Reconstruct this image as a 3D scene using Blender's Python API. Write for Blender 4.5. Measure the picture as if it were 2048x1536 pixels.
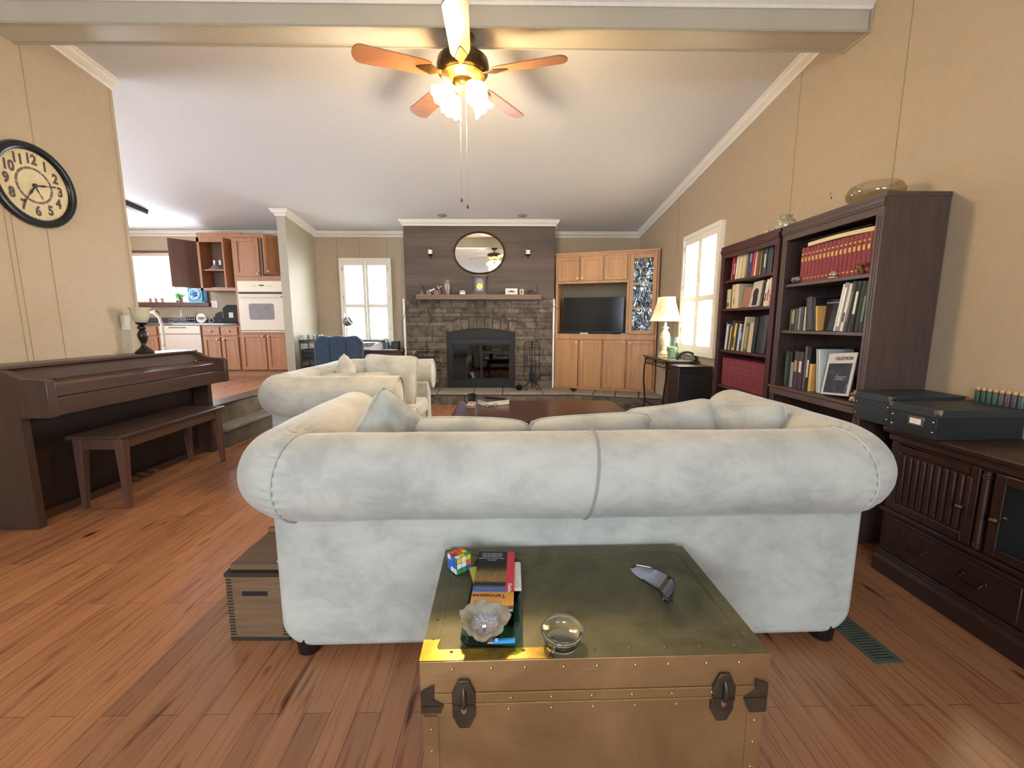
import bpy, math, random
from mathutils import Vector, Matrix, Euler, noise
R = math.radians
PI = math.pi
random.seed(7)
for o in list(bpy.data.objects):
    bpy.data.objects.remove(o)
SC = bpy.context.scene
COL = SC.collection

# ------------------------------------------------------------- camera, world, exposure
cd = bpy.data.cameras.new('camera')
cd.sensor_width = 36.0
cd.lens = 847.0 / 2048 * 36
cd.clip_start = 0.03
cam = bpy.data.objects.new('camera', cd)
COL.objects.link(cam)
cam.location = (0, 0, 1.2)
cam.rotation_euler = (R(90 - 8.23), 0, R(-0.87))
SC.camera = cam
SC.view_settings.view_transform = 'Standard'
SC.view_settings.look = 'None'
SC.view_settings.gamma = 1.0
SC.view_settings.use_curve_mapping = False
SC.view_settings.exposure = 1.05
w = bpy.data.worlds.new('daylight')
SC.world = w
w.use_nodes = True
w.node_tree.nodes['Background'].inputs[0].default_value = (0.93, 0.97, 1.0, 1)
w.node_tree.nodes['Background'].inputs[1].default_value = 3.0


def area(name, loc, rot, sx, sy, power, col):
    l = bpy.data.lights.new(name, 'AREA')
    l.shape = 'RECTANGLE'
    l.size = sx
    l.size_y = sy
    l.energy = power
    l.color = col
    o = bpy.data.objects.new(name, l)
    COL.objects.link(o)
    o.location = loc
    o.rotation_euler = rot
    return o


DAY = (0.80, 0.90, 1.0)
# daylight standing just outside each window of the house
area('daylight_front_window', (-2.27, 7.36, 1.53), (R(-90), 0, 0), 0.9, 1.5, 120, DAY)
area('daylight_side_window', (2.42, 4.80, 1.53), (0, R(90), 0), 1.5, 1.0, 165, (1.0, 0.97, 0.92))
area('daylight_kitchen_window', (-5.42, 7.36, 1.93), (R(-90), 0, 0), 1.2, 0.9, 62, DAY)
area('daylight_back_window', (-1.45, -3.25, 1.65), (R(90), 0, 0), 1.7, 1.2, 80, (0.72, 0.86, 1.0))
area('daylight_back_window', (1.15, -3.25, 1.65), (R(90), 0, 0), 1.5, 1.2, 30, (0.72, 0.86, 1.0))
area('daylight_dining_window', (-6.75, 3.6, 1.75), (0, R(-90), 0), 1.3, 1.8, 70, DAY)


# ------------------------------------------------------------- materials
def lin(c):
    c = c.lstrip('#')
    out = []
    for i in (0, 2, 4):
        v = int(c[i:i + 2], 16) / 255.0
        out.append(v / 12.92 if v <= 0.04045 else ((v + 0.055) / 1.055) ** 2.4)
    return tuple(out) + (1.0,)


MC = {}


def nodes(m):
    return m.node_tree.nodes, m.node_tree.links


def newmat(name):
    m = bpy.data.materials.new(name)
    m.use_nodes = True
    return m, m.node_tree.nodes['Principled BSDF']


def coords(m, scale=(1, 1, 1), rot=(0, 0, 0), kind='Object'):
    n, l = nodes(m)
    tc = n.new('ShaderNodeTexCoord')
    mp = n.new('ShaderNodeMapping')
    mp.inputs['Scale'].default_value = scale
    mp.inputs['Rotation'].default_value = rot
    l.new(tc.outputs[kind], mp.inputs['Vector'])
    return mp.outputs['Vector']


def noise_node(m, vec, scale, detail=3, rough=0.5, dist=0.0):
    n, l = nodes(m)
    t = n.new('ShaderNodeTexNoise')
    t.inputs['Scale'].default_value = scale
    t.inputs['Detail'].default_value = detail
    t.inputs['Roughness'].default_value = rough
    t.inputs['Distortion'].default_value = dist
    l.new(vec, t.inputs['Vector'])
    return t.outputs['Fac']


def ramp(m, fac, stops):
    n, l = nodes(m)
    r = n.new('ShaderNodeValToRGB')
    e = r.color_ramp.elements
    e[0].position, e[0].color = stops[0]
    e[1].position, e[1].color = stops[-1]
    for p, c in stops[1:-1]:
        x = e.new(p)
        x.color = c
    l.new(fac, r.inputs['Fac'])
    return r.outputs['Color']


def mix(m, fac, a, b, mode='MIX'):
    n, l = nodes(m)
    x = n.new('ShaderNodeMix')
    x.data_type = 'RGBA'
    x.blend_type = mode
    for s, v in ((x.inputs[0], fac), (x.inputs[6], a), (x.inputs[7], b)):
        if isinstance(v, (int, float)):
            s.default_value = v
        elif isinstance(v, tuple):
            s.default_value = v
        else:
            l.new(v, s)
    return x.outputs[2]


def bump(m, b, fac, strength=0.3, dist=0.002):
    n, l = nodes(m)
    x = n.new('ShaderNodeBump')
    x.inputs['Strength'].default_value = strength
    x.inputs['Distance'].default_value = dist
    l.new(fac, x.inputs['Height'])
    l.new(x.outputs['Normal'], b.inputs['Normal'])


def plain(col, rough=0.5, metal=0.0, var=0.06, scale=30, bmp=0.0, emit=None, es=0, sheen=0, coat=0):
    """a nearly even surface with a little procedural unevenness"""
    key = ('p', col, rough, metal, var, scale, bmp, emit, es, sheen, coat)
    if key in MC:
        return MC[key]
    m, b = newmat('surface_' + col.strip('#'))
    c = lin(col)
    v = coords(m)
    f = noise_node(m, v, scale)
    lo = tuple(x * (1 - var) for x in c[:3]) + (1,)
    hi = tuple(min(1, x * (1 + var)) for x in c[:3]) + (1,)
    out = ramp(m, f, [(0.3, lo), (0.7, hi)])
    nodes(m)[1].new(out, b.inputs['Base Color'])
    b.inputs['Roughness'].default_value = rough
    b.inputs['Metallic'].default_value = metal
    if sheen:
        b.inputs['Sheen Weight'].default_value = sheen
    if coat:
        b.inputs['Coat Weight'].default_value = coat
    if bmp:
        bump(m, b, f, bmp, 0.003)
    if emit:
        b.inputs['Emission Color'].default_value = lin(emit)
        b.inputs['Emission Strength'].default_value = es
    MC[key] = m
    return m


def wood(c1, c2, axis='x', rough=0.4, scale=1.0, strong=1.0, coat=0.0, kind='Object', spec=None):
    key = ('w', c1, c2, axis, rough, scale, strong, coat, kind, spec)
    if key in MC:
        return MC[key]
    m, b = newmat('wood_' + c1.strip('#') + axis)
    s = {'x': (1.2, 22, 22), 'y': (22, 1.2, 22), 'z': (22, 22, 1.2)}[axis]
    v = coords(m, tuple(q * scale for q in s), kind=kind)
    f = noise_node(m, v, 2.2, 6, 0.62, 0.6)
    s2 = {'x': (0.5, 5, 5), 'y': (5, 0.5, 5), 'z': (5, 5, 0.5)}[axis]
    v2 = coords(m, tuple(q * scale for q in s2), kind=kind)
    f2 = noise_node(m, v2, 1.7, 3, 0.5, 1.2)
    a, c = lin(c1), lin(c2)
    g = ramp(m, f, [(0.32, c), (0.62, a)])
    g2 = ramp(m, f2, [(0.3, tuple(x * 0.8 for x in a[:3]) + (1,)), (0.7, tuple(min(1, x * 1.12) for x in a[:3]) + (1,))])
    out = mix(m, 0.5 * strong, g2, g)
    nodes(m)[1].new(out, b.inputs['Base Color'])
    b.inputs['Roughness'].default_value = rough
    if coat:
        b.inputs['Coat Weight'].default_value = coat
        b.inputs['Coat Roughness'].default_value = 0.15
    if spec is not None:
        b.inputs['Specular IOR Level'].default_value = spec
    bump(m, b, f, 0.12, 0.001)
    MC[key] = m
    return m


def mk_floor():
    m, b = newmat('floor_boards')
    n, l = nodes(m)
    v = coords(m, (1, 1, 1), (0, 0, R(90)))
    br = n.new('ShaderNodeTexBrick')
    br.offset = 0.37
    br.offset_frequency = 2
    br.inputs['Scale'].default_value = 1.0
    br.inputs['Brick Width'].default_value = 0.85
    br.inputs['Row Height'].default_value = 0.078
    br.inputs['Mortar Size'].default_value = 0.0007
    br.inputs['Bias'].default_value = 0.0
    br.inputs['Color1'].default_value = (0, 0, 0, 1)
    br.inputs['Color2'].default_value = (1, 1, 1, 1)
    br.inputs['Mortar'].default_value = (0.5, 0.5, 0.5, 1)
    l.new(v, br.inputs['Vector'])
    tone = ramp(m, br.outputs['Color'], [(0.0, lin('#7a4a32')), (0.3, lin('#96613f')), (0.65, lin('#a46c47')), (1.0, lin('#8a553a'))])
    vg = coords(m, (30, 1.5, 30))
    g = noise_node(m, vg, 2.0, 6, 0.65, 0.8)
    gr = ramp(m, g, [(0.34, lin('#5c3524')), (0.47, lin('#b0805c')), (0.7, lin('#bf8e68'))])
    c = mix(m, 0.38, tone, gr)
    vk = coords(m, (9, 1.6, 9))
    k = noise_node(m, vk, 1.7, 2, 0.5, 0.4)
    kn = ramp(m, k, [(0.66, (1, 1, 1, 1)), (0.76, lin('#7a5a48'))])
    c = mix(m, 1.0, c, kn, 'MULTIPLY')
    c = mix(m, br.outputs['Fac'], c, lin('#3a2115'))
    l.new(c, b.inputs['Base Color'])
    b.inputs['Roughness'].default_value = 0.26
    bump(m, b, g, 0.08, 0.001)
    return m


def mk_wall(c='#b19f86', name='wallpaper'):
    m, b = newmat(name)
    v = coords(m)
    f = noise_node(m, v, 220, 4, 0.7)
    f2 = noise_node(m, v, 14, 5, 0.6)
    a = lin(c)
    k1 = ramp(m, f, [(0.3, tuple(x * 0.86 for x in a[:3]) + (1,)), (0.7, tuple(x * 1.1 for x in a[:3]) + (1,))])
    k2 = ramp(m, f2, [(0.3, tuple(x * 0.93 for x in a[:3]) + (1,)), (0.7, tuple(x * 1.05 for x in a[:3]) + (1,))])
    nodes(m)[1].new(mix(m, 0.5, k1, k2), b.inputs['Base Color'])
    b.inputs['Roughness'].default_value = 0.6
    bump(m, b, f, 0.25, 0.001)
    return m


def mk_ceiling():
    m, b = newmat('ceiling_texture')
    v = coords(m)
    f = noise_node(m, v, 90, 5, 0.7)
    nodes(m)[1].new(ramp(m, f, [(0.3, lin('#d6d7da')), (0.7, lin('#e2e3e6'))]), b.inputs['Base Color'])
    b.inputs['Roughness'].default_value = 0.85
    bump(m, b, f, 0.5, 0.003)
    return m


def mk_suede():
    m, b = newmat('suede')
    n, l = nodes(m)
    v = coords(m, (1, 1, 1.4))
    f = noise_node(m, v, 5.5, 7, 0.7, 0.35)
    f2 = noise_node(m, v, 300, 2)
    f3 = noise_node(m, v, 2.2, 4, 0.6, 0.3)
    a = ramp(m, f, [(0.36, lin('#969790')), (0.5, lin('#b3b3aa')), (0.63, lin('#c2c2b8'))])
    a2 = ramp(m, f3, [(0.38, lin('#a0a098')), (0.62, lin('#bebdb3'))])
    c = mix(m, 0.45, a, a2)
    l.new(c, b.inputs['Base Color'])
    b.inputs['Roughness'].default_value = 0.85
    b.inputs['Sheen Weight'].default_value = 0.35
    b.inputs['Sheen Roughness'].default_value = 0.4
    bump(m, b, f2, 0.1, 0.001)
    return m


def mk_stone():
    m, b = newmat('cut_stone')
    n, l = nodes(m)
    v = coords(m)
    f = noise_node(m, v, 9, 6, 0.6, 0.5)
    f2 = noise_node(m, v, 60, 4, 0.6)
    g = n.new('ShaderNodeNewGeometry')
    isl = ramp(m, g.outputs['Random Per Island'], [(0.0, lin('#5c5347')), (0.35, lin('#6c6055')), (0.7, lin('#7c6f61')), (1.0, lin('#655a4f'))])
    dirt = ramp(m, f, [(0.35, lin('#847c70')), (0.6, (1, 1, 1, 1))])
    c = mix(m, 0.8, isl, dirt, 'MULTIPLY')
    l.new(c, b.inputs['Base Color'])
    b.inputs['Roughness'].default_value = 0.9
    bump(m, b, f2, 0.6, 0.006)
    return m


def mk_brass(c1, c2, rough, scale=7, metal=0.85):
    m, b = newmat('brass_sheet')
    n, l = nodes(m)
    v = coords(m)
    f = noise_node(m, v, scale, 6, 0.65, 0.7)
    l.new(ramp(m, f, [(0.3, lin(c1)), (0.7, lin(c2))]), b.inputs['Base Color'])
    b.inputs['Metallic'].default_value = metal
    r = n.new('ShaderNodeMapRange')
    r.inputs['To Min'].default_value = rough - 0.08
    r.inputs['To Max'].default_value = rough + 0.15
    l.new(f, r.inputs['Value'])
    l.new(r.outputs['Result'], b.inputs['Roughness'])
    f3 = noise_node(m, v, 3.0, 3)
    bump(m, b, f3, 0.25, 0.01)
    return m


def glassy(col='#ffffff', rough=0.0, ior=1.45, key='glass'):
    k = ('g', col, rough, ior)
    if k in MC:
        return MC[k]
    m, b = newmat(key)
    b.inputs['Base Color'].default_value = lin(col)
    b.inputs['Transmission Weight'].default_value = 1.0
    b.inputs['Roughness'].default_value = rough
    b.inputs['IOR'].default_value = ior
    MC[k] = m
    return m


def pane(col='#ffffff', gloss=0.08):
    """thin flat glass: lets light straight through and mirrors a little"""
    k = ('pane', col, gloss)
    if k in MC:
        return MC[k]
    m = bpy.data.materials.new('pane_glass')
    m.use_nodes = True
    n, l = nodes(m)
    n.clear()
    o = n.new('ShaderNodeOutputMaterial')
    t = n.new('ShaderNodeBsdfTransparent')
    t.inputs[0].default_value = lin(col)
    g = n.new('ShaderNodeBsdfGlossy')
    g.inputs['Roughness'].default_value = 0.02
    mx = n.new('ShaderNodeMixShader')
    mx.inputs[0].default_value = gloss
    l.new(t.outputs[0], mx.inputs[1])
    l.new(g.outputs[0], mx.inputs[2])
    l.new(mx.outputs[0], o.inputs[0])
    MC[k] = m
    return m


def emissive(col, s):
    return plain(col, 0.4, 0, 0.0, 10, 0, col, s)


# ------------------------------------------------------------- mesh building
class B:
    def __init__(self, M=None):
        self.v, self.f, self.m = [], [], []
        self.M = M or Matrix()

    def add(self, vs, fs, mi=0):
        k = len(self.v)
        self.v += [tuple(self.M @ Vector(p)) for p in vs]
        self.f += [tuple(k + i for i in q) for q in fs]
        self.m += [mi] * len(fs)
        return self

    def box(self, x0, x1, y0, y1, z0, z1, mi=0):
        vs = [(x0, y0, z0), (x1, y0, z0), (x1, y1, z0), (x0, y1, z0), (x0, y0, z1), (x1, y0, z1), (x1, y1, z1), (x0, y1, z1)]
        return self.add(vs, [(0, 3, 2, 1), (4, 5, 6, 7), (0, 1, 5, 4), (1, 2, 6, 5), (2, 3, 7, 6), (3, 0, 4, 7)], mi)

    def prism(self, pts, axis, a0, a1, mi=0):
        """polygon pts extruded along axis; pts are the other two coordinates in xyz order"""
        n = len(pts)

        def P(p, a):
            return {'x': (a, p[0], p[1]), 'y': (p[0], a, p[1]), 'z': (p[0], p[1], a)}[axis]
        vs = [P(p, a0) for p in pts] + [P(p, a1) for p in pts]
        fs = [tuple(range(n)), tuple(range(2 * n - 1, n - 1, -1))]
        fs += [(i, i + n, (i + 1) % n + n, (i + 1) % n) for i in range(n)]
        return self.add(vs, fs, mi)

    def tube(self, pts, r, n=10, closed=False, mi=0, caps=True, up=None, sz=1.0):
        pts = [Vector(p) for p in pts]
        k = len(pts)
        rs = r if isinstance(r, (list, tuple)) else [r] * k
        vs = []
        prev = None
        for i, p in enumerate(pts):
            if closed:
                t = pts[(i + 1) % k] - pts[i - 1]
            else:
                t = pts[min(i + 1, k - 1)] - pts[max(i - 1, 0)]
            t.normalize()
            if up is not None:
                a = t.cross(Vector(up)).normalized()
            elif prev is None:
                a = t.cross(Vector((0, 0, 1)) if abs(t.z) < 0.9 else Vector((1, 0, 0))).normalized()
            else:
                a = (prev - t * prev.dot(t)).normalized()
            prev = a
            b = a.cross(t).normalized()
            for j in range(n):
                q = 2 * PI * j / n
                vs.append(tuple(p + a * (rs[i] * math.cos(q)) + b * (rs[i] * math.sin(q) * sz)))
        fs = []
        for i in range(k if closed else k - 1):
            for j in range(n):
                a0, a1 = i * n + j, i * n + (j + 1) % n
                b0, b1 = ((i + 1) % k) * n + j, ((i + 1) % k) * n + (j + 1) % n
                fs.append((a0, a1, b1, b0))
        if caps and not closed:
            fs.append(tuple(range(n - 1, -1, -1)))
            fs.append(tuple((k - 1) * n + j for j in range(n)))
        return self.add(vs, fs, mi)

    def cyl(self, p0, p1, r0, r1=None, n=16, mi=0):
        return self.tube([p0, p1], [r0, r0 if r1 is None else r1], n, mi=mi)

    def lathe(self, prof, n=24, c=(0, 0, 0), mi=0, sx=1.0, sy=1.0, caps=True):
        vs, fs = [], []
        for r, z in prof:
            for j in range(n):
                a = 2 * PI * j / n
                vs.append((c[0] + r * math.cos(a) * sx, c[1] + r * math.sin(a) * sy, c[2] + z))
        for i in range(len(prof) - 1):
            for j in range(n):
                fs.append((i * n + j, i * n + (j + 1) % n, (i + 1) * n + (j + 1) % n, (i + 1) * n + j))
        if caps and prof[0][0] > 1e-6:
            fs.append(tuple(range(n - 1, -1, -1)))
        if caps and prof[-1][0] > 1e-6:
            fs.append(tuple((len(prof) - 1) * n + j for j in range(n)))
        return self.add(vs, fs, mi)

    def ball(self, c, r, n=14, m=8, mi=0):
        r = r if isinstance(r, tuple) else (r, r, r)
        vs, fs = [], []
        for i in range(m + 1):
            t = PI * i / m
            for j in range(n):
                a = 2 * PI * j / n
                vs.append((c[0] + r[0] * math.sin(t) * math.cos(a), c[1] + r[1] * math.sin(t) * math.sin(a), c[2] - r[2] * math.cos(t)))
        for i in range(m):
            for j in range(n):
                fs.append((i * n + j, i * n + (j + 1) % n, (i + 1) * n + (j + 1) % n, (i + 1) * n + j))
        return self.add(vs, fs, mi)

    def make(self, name, mats, parent=None, loc=(0, 0, 0), rot=(0, 0, 0), smooth=35, bevel=0, seg=2, label=None):
        me = bpy.data.meshes.new(name)
        me.from_pydata(self.v, [], self.f)
        for mt in (mats if isinstance(mats, (list, tuple)) else [mats]):
            me.materials.append(mt)
        me.polygons.foreach_set('material_index', self.m)
        import bmesh
        bm = bmesh.new()
        bm.from_mesh(me)
        bmesh.ops.remove_doubles(bm, verts=bm.verts, dist=1e-6)
        bmesh.ops.recalc_face_normals(bm, faces=bm.faces)
        bm.to_mesh(me)
        bm.free()
        if smooth:
            me.shade_smooth()
            me.set_sharp_from_angle(angle=R(smooth))
        o = bpy.data.objects.new(name, me)
        COL.objects.link(o)
        o.location = loc
        o.rotation_euler = rot
        if parent is not None:
            o.parent = parent
        if bevel:
            mod = o.modifiers.new('edge', 'BEVEL')
            mod.width = bevel
            mod.segments = seg
            mod.limit_method = 'ANGLE'
            mod.angle_limit = R(40)
        if label:
            o['label'] = label
        return o


def thing(name, label, cat, loc=(0, 0, 0), rz=0, group=None, rot=None):
    o = bpy.data.objects.new(name, None)
    o.empty_display_size = 0.05
    COL.objects.link(o)
    o.location = loc
    o.rotation_euler = rot if rot else (0, 0, rz)
    return tag(o, label, cat, group)


def tag(o, label, cat, group=None, kind=None):
    o['label'] = label
    o['category'] = cat
    if group:
        o['group'] = group
    if kind:
        o['kind'] = kind
    return o


def struct(o, label=None):
    o['kind'] = 'structure'
    if label:
        o['label'] = label
    return o


def copy_tree(o, parent=None):
    c = o.copy()
    COL.objects.link(c)
    if parent is not None:
        c.parent = parent
    for ch in list(o.children):
        copy_tree(ch, c)
    return c


def rbox2(x0, x1, y0, y1, r, n=5, corners=(1, 1, 1, 1)):
    """rounded rectangle outline, corners: (x0y0, x1y0, x1y1, x0y1)"""
    pts = []
    for (cx, cy, a0, on) in ((x0 + r, y0 + r, 180, corners[0]), (x1 - r, y0 + r, 270, corners[1]), (x1 - r, y1 - r, 0, corners[2]), (x0 + r, y1 - r, 90, corners[3])):
        if on:
            for i in range(n + 1):
                a = R(a0 + 90 * i / n)
                pts.append((cx + r * math.cos(a), cy + r * math.sin(a)))
        else:
            pts.append((cx + (r if cx > (x0 + x1) / 2 else -r), cy + (r if cy > (y0 + y1) / 2 else -r)))
    return pts


TXT = {}


def text(name, s, size, mat, parent, M, depth=0.0005, bold=0.0, align='CENTER', shear=0.0):
    """lettering as a real mesh; M places its x (reading), y (up), z (out) axes in the parent's space"""
    cu = bpy.data.curves.new(name, 'FONT')
    cu.body = s
    cu.size = size
    cu.extrude = depth
    cu.offset = bold
    cu.shear = shear
    cu.align_x = align
    cu.align_y = 'CENTER'
    cu.resolution_u = 4
    t = bpy.data.objects.new(name, cu)
    COL.objects.link(t)
    dg = bpy.context.evaluated_depsgraph_get()
    me = bpy.data.meshes.new_from_object(t.evaluated_get(dg))
    bpy.data.objects.remove(t)
    me.transform(M)
    me.materials.clear()
    me.materials.append(mat)
    o = bpy.data.objects.new(name, me)
    COL.objects.link(o)
    o.parent = parent
    return o


def frame(x, y, z, o=(0, 0, 0)):
    return Matrix((( x[0], y[0], z[0], o[0]), (x[1], y[1], z[1], o[1]), (x[2], y[2], z[2], o[2]), (0, 0, 0, 1)))


M_FLOOR = mk_floor()
M_WALL = mk_wall()
M_SEAM = plain('#94825f', 0.6)
M_CEIL = mk_ceiling()
M_WHITE = plain('#e4e0d6', 0.45, var=0.03)
M_SUEDE = mk_suede()
M_STONE = mk_stone()
M_OAK = wood('#b98a5c', '#8a5f38', 'z', 0.42, 1.0, 0.9)
M_OAKX = wood('#b98a5c', '#8a5f38', 'x', 0.42, 1.0, 0.9)
M_KOAK = wood('#b07a54', '#8a5838', 'z', 0.42, 1.0, 0.9)
M_KOAKX = wood('#b07a54', '#8a5838', 'x', 0.42, 1.0, 0.9)
M_DARKOAK = wood('#54413a', '#2f221c', 'z', 0.4, 1.0, 1.0)
M_DARKOAKY = wood('#54413a', '#2f221c', 'y', 0.4, 1.0, 1.0)
M_MAHOG = wood('#4c2a26', '#2c1613', 'z', 0.4, 1.0, 0.8)
M_MAHOGY = wood('#4c2a26', '#2c1613', 'y', 0.4, 1.0, 0.8)
M_BUFFET = wood('#341e17', '#190d0a', 'z', 0.45, 1.0, 1.0)
M_BUFFETY = wood('#3a241c', '#1c0f0c', 'y', 0.42, 1.0, 1.0)
M_PIANO = wood('#4a352c', '#2f2019', 'y', 0.32, 1.0, 0.8)
M_PIANOZ = wood('#4a352c', '#2f2019', 'z', 0.34, 1.0, 0.8)
M_CHERRY = wood('#42211a', '#2a130e', 'x', 0.28, 1.0, 0.8, 0.15)
M_BLACK = plain('#1b1b1d', 0.45)
M_IRON = plain('#17161a', 0.5, 0.6)
M_CHROME = plain('#d8d8d8', 0.15, 1.0)
M_KNOB = plain('#e6d9c2', 0.3, 0.7)
# ------------------------------------------------------------- the room shell
XL, XR, YF, YB, YR = -3.074, 2.189, 7.12, -3.0, 2.88


def zc(y):
    return 2.65 + 0.123 * (YF - y) if y >= 2.88 else 3.172 - 0.123 * (2.88 - y)


def wall_with_hole(b, axis, a, th, u0, u1, z0, z1, hole, mi=0):
    """slab at axis=a..a+th, spanning u (other horizontal) and z, with rectangular holes"""
    def bx(p0, p1, q0, q1):
        if p1 - p0 < 1e-4 or q1 - q0 < 1e-4:
            return
        if axis == 'y':
            b.box(p0, p1, min(a, a + th), max(a, a + th), q0, q1, mi)
        else:
            b.box(min(a, a + th), max(a, a + th), p0, p1, q0, q1, mi)
    cur = u0
    for (h0, h1, k0, k1) in sorted(hole):
        bx(cur, h0, z0, z1)
        bx(h0, h1, z0, k0)
        bx(h0, h1, k1, z1)
        cur = h1
    bx(cur, u1, z0, z1)


b = B()
b.box(XL - 0.12, XR + 0.12, YB - 0.12, YF + 0.12, -0.1, 0)
struct(b.make('floor', M_FLOOR, smooth=0), 'red brown wood strip floor of the sunken living room')
b = B()
b.prism([(-6.6, 1.4), (-3.08, 1.4), (-3.08, 3.98), (-2.87, 3.98), (-2.87, 6.24), (-3.08, 6.24), (-3.08, 7.2), (-6.6, 7.2)], 'z', 0.0, 0.385)
struct(b.make('floor_kitchen', [M_FLOOR], smooth=0), 'raised wood floor of the kitchen')
b = B()
b.box(-3.06, -2.845, 3.965, 6.26, 0.375, 0.395)
struct(b.make('trim_stair_nosing', wood('#4a3a34', '#2b201c', 'y', 0.35), bevel=0.006), 'dark nosing along the edge of the raised floor')
b = B()
b.box(-2.87, -2.862, 3.975, 6.24, 0.0, 0.375).box(-3.08, -2.862, 3.972, 3.98, 0.0, 0.375)
struct(b.make('trim_platform_riser', plain('#6a6050', 0.8, var=0.3, scale=7, bmp=0.3), smooth=0), 'worn grey brown riser below the raised kitchen floor')
st = thing('step_block', 'grey painted wooden step below the edge of the raised kitchen floor', 'step', (-2.77, 4.0, 0))
st['kind'] = 'structure'
sb = B()
sb.box(-0.092, 0.085, 0.02, 1.9, 0.0, 0.165)
sb.make('riser', plain('#5d564a', 0.7, var=0.2, scale=8), st)
sb = B()
sb.box(-0.092, 0.11, 0.0, 1.92, 0.165, 0.195)
sb.make('tread', plain('#85807a', 0.5, var=0.15, scale=8), st, bevel=0.005)

b = B()
wall_with_hole(b, 'y', YF, 0.12, -6.6, XR + 0.12, 0, 2.9, [(-2.62, -1.92, 0.90, 2.16), (-6.15, -4.91, 1.53, 2.30)])
for x in (-2.72, -2.36, -1.92):
    b.box(x, x + 0.006, YF - 0.002, YF, 2.24 if x > -2.7 else 0, 2.6, 1)
struct(b.make('wall_far', [M_WALL, M_SEAM], smooth=0), 'tan panelled wall behind the desk, the fireplace and the kitchen')
b = B()
wall_with_hole(b, 'x', XR, 0.12, YB, YF + 0.12, 0, 3.3, [(4.42, 5.19, 0.90, 2.14)])
for y in (2.50, 3.38, 5.55, -0.4, 1.3):
    b.box(XR - 0.002, XR, y, y + 0.005, 0, 3.2, 1)
b.ball((XR, 2.96, 2.03), (0.002, 0.006, 0.008), mi=2)
b.ball((XR, 2.97, 2.06), (0.002, 0.006, 0.005), mi=2)
struct(b.make('wall_right', [M_WALL, M_SEAM, M_BLACK], smooth=0), 'tan panelled wall behind the bookcases')
b = B()
b.box(XL - 0.12, XL, YB, 3.637, 0, 3.3)
for y in (3.003, 2.80, 2.765, 1.6, 0.4):
    b.box(XL, XL + 0.002, y, y + 0.004, 0, 3.3, 1)
b.box(XL - 0.125, XL + 0.006, 3.62, 3.645, 0, 3.2, 0)
struct(b.make('wall_left', [M_WALL, M_SEAM], smooth=0), 'tan panelled wall behind the piano')
b = B()
b.box(XL - 0.12, XL, 6.226, YF, 0, 2.9)
struct(b.make('wall_partition', mk_wall('#a9a08f', 'wallpaper_pale'), smooth=0), 'short wall between kitchen and desk corner')
b = B()
b.box(-6.72, -6.6, 1.4, 2.72, 0.3, 3.4)
b.box(-6.72, -6.6, 4.48, 7.3, 0.3, 3.4)
b.box(-6.72, -6.6, 2.72, 4.48, 0.3, 1.1)
b.box(-6.72, -6.6, 2.72, 4.48, 2.4, 3.4)
struct(b.make('wall_kitchen_left', M_WALL, smooth=0))
b = B()
b.box(-6.6, XL - 0.1, 1.28, 1.4, 0.3, 3.4)
struct(b.make('wall_kitchen_near', M_WALL, smooth=0))
b = B()
wall_with_hole(b, 'y', YB, -0.12, XL - 0.12, XR + 0.12, 0, 2.9, [(-2.3, -0.6, 1.0, 2.3), (0.4, 1.9, 1.0, 2.3)])
struct(b.make('wall_back', M_WALL, smooth=0))
for i, (x0, x1) in enumerate(((-2.3, -0.6), (0.4, 1.9))):
    b = B()
    for a in (x0, x1 - 0.05, (x0 + x1) / 2 - 0.025):
        b.box(a, a + 0.05, YB - 0.08, YB + 0.02, 1.0, 2.3)
    b.box(x0, x1, YB - 0.08, YB + 0.02, 1.0, 1.05)
    b.box(x0, x1, YB - 0.08, YB + 0.02, 2.25, 2.3)
    o = b.make('window_%d' % (4 + i), M_WHITE, smooth=0)
    struct(o)
    g = B()
    g.box(x0, x1, YB - 0.05, YB - 0.045, 1.0, 2.3)
    g.make('glass', pane(), o, smooth=0)

b = B()
b.prism([(2.88, zc(2.88)), (7.3, 2.65 + 0.123 * -0.18), (7.3, 3.4), (2.88, 3.6)], 'x', -6.7, 2.35)
struct(b.make('ceiling', M_CEIL, smooth=0), 'pale textured sloping ceiling beyond the beam')
b = B()
b.prism([(2.88, 3.172), (-3.2, 3.172 - 0.123 * 6.08), (-3.2, 3.4), (2.88, 3.6)], 'x', -6.7, 2.35)
struct(b.make('ceiling_near', M_CEIL, smooth=0))
b = B()
b.box(-6.6, XR, 2.79, 2.975, 2.932, 3.2)
b.box(-6.6, XR, 2.783, 2.79, 2.925, 2.938, 1)
b.box(-6.6, XR, 2.972, 2.98, 2.925, 2.938, 1)
b.box(XR - 0.01, XR, 2.775, 2.99, 2.92, 3.05, 1)
struct(b.make('trim_ridge_beam', [plain('#b9b09d', 0.42, var=0.04, scale=4), plain('#a89f8b', 0.5)], smooth=0), 'grey beige beam crossing the room below the ridge')

PROF = [(0, 0), (0.066, 0), (0.066, 0.014), (0.056, 0.020), (0.048, 0.040), (0.026, 0.060), (0.016, 0.066), (0.014, 0.085), (0, 0.085)]
crown_n = [0]


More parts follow.
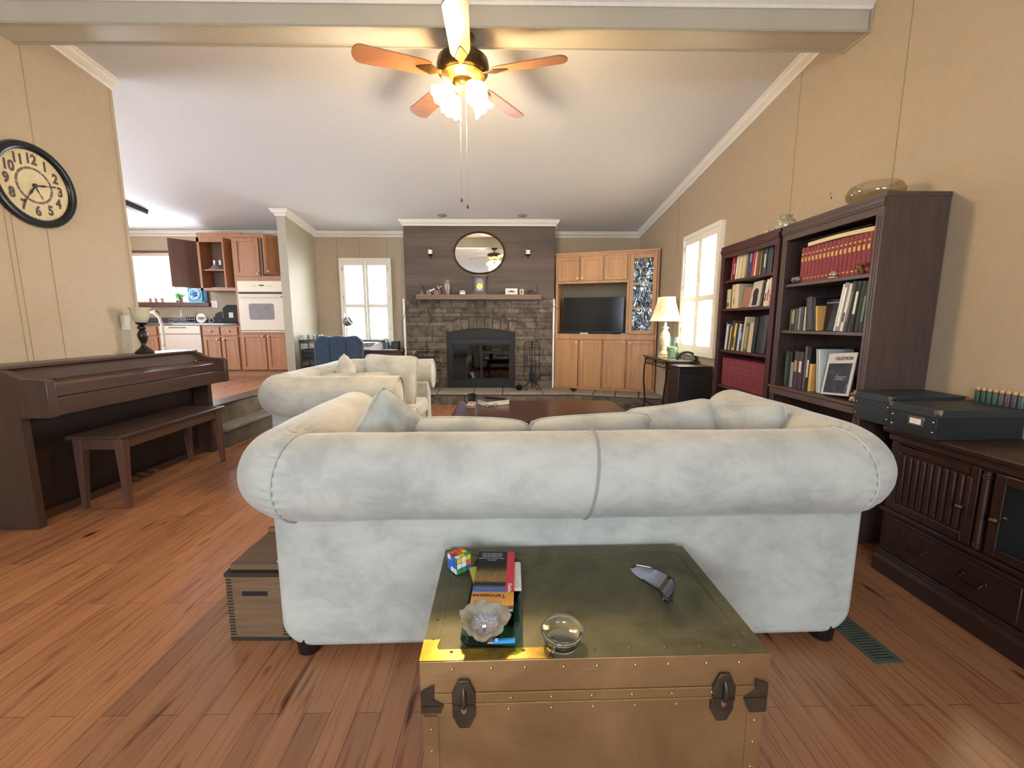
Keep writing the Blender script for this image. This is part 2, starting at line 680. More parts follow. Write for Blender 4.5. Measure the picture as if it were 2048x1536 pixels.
def crown(p0, p1, out, label=None, s=1.0, ext0=0.0, ext1=0.0):
    p0, p1, out = Vector(p0), Vector(p1), Vector(out)
    d = (p1 - p0).normalized()
    vs, n = [], len(PROF)
    for p, e in ((p0, -ext0), (p1, ext1)):
        for (u, v) in PROF:
            q = p + out * u * s + Vector((0, 0, -v * s)) + d * (e * u / 0.066)
            vs.append(tuple(q))
    fs = [tuple(range(n)), tuple(range(2 * n - 1, n - 1, -1))] + [(i, (i + 1) % n, (i + 1) % n + n, i + n) for i in range(n)]
    crown_n[0] += 1
    o = B().add(vs, fs).make('trim_%d' % crown_n[0], M_WHITE, smooth=20)
    struct(o, label)


YC = 6.6     # face of the chimney breast
BX0, BX1 = -1.517, 0.745
crown((XL, YF, zc(YF)), (BX0, YF, zc(YF)), (0, -1, 0), 'white crown moulding over the desk corner window')
crown((BX1, YF, zc(YF)), (XR, YF, zc(YF)), (0, -1, 0), 'white crown moulding above the corner cabinet')
crown((BX0, YC, zc(YC)), (BX1, YC, zc(YC)), (0, -1, 0), 'white crown moulding across the chimney breast', ext0=0.066, ext1=0.066)
crown((BX0, YC, zc(YC)), (BX0, YF, zc(YF)), (-1, 0, 0))
crown((BX1, YC, zc(YC)), (BX1, YF, zc(YF)), (1, 0, 0))
crown((XR, 2.98, zc(2.98)), (XR, YF, zc(YF)), (-1, 0, 0), 'white crown moulding sloping down the right wall')
crown((XR, -3, zc(-3)), (XR, 2.79, zc(2.79)), (-1, 0, 0))
crown((XL, 2.98, zc(2.98)), (XL, 3.645, zc(3.645)), (1, 0, 0), 'white crown moulding at the top of the clock wall')
crown((XL, -3, zc(-3)), (XL, 2.79, zc(2.79)), (1, 0, 0))
crown((XL, 6.226, zc(6.226)), (XL, YF, zc(YF)), (1, 0, 0), 'white crown moulding on the short partition', ext0=0.066)
crown((XL - 0.12, 6.226, zc(6.226)), (XL, 6.226, zc(6.226)), (0, -1, 0), 'white crown moulding on the end of the partition', ext0=0.066, ext1=0.066)
crown((-6.6, YF, zc(YF)), (XL - 0.12, YF, zc(YF)), (0, -1, 0), 'white crown moulding over the kitchen window')
crown((-6.6, 2.79, 3.13), (XR, 2.79, 3.13), (0, -1, 0), 'white crown moulding along the top of the beam')

# the chimney breast above the mantel: brown horizontal boards
m, bb = newmat('breast_boards')
v1 = coords(m, (0.8, 14, 14))
f1 = noise_node(m, v1, 1.6, 5, 0.6, 1.0)
v2 = coords(m, (0.3, 4, 4.0))
f2 = noise_node(m, v2, 1.6, 2, 0.5, 0.5)
cc = mix(m, 0.5, ramp(m, f1, [(0.3, lin('#3f3229')), (0.7, lin('#5e4b3f'))]), ramp(m, f2, [(0.35, lin('#41342c')), (0.65, lin('#695549'))]))
nodes(m)[1].new(cc, bb.inputs['Base Color'])
bb.inputs['Roughness'].default_value = 0.5
b = B()
b.box(BX0, BX1, YC, YF, 1.5, zc(YF))
b.prism([(YC, zc(YF)), (YF, zc(YF)), (YF, zc(YF)), (YC, zc(YC))], 'x', BX0, BX1)
for z in (1.72, 1.87, 2.02, 2.17, 2.32, 2.47, 2.62):
    b.box(BX0, BX1, YC - 0.0015, YC, z, z + 0.003, 1)
b.box(BX0 - 0.004, BX0, YC - 0.004, YC + 0.03, 1.56, 2.6, 1)
b.box(BX1, BX1 + 0.004, YC - 0.004, YC + 0.03, 1.56, 2.6, 1)
struct(b.make('wall_chimney_breast', [m, plain('#4c3b32', 0.6)], smooth=0), 'dark brown boarded chimney breast above the mantel')


# ------------------------------------------------------------- windows with plantation shutters
def shutter_window(name, W, H, M, label, panels=2, outer=0.045, slat_w=0.058):
    root = thing(name, label, 'window')
    del root['category']
    root['kind'] = 'structure'
    root.matrix_world = M
    mw = plain('#e9e3d5', 0.45, var=0.02)
    b = B()
    b.box(0, outer, -0.05, 0, 0, H).box(W - outer, W, -0.05, 0, 0, H).box(outer, W - outer, -0.05, 0, 0, outer).box(outer, W - outer, -0.05, 0, H - outer, H)
    b.make('frame', mw, root, bevel=0.003)
    g = B()
    g.box(outer, W - outer, 0.088, 0.092, outer, H - outer)
    g.make('glass', pane(), root, smooth=0)
    s = B()
    s.box(outer, W - outer, 0.07, 0.11, H / 2 - 0.02, H / 2 + 0.02).box(W / 2 - 0.012, W / 2 + 0.012, 0.07, 0.11, outer, H - outer)
    s.make('sash', mw, root)
    pw = (W - 2 * outer) / panels
    st_ = 0.042
    for i in range(panels):
        x0 = outer + i * pw + 0.002
        x1 = x0 + pw - 0.004
        p = B()
        p.box(x0, x0 + st_, -0.04, -0.012, outer, H - outer).box(x1 - st_, x1, -0.04, -0.012, outer, H - outer)
        zs = [outer, outer + 0.07, H * 0.46 - 0.03, H * 0.46 + 0.03, H - outer - 0.07, H - outer]
        for k in (0, 2, 4):
            p.box(x0 + st_, x1 - st_, -0.04, -0.012, zs[k], zs[k + 1])
        po = p.make('shutter', mw, root, bevel=0.002)
        sl = B()
        for (za, zb) in ((zs[1], zs[2]), (zs[3], zs[4])):
            k = int(round((zb - za) / 0.062))
            for j in range(k):
                z = za + (j + 0.5) * (zb - za) / k
                c, sn = math.cos(R(10)), math.sin(R(10))
                hw = slat_w / 2
                sl.prism([(-0.026 - hw * c, z - hw * sn - 0.004), (-0.026, z - 0.006), (-0.026 + hw * c, z + hw * sn - 0.004), (-0.026 + hw * c, z + hw * sn + 0.004), (-0.026, z + 0.006), (-0.026 - hw * c, z - hw * sn + 0.004)], 'x', x0 + st_, x1 - st_)
            sl.box((x0 + x1) / 2 - 0.005, (x0 + x1) / 2 + 0.005, -0.066, -0.057, za + 0.02, zb - 0.02)
        sl.make('louvres', mw, po, smooth=30)
        h = B()
        for z in (0.25, 0.75, 1.2):
            h.box(x0 - 0.006 if i == 0 else x1 - 0.006, x0 + 0.006 if i == 0 else x1 + 0.006, -0.046, -0.04, z, z + 0.06)
        h.make('hinge', plain('#8f8674', 0.4, 0.7), po)
    return root


shutter_window('window_1', 0.84, 1.40, Matrix.Translation((-2.69, YF, 0.83)), 'shuttered window behind the writing desk')
shutter_window('window_2', 0.90, 1.38, Matrix.Translation((XR, 5.256, 0.832)) @ Matrix.Rotation(R(-90), 4, 'Z'), 'shuttered window behind the table lamp')

k = thing('window_3', 'bright kitchen window above the sink', 'window')
del k['category']
k['kind'] = 'structure'
b = B()
b.box(-6.24, -4.82, YF - 0.05, YF, 1.46, 1.53).box(-6.24, -4.82, YF - 0.03, YF, 2.30, 2.345).box(-6.22, -6.15, YF - 0.03, YF, 1.53, 2.3).box(-4.91, -4.84, YF - 0.03, YF, 1.53, 2.3)
b.make('frame', wood('#6e4a40', '#4d3129', 'x', 0.45), k, bevel=0.006)
b = B()
b.box(-6.15, -4.91, YF + 0.02, YF + 0.06, 2.26, 2.3).box(-6.15, -4.91, YF + 0.02, YF + 0.06, 1.53, 1.56).box(-5.39, -5.35, YF + 0.02, YF + 0.06, 1.53, 2.3).box(-6.15, -6.12, YF + 0.02, YF + 0.06, 1.53, 2.3).box(-4.94, -4.91, YF + 0.02, YF + 0.06, 1.53, 2.3)
b.make('sash', M_WHITE, k)
b = B()
b.box(-6.15, -4.91, YF + 0.04, YF + 0.044, 1.53, 2.3)
b.make('glass', pane(), k, smooth=0)
b = B()
b.box(-6.15, -4.91, YF + 0.0, YF + 0.02, 1.50, 1.531)
b.make('sill', M_WHITE, k)
def wb(root):
    """builder taking room coordinates for a part of root"""
    bpy.context.view_layer.update()
    return B(root.matrix_basis.inverted())


# ------------------------------------------------------------- brass trunk
BR_TOP = mk_brass('#54533f', '#7e785a', 0.42, 5, 0.6)
BR_FRONT = mk_brass('#9c825c', '#c4a67a', 0.36, 3)
BR_DARK = mk_brass('#4b4136', '#655a4b', 0.45, 20)
t = thing('brass_trunk', 'large brass covered trunk in front of the sofa back, with two latches', 'trunk', (0.211, 0.885, 0), R(0.9))
W2, D = 0.406, 0.475
b = B()
b.box(-W2, W2, 0, D, 0.0, 0.315)
b.make('body', BR_FRONT, t, bevel=0.003)
b = B()
b.box(-W2 - 0.003, W2 + 0.003, -0.004, D + 0.003, 0.321, 0.43)
b.make('lid', [BR_TOP], t, bevel=0.004)
b = B()
b.box(-W2 - 0.004, W2 + 0.004, -0.0055, -0.003, 0.323, 0.427)
b.make('lid_front_plate', BR_FRONT, t)
# edge strips with their rivets
e = B()
e.box(-W2 - 0.004, W2 + 0.004, -0.008, -0.0055, 0.398, 0.431)
e.box(-W2 - 0.003, W2 + 0.003, -0.008, -0.0055, 0.322, 0.347)
e.box(-W2, W2, -0.003, 0, 0.282, 0.316)
for s in (-1, 1):
    xa, xb = (-W2 - 0.002, -W2 + 0.035) if s < 0 else (W2 - 0.035, W2 + 0.002)
    e.box(xa, xb, -0.003, 0, 0.0, 0.29)
e.box(-W2, W2, -0.003, 0, 0.0, 0.03)
for i in range(9):
    e.ball((-0.335 + i * 0.0837 + (0.006 if i % 2 else 0), -0.008, 0.412), 0.0045, 8, 5)
for i in range(6):
    e.ball((-0.20 + i * 0.095, -0.008, 0.334), 0.004, 8, 5)
    e.ball((-0.205 + i * 0.1, -0.003, 0.300), 0.004, 8, 5)
for s in (-1, 1):
    for z in (0.05, 0.12, 0.19, 0.25):
        e.ball((s * (W2 - 0.018), -0.003, z), 0.004, 8, 5)
e.make('front_edging', BR_FRONT, t, bevel=0.0008)
e = B()
f = 0.032
e.box(-W2 - 0.004, W2 + 0.004, -0.0055, f, 0.4295, 0.4315)
e.box(-W2 - 0.004, W2 + 0.004, D - f, D + 0.004, 0.4295, 0.4315)
e.box(-W2 - 0.004, -W2 + f, f, D - f, 0.4295, 0.4315).box(W2 - f, W2 + 0.004, f, D - f, 0.4295, 0.4315)
for i in range(9):
    e.ball((-0.34 + i * 0.085, 0.02, 0.4315), (0.005, 0.005, 0.002), 8, 5)
    e.ball((-0.34 + i * 0.085, D - 0.02, 0.4315), (0.005, 0.005, 0.002), 8, 5)
for i in range(6):
    for s in (-1, 1):
        e.ball((s * (W2 - 0.018), 0.06 + i * 0.072, 0.4315), (0.005, 0.005, 0.002), 8, 5)
e.make('top_edging', BR_TOP, t)
b = B()
b.add([(-W2 - 0.005, -0.006, 0.4318), (-W2 + 0.055, -0.006, 0.4318), (-W2 + 0.03, 0.035, 0.4318), (-W2 + 0.035, 0.06, 0.4318), (-W2 - 0.005, 0.06, 0.4318),
       (-W2 - 0.005, -0.006, 0.433), (-W2 + 0.055, -0.006, 0.433), (-W2 + 0.03, 0.035, 0.433), (-W2 + 0.035, 0.06, 0.433), (-W2 - 0.005, 0.06, 0.433)],
      [(4, 3, 2, 1, 0), (5, 6, 7, 8, 9), (0, 1, 6, 5), (1, 2, 7, 6), (2, 3, 8, 7), (3, 4, 9, 8), (4, 0, 5, 9)])
b.make('top_corner_plate', mk_brass('#b08a30', '#e2bd55', 0.22, 5), t, label='bright polished corner plate')
b = B()
b.box(-W2, -0.10, -0.0052, 0.028, 0.4316, 0.4322)
b.make('polished_strip', mk_brass('#a68238', '#d8b25a', 0.25, 9), t, label='strip of the edging worn bright')
for s in (-1, 1):
    c = B()
    pts = [(0, 0.355), (0.03, 0.372), (0.030, 0.335), (0.052, 0.318), (0.045, 0.300), (0.0, 0.300)] if s < 0 else [(0, 0.355), (0.03, 0.366), (0.030, 0.340), (0.055, 0.318), (0.04, 0.280), (0.0, 0.280)]
    for (z0_, z1_, nm) in ((0.3215, 0.40, 'a'), (0.27, 0.3185, 'b')):
        pp = [(s * (W2 + 0.003) - s * p, min(max(z, z0_), z1_)) for p, z in pts]
        c.prism(pp, 'y', -0.0115, -0.0078)
    c.make('corner_bracket', BR_DARK, t)
for x in (-0.310, 0.303):
    l = B()
    up = [(x - 0.027, 0.322), (x + 0.027, 0.322), (x + 0.027, 0.350), (x + 0.012, 0.385), (x - 0.012, 0.385), (x - 0.027, 0.350)]
    lo = [(x - 0.012, 0.257), (x + 0.012, 0.257), (x + 0.027, 0.288), (x + 0.027, 0.317), (x - 0.027, 0.317), (x - 0.027, 0.288)]
    l.prism(up, 'y', -0.014, -0.008)
    l.prism(lo, 'y', -0.010, -0.003)
    o = l.make('latch', BR_DARK, t, bevel=0.0015)
    l = B()
    l.tube([(x, -0.013, 0.366), (x, -0.019, 0.355), (x, -0.020, 0.335), (x, -0.017, 0.318)], [0.003, 0.0055, 0.006, 0.005], 10)
    l.box(x - 0.025, x + 0.025, -0.016, -0.012, 0.316, 0.323)
    l.make('latch_tongue', BR_DARK, o)
    l = B()
    l.prism([(x - 0.007, 0.316), (x + 0.007, 0.316), (x + 0.006, 0.305), (x, 0.298), (x - 0.006, 0.305)], 'y', -0.0145, -0.010)
    l.make('keyhole_plate', M_CHROME, o)
b = B()
b.box(-W2 - 0.004, W2 + 0.004, -0.0075, -0.003, 0.3165, 0.3205)
b.box(-W2 - 0.004, W2 + 0.004, -0.0088, -0.008, 0.3465, 0.3485)
b.make('seam_bead', mk_brass('#c9ad66', '#e6d08d', 0.2), t)

# ------------------------------------------------------------- things on the trunk
ZT = 0.4325
glass_g = pane('#9fc4b6', 0.14)
tr = thing('glass_tray', 'rectangular green tinted glass dish holding the guidebook, ashtray and lighter', 'tray', (-0.032, 1.09, ZT), R(-1.5))
b = B()
outer0, outer1 = rbox2(-0.066, 0.066, -0.178, 0.178, 0.02), rbox2(-0.075, 0.075, -0.188, 0.188, 0.025)
n = len(outer0)
vs = [(x, y, 0.0) for x, y in outer0] + [(x, y, 0.014) for x, y in outer1] + [(x * 0.96, y * 0.985, 0.014) for x, y in outer1] + [(x * 0.95, y * 0.98, 0.005) for x, y in outer0]
fs = [tuple(range(n - 1, -1, -1)), tuple(3 * n + i for i in range(n))]
for k_ in range(3):
    fs += [(k_ * n + i, k_ * n + (i + 1) % n, (k_ + 1) * n + (i + 1) % n, (k_ + 1) * n + i) for i in range(n)]
b.add(vs, fs)
b.make('dish', glass_g, tr, smooth=50)

ck = thing('puzzle_cube', 'scrambled colour puzzle cube on the back left corner of the brass trunk', 'toy', (-0.147, 1.240, ZT + 0.001), R(40))
b = B()
b.box(-0.026, 0.026, -0.026, 0.026, 0, 0.052)
b.make('core', M_BLACK, ck, bevel=0.002)
CC = {'W': '#e6e8ea', 'O': '#d9693f', 'R': '#b8354a', 'Y': '#e3cf2a', 'G': '#3f9c5c', 'B': '#2f6cc0'}
top = ['WYG', 'ROY', 'OOO']
right = ['YWY', 'WWO', 'GGB']
left = ['WBB', 'BBB', 'BWW']
cnt = 0
for r_ in range(3):
    for c_ in range(3):
        u0 = -0.026 + c_ * 0.01733 + 0.0009
        u1 = u0 + 0.0155
        z1 = 0.052 - r_ * 0.01733 - 0.0009
        z0 = z1 - 0.0155
        v0 = -0.026 + r_ * 0.01733 + 0.0009
        for (nm, args) in ((right[r_][c_], (u0, u1, -0.0266, -0.026, z0, z1)), (left[r_][2 - c_], (-0.0266, -0.026, u0, u1, z0, z1)), (top[r_][c_], (u0, u1, v0, v0 + 0.0155, 0.052, 0.0526)), ('WOBGRYWOG'[r_ * 3 + c_], (u0, u1, 0.026, 0.0266, z0, z1)), ('GYRWOBYGW'[r_ * 3 + c_], (0.026, 0.0266, u0, u1, z0, z1))):
            s = B()
            s.box(*args)
            s.make('sticker', plain(CC[nm], 0.3, var=0.01), ck, smooth=0)

# booklets and the guidebook
PAPER = plain('#e8e2cf', 0.8, var=0.03)
bk = thing('leaflet', 'yellow green leaflet sticking out under the guidebook on the glass dish', 'leaflet', (-0.045, 1.165, ZT + 0.0150), R(14))
B().box(-0.055, 0.05, -0.07, 0.07, 0, 0.0015).make('sheet', plain('#b9b836', 0.4), bk, smooth=0)
B().box(-0.055, -0.03, -0.07, -0.045, 0.0015, 0.0018).make('red_spot', plain('#c03a45', 0.4), bk, smooth=0)
bk = thing('guidebook', 'travel guidebook with a marsh photograph and yellow title band, lying in the glass dish', 'book', (-0.034, 1.148, ZT + 0.0170), R(-2))
gb = [(-0.057, 0.057, -0.148, 0.145)]
B().box(-0.056, 0.056, -0.132, 0.144, 0.0008, 0.0092).make('pages', PAPER, bk, smooth=0)
b = B()
b.box(-0.058, 0.058, -0.135, 0.145, 0, 0.0008).box(-0.058, -0.0572, -0.135, 0.145, 0, 0.010).box(-0.058, 0.058, -0.135, 0.145, 0.0092, 0.010)
b.make('cover', plain('#17181c', 0.25, var=0.02), bk, smooth=0)
ZC_ = 0.0100
b = B().box(-0.058, 0.0345, -0.122, -0.065, ZC_, ZC_ + 0.0003)
b.box(0.0345, 0.058, -0.122, -0.065, ZC_, ZC_ + 0.0003)
b.make('title_band', plain('#e0a22f', 0.25, var=0.02), bk, smooth=0)
B().box(0.034, 0.058, -0.065, 0.143, ZC_, ZC_ + 0.0003).make('red_band', plain('#d43a46', 0.25, var=0.02), bk, smooth=0)
mm, bb = newmat('cover_photograph')
v = coords(mm)
sx_ = nodes(mm)[0].new('ShaderNodeSeparateXYZ')
nodes(mm)[1].new(v, sx_.inputs[0])
mr = nodes(mm)[0].new('ShaderNodeMapRange')
mr.inputs['From Min'].default_value = -0.075
mr.inputs['From Max'].default_value = 0.075
nodes(mm)[1].new(sx_.outputs['Y'], mr.inputs['Value'])
base = ramp(mm, mr.outputs['Result'], [(0.0, lin('#4a72c8')), (0.18, lin('#5f86cf')), (0.27, lin('#1a1c26')), (0.34, lin('#221d17')), (0.42, lin('#a8824c')), (0.62, lin('#8b7c46')), (0.85, lin('#2b2b1c')), (1.0, lin('#15161a'))])
nn = noise_node(mm, v, 130, 5, 0.7, 1.0)
nodes(mm)[1].new(mix(mm, 0.55, base, ramp(mm, nn, [(0.35, lin('#1a1a16')), (0.65, lin('#e0c088'))]), 'OVERLAY'), bb.inputs['Base Color'])
bb.inputs['Roughness'].default_value = 0.25
B().box(-0.058, 0.034, -0.065, 0.085, ZC_, ZC_ + 0.0003).make('photograph', mm, bk, smooth=0)
MT = lambda x, y: frame((-1, 0, 0), (0, -1, 0), (0, 0, 1), (x, y, ZC_ + 0.0006))
text('title', 'Tennessee', 0.0215, plain('#2b2f6a', 0.4), bk, MT(-0.010, -0.082), 0.0002, 0.0004)
text('side_title', 'Guide', 0.016, plain('#f3ece4', 0.4), bk, frame((0, -1, 0), (1, 0, 0), (0, 0, 1), (0.046, -0.045, ZC_ + 0.0006)), 0.0002, 0.0002)
for i, (s, y) in enumerate((('Road Trips', 0.093), ('Where to go and do in Tennessee', 0.103), ('Top attractions and parks', 0.113), ('Recommended scenic drives', 0.122), ('Easy to follow route maps', 0.131))):
    text('blurb', s, 0.0058, plain('#e8e8e8', 0.4), bk, MT(-0.014, y), 0.0001)
B().box(0.034, 0.036, -0.133, -0.125, ZC_, ZC_ + 0.0005).box(0.042, 0.044, -0.133, -0.125, ZC_, ZC_ + 0.0005).box(0.034, 0.044, -0.134, -0.132, ZC_, ZC_ + 0.0005).box(0.034, 0.044, -0.126, -0.1245, ZC_, ZC_ + 0.0005).make('emblem', plain('#e0b050', 0.4), bk, smooth=0)

dm = thing('domino_strip', 'white strip of spotted dominoes along the right rim of the glass dish', 'dominoes', (0.034, 1.17, ZT + 0.0145), R(-1))
b = B()
b.box(-0.011, 0.011, -0.068, 0.068, 0, 0.009)
b.make('tile', plain('#ded9cc', 0.3), dm, bevel=0.002)
b = B()
for i in range(26):
    b.ball((random.uniform(-0.008, 0.008), -0.062 + i * 0.0049, 0.009), (0.0012, 0.0012, 0.0004), 6, 4)
b.make('pips', M_BLACK, dm)

# ashtray: rough slab of stone with a hollow, ash inside
at_ = thing('stone_ashtray', 'rough edged grey brown stone ashtray full of ash', 'ashtray', (-0.052, 0.955, ZT + 0.0070), 0, None, (R(10), 0, 0))
N = 56


def rough(a):
    return 0.0585 * (1 + 0.06 * math.sin(3 * a + 0.6) + 0.05 * math.sin(7 * a + 1.0) + 0.03 * math.sin(16 * a) + (0.08 if abs((a - 3.05)) < 0.25 else 0))


prof = [(0.50, 0.0), (0.56, 0.012), (0.78, 0.032), (0.97, 0.044), (1.0, 0.050), (0.93, 0.052), (0.74, 0.048), (0.60, 0.030), (0.50, 0.018), (0.0, 0.016)]
vs, fs = [], []
for k_, (q, z) in enumerate(prof):
    for j in range(N):
        a = 2 * PI * j / N
        rr = rough(a) if k_ < 6 else 0.0585 * (1 + 0.04 * math.sin(3 * a))
        notch = 0
        if 4 <= k_ <= 6 and abs(a - 3.05) < 0.14:
            notch = -0.007
        vs.append((q * rr * math.cos(a), q * rr * math.sin(a) * 1.0, z * 0.9 + notch + (0.002 * math.sin(9 * a) if 2 < k_ < 7 else 0)))
for k_ in range(len(prof) - 1):
    fs += [(k_ * N + j, k_ * N + (j + 1) % N, (k_ + 1) * N + (j + 1) % N, (k_ + 1) * N + j) for j in range(N)]
fs.append(tuple(range(N - 1, -1, -1)))
B().add(vs, fs).make('stone', plain('#8a8271', 0.75, var=0.22, scale=60, bmp=0.6), at_, smooth=50)
b = B()
vs, fs = [(0, 0, 0.026)], []
for k_, q in enumerate((0.25, 0.5, 0.66)):
    for j in range(28):
        a = 2 * PI * j / 28
        vs.append((q * 0.057 * math.cos(a), q * 0.057 * math.sin(a), 0.027 - 0.001 * k_ + 0.002 * math.sin(j * 2.3 + k_)))
fs = [(0, 1 + j, 1 + (j + 1) % 28) for j in range(28)]
for k_ in range(2):
    fs += [(1 + k_ * 28 + j, 1 + (k_ + 1) * 28 + j, 1 + (k_ + 1) * 28 + (j + 1) % 28, 1 + k_ * 28 + (j + 1) % 28) for j in range(28)]
o = b.add(vs, fs).make('ash', plain('#a3a5ab', 0.95, var=0.35, scale=190, bmp=0.8), at_)
o['kind'] = 'stuff'
B().box(-0.006, 0.003, -0.016, -0.009, 0.027, 0.032).make('foil_scrap', plain('#d9dde2', 0.3, 0.4), at_)

lg = thing('lighter', 'blue disposable lighter in the near end of the glass dish', 'lighter', (-0.012, 0.918, ZT + 0.0110), R(2))
B().tube([(-0.018, 0, 0), (0.033, 0, 0)], 0.0088, 14, sz=0.62).make('barrel', plain('#2f9be0', 0.15, coat=0.5), lg)
B().tube([(-0.033, 0, 0), (-0.0185, 0, 0)], 0.0078, 12, sz=0.6).make('hood', M_CHROME, lg)
B().box(-0.022, -0.015, 0.005, 0.0092, -0.003, 0.003).make('fork', plain('#b8262c', 0.35), lg)
B().box(-0.014, -0.008, -0.0055, 0.003, 0.005, 0.0062).make('label', plain('#e6f0f6', 0.3), lg)

# magnifier
cl = glassy('#f4f8f8', 0.0, 1.47, 'clear_acrylic')
mg = thing('magnifying_glass', 'round clear acrylic magnifier standing near the front edge of the trunk', 'magnifier', (0.134, 0.925, ZT + 0.001))
b = B()
b.lathe([(0.030, 0.0), (0.040, 0.001), (0.043, 0.006), (0.047, 0.022), (0.046, 0.023), (0.041, 0.008), (0.030, 0.003)], 40)
b.make('stand', cl, mg, smooth=50)
Ml = Matrix.Translation((0.002, 0.006, 0.028)) @ Matrix.Rotation(R(6), 4, 'X')
b = B(Ml)
b.lathe([(0.0, -0.003), (0.02, -0.0026), (0.044, -0.0005), (0.044, 0.0005), (0.02, 0.0038), (0.0, 0.005)], 48)
b.make('lens', cl, mg, smooth=60)
b = B(Ml)
b.lathe([(0.0442, -0.003), (0.050, -0.002), (0.052, 0.0005), (0.050, 0.003), (0.0442, 0.003), (0.0442, -0.003)], 48, caps=False)
b.make('rim', cl, mg, smooth=60)
B().tube([(-0.020, -0.034, 0.022), (-0.028, -0.046, 0.010)], 0.0048, 12).make('handle', cl, mg)
B().tube([(-0.028, -0.046, 0.010), (-0.031, -0.0505, 0.006)], 0.0055, 12).make('handle_cap', plain('#4a4654', 0.2, 0.8), mg)

# sunglasses resting on their lens edges
sg = thing('sunglasses', 'dark wraparound sunglasses near the back right corner of the trunk', 'sunglasses', (0.470, 1.118, ZT + 0.003), 0, None, (0, 0, R(-72)))


def arc(x):
    return 0.055 * (x / 0.075) ** 2


lens_m = plain('#75767c', 0.16, 0.2, var=0.1, scale=12, coat=0.5)
fr_m = plain('#111216', 0.2, var=0.02, coat=0.4)
for s in (-1, 1):
    vs, fs = [], []
    n_ = 12
    for i in range(n_ + 1):
        x = s * (0.008 + 0.064 * i / n_)
        d_ = 0.046 * math.sin(PI * min(1, (0.28 + 0.72 * i / n_)) ** 0.8) ** 0.6 + 0.004
        y = -arc(x)
        for (zz, yy) in ((0.044, y), (0.044 - d_ * 0.42, y - 0.014), (0.044 - d_ * 0.78, y - 0.032)):
            vs.append((x, yy, zz))
            vs.append((x, yy + 0.0015, zz))
    for i in range(n_):
        a, c = i * 6, (i + 1) * 6
        fs += [(a, a + 2, c + 2, c), (a + 2, a + 4, c + 4, c + 2), (a + 1, c + 1, c + 3, a + 3), (a + 3, c + 3, c + 5, a + 5), (a, c, c + 1, a + 1), (a + 4, a + 5, c + 5, c + 4)]
    fs += [(0, 1, 3, 2), (2, 3, 5, 4), (n_ * 6, n_ * 6 + 2, n_ * 6 + 3, n_ * 6 + 1), (n_ * 6 + 2, n_ * 6 + 4, n_ * 6 + 5, n_ * 6 + 3)]
    B().add(vs, fs).make('lens', lens_m, sg, smooth=60)
pts = [(x * 0.0078 , -arc(x * 0.0078), 0.046) for x in range(-10, 11)]
B().tube(pts, 0.0026, 8).make('brow_bar', fr_m, sg)
B().tube([(-0.010, 0.002, 0.030), (-0.004, 0.006, 0.036), (0.004, 0.006, 0.036), (0.010, 0.002, 0.030)], 0.0022, 8).make('nose_bridge', fr_m, sg)
for s in (-1, 1):
    B().tube([(s * 0.078, -arc(0.078), 0.046), (s * 0.083, -0.067, 0.040), (s * 0.060, -0.058, 0.014), (-s * 0.02, -0.028, 0.005), (-s * 0.045, -0.026, 0.003)], [0.004, 0.0055, 0.0035, 0.003, 0.003], 8).make('temple', fr_m, sg)

# ------------------------------------------------------------- sofas


def displace(o, amp, sc, seed=0):
    for v_ in o.data.vertices:
        nz = noise.noise(Vector(v_.co) * sc + Vector((seed, seed * 2.3, 0)))
        v_.co += v_.normal * nz * amp
    return o


def rollpath(cx, y0, yl, r, n=16):
    pts = [(-cx, yl - i * (yl - y0 - r) / 8) for i in range(9)]
    for i in range(1, n + 1):
        a = PI + (PI / 2) * i / n
        pts.append((-cx + r + r * math.cos(a), y0 + r + r * math.sin(a)))
    m_ = 14
    for i in range(1, m_):
        pts.append((-cx + r + (2 * cx - 2 * r) * i / m_, y0))
    for i in range(0, n + 1):
        a = 1.5 * PI + (PI / 2) * i / n
        pts.append((cx - r + r * math.cos(a), y0 + r + r * math.sin(a)))
    pts += [(cx, y0 + r + (i + 1) * (yl - y0 - r) / 8) for i in range(8)]
    return pts


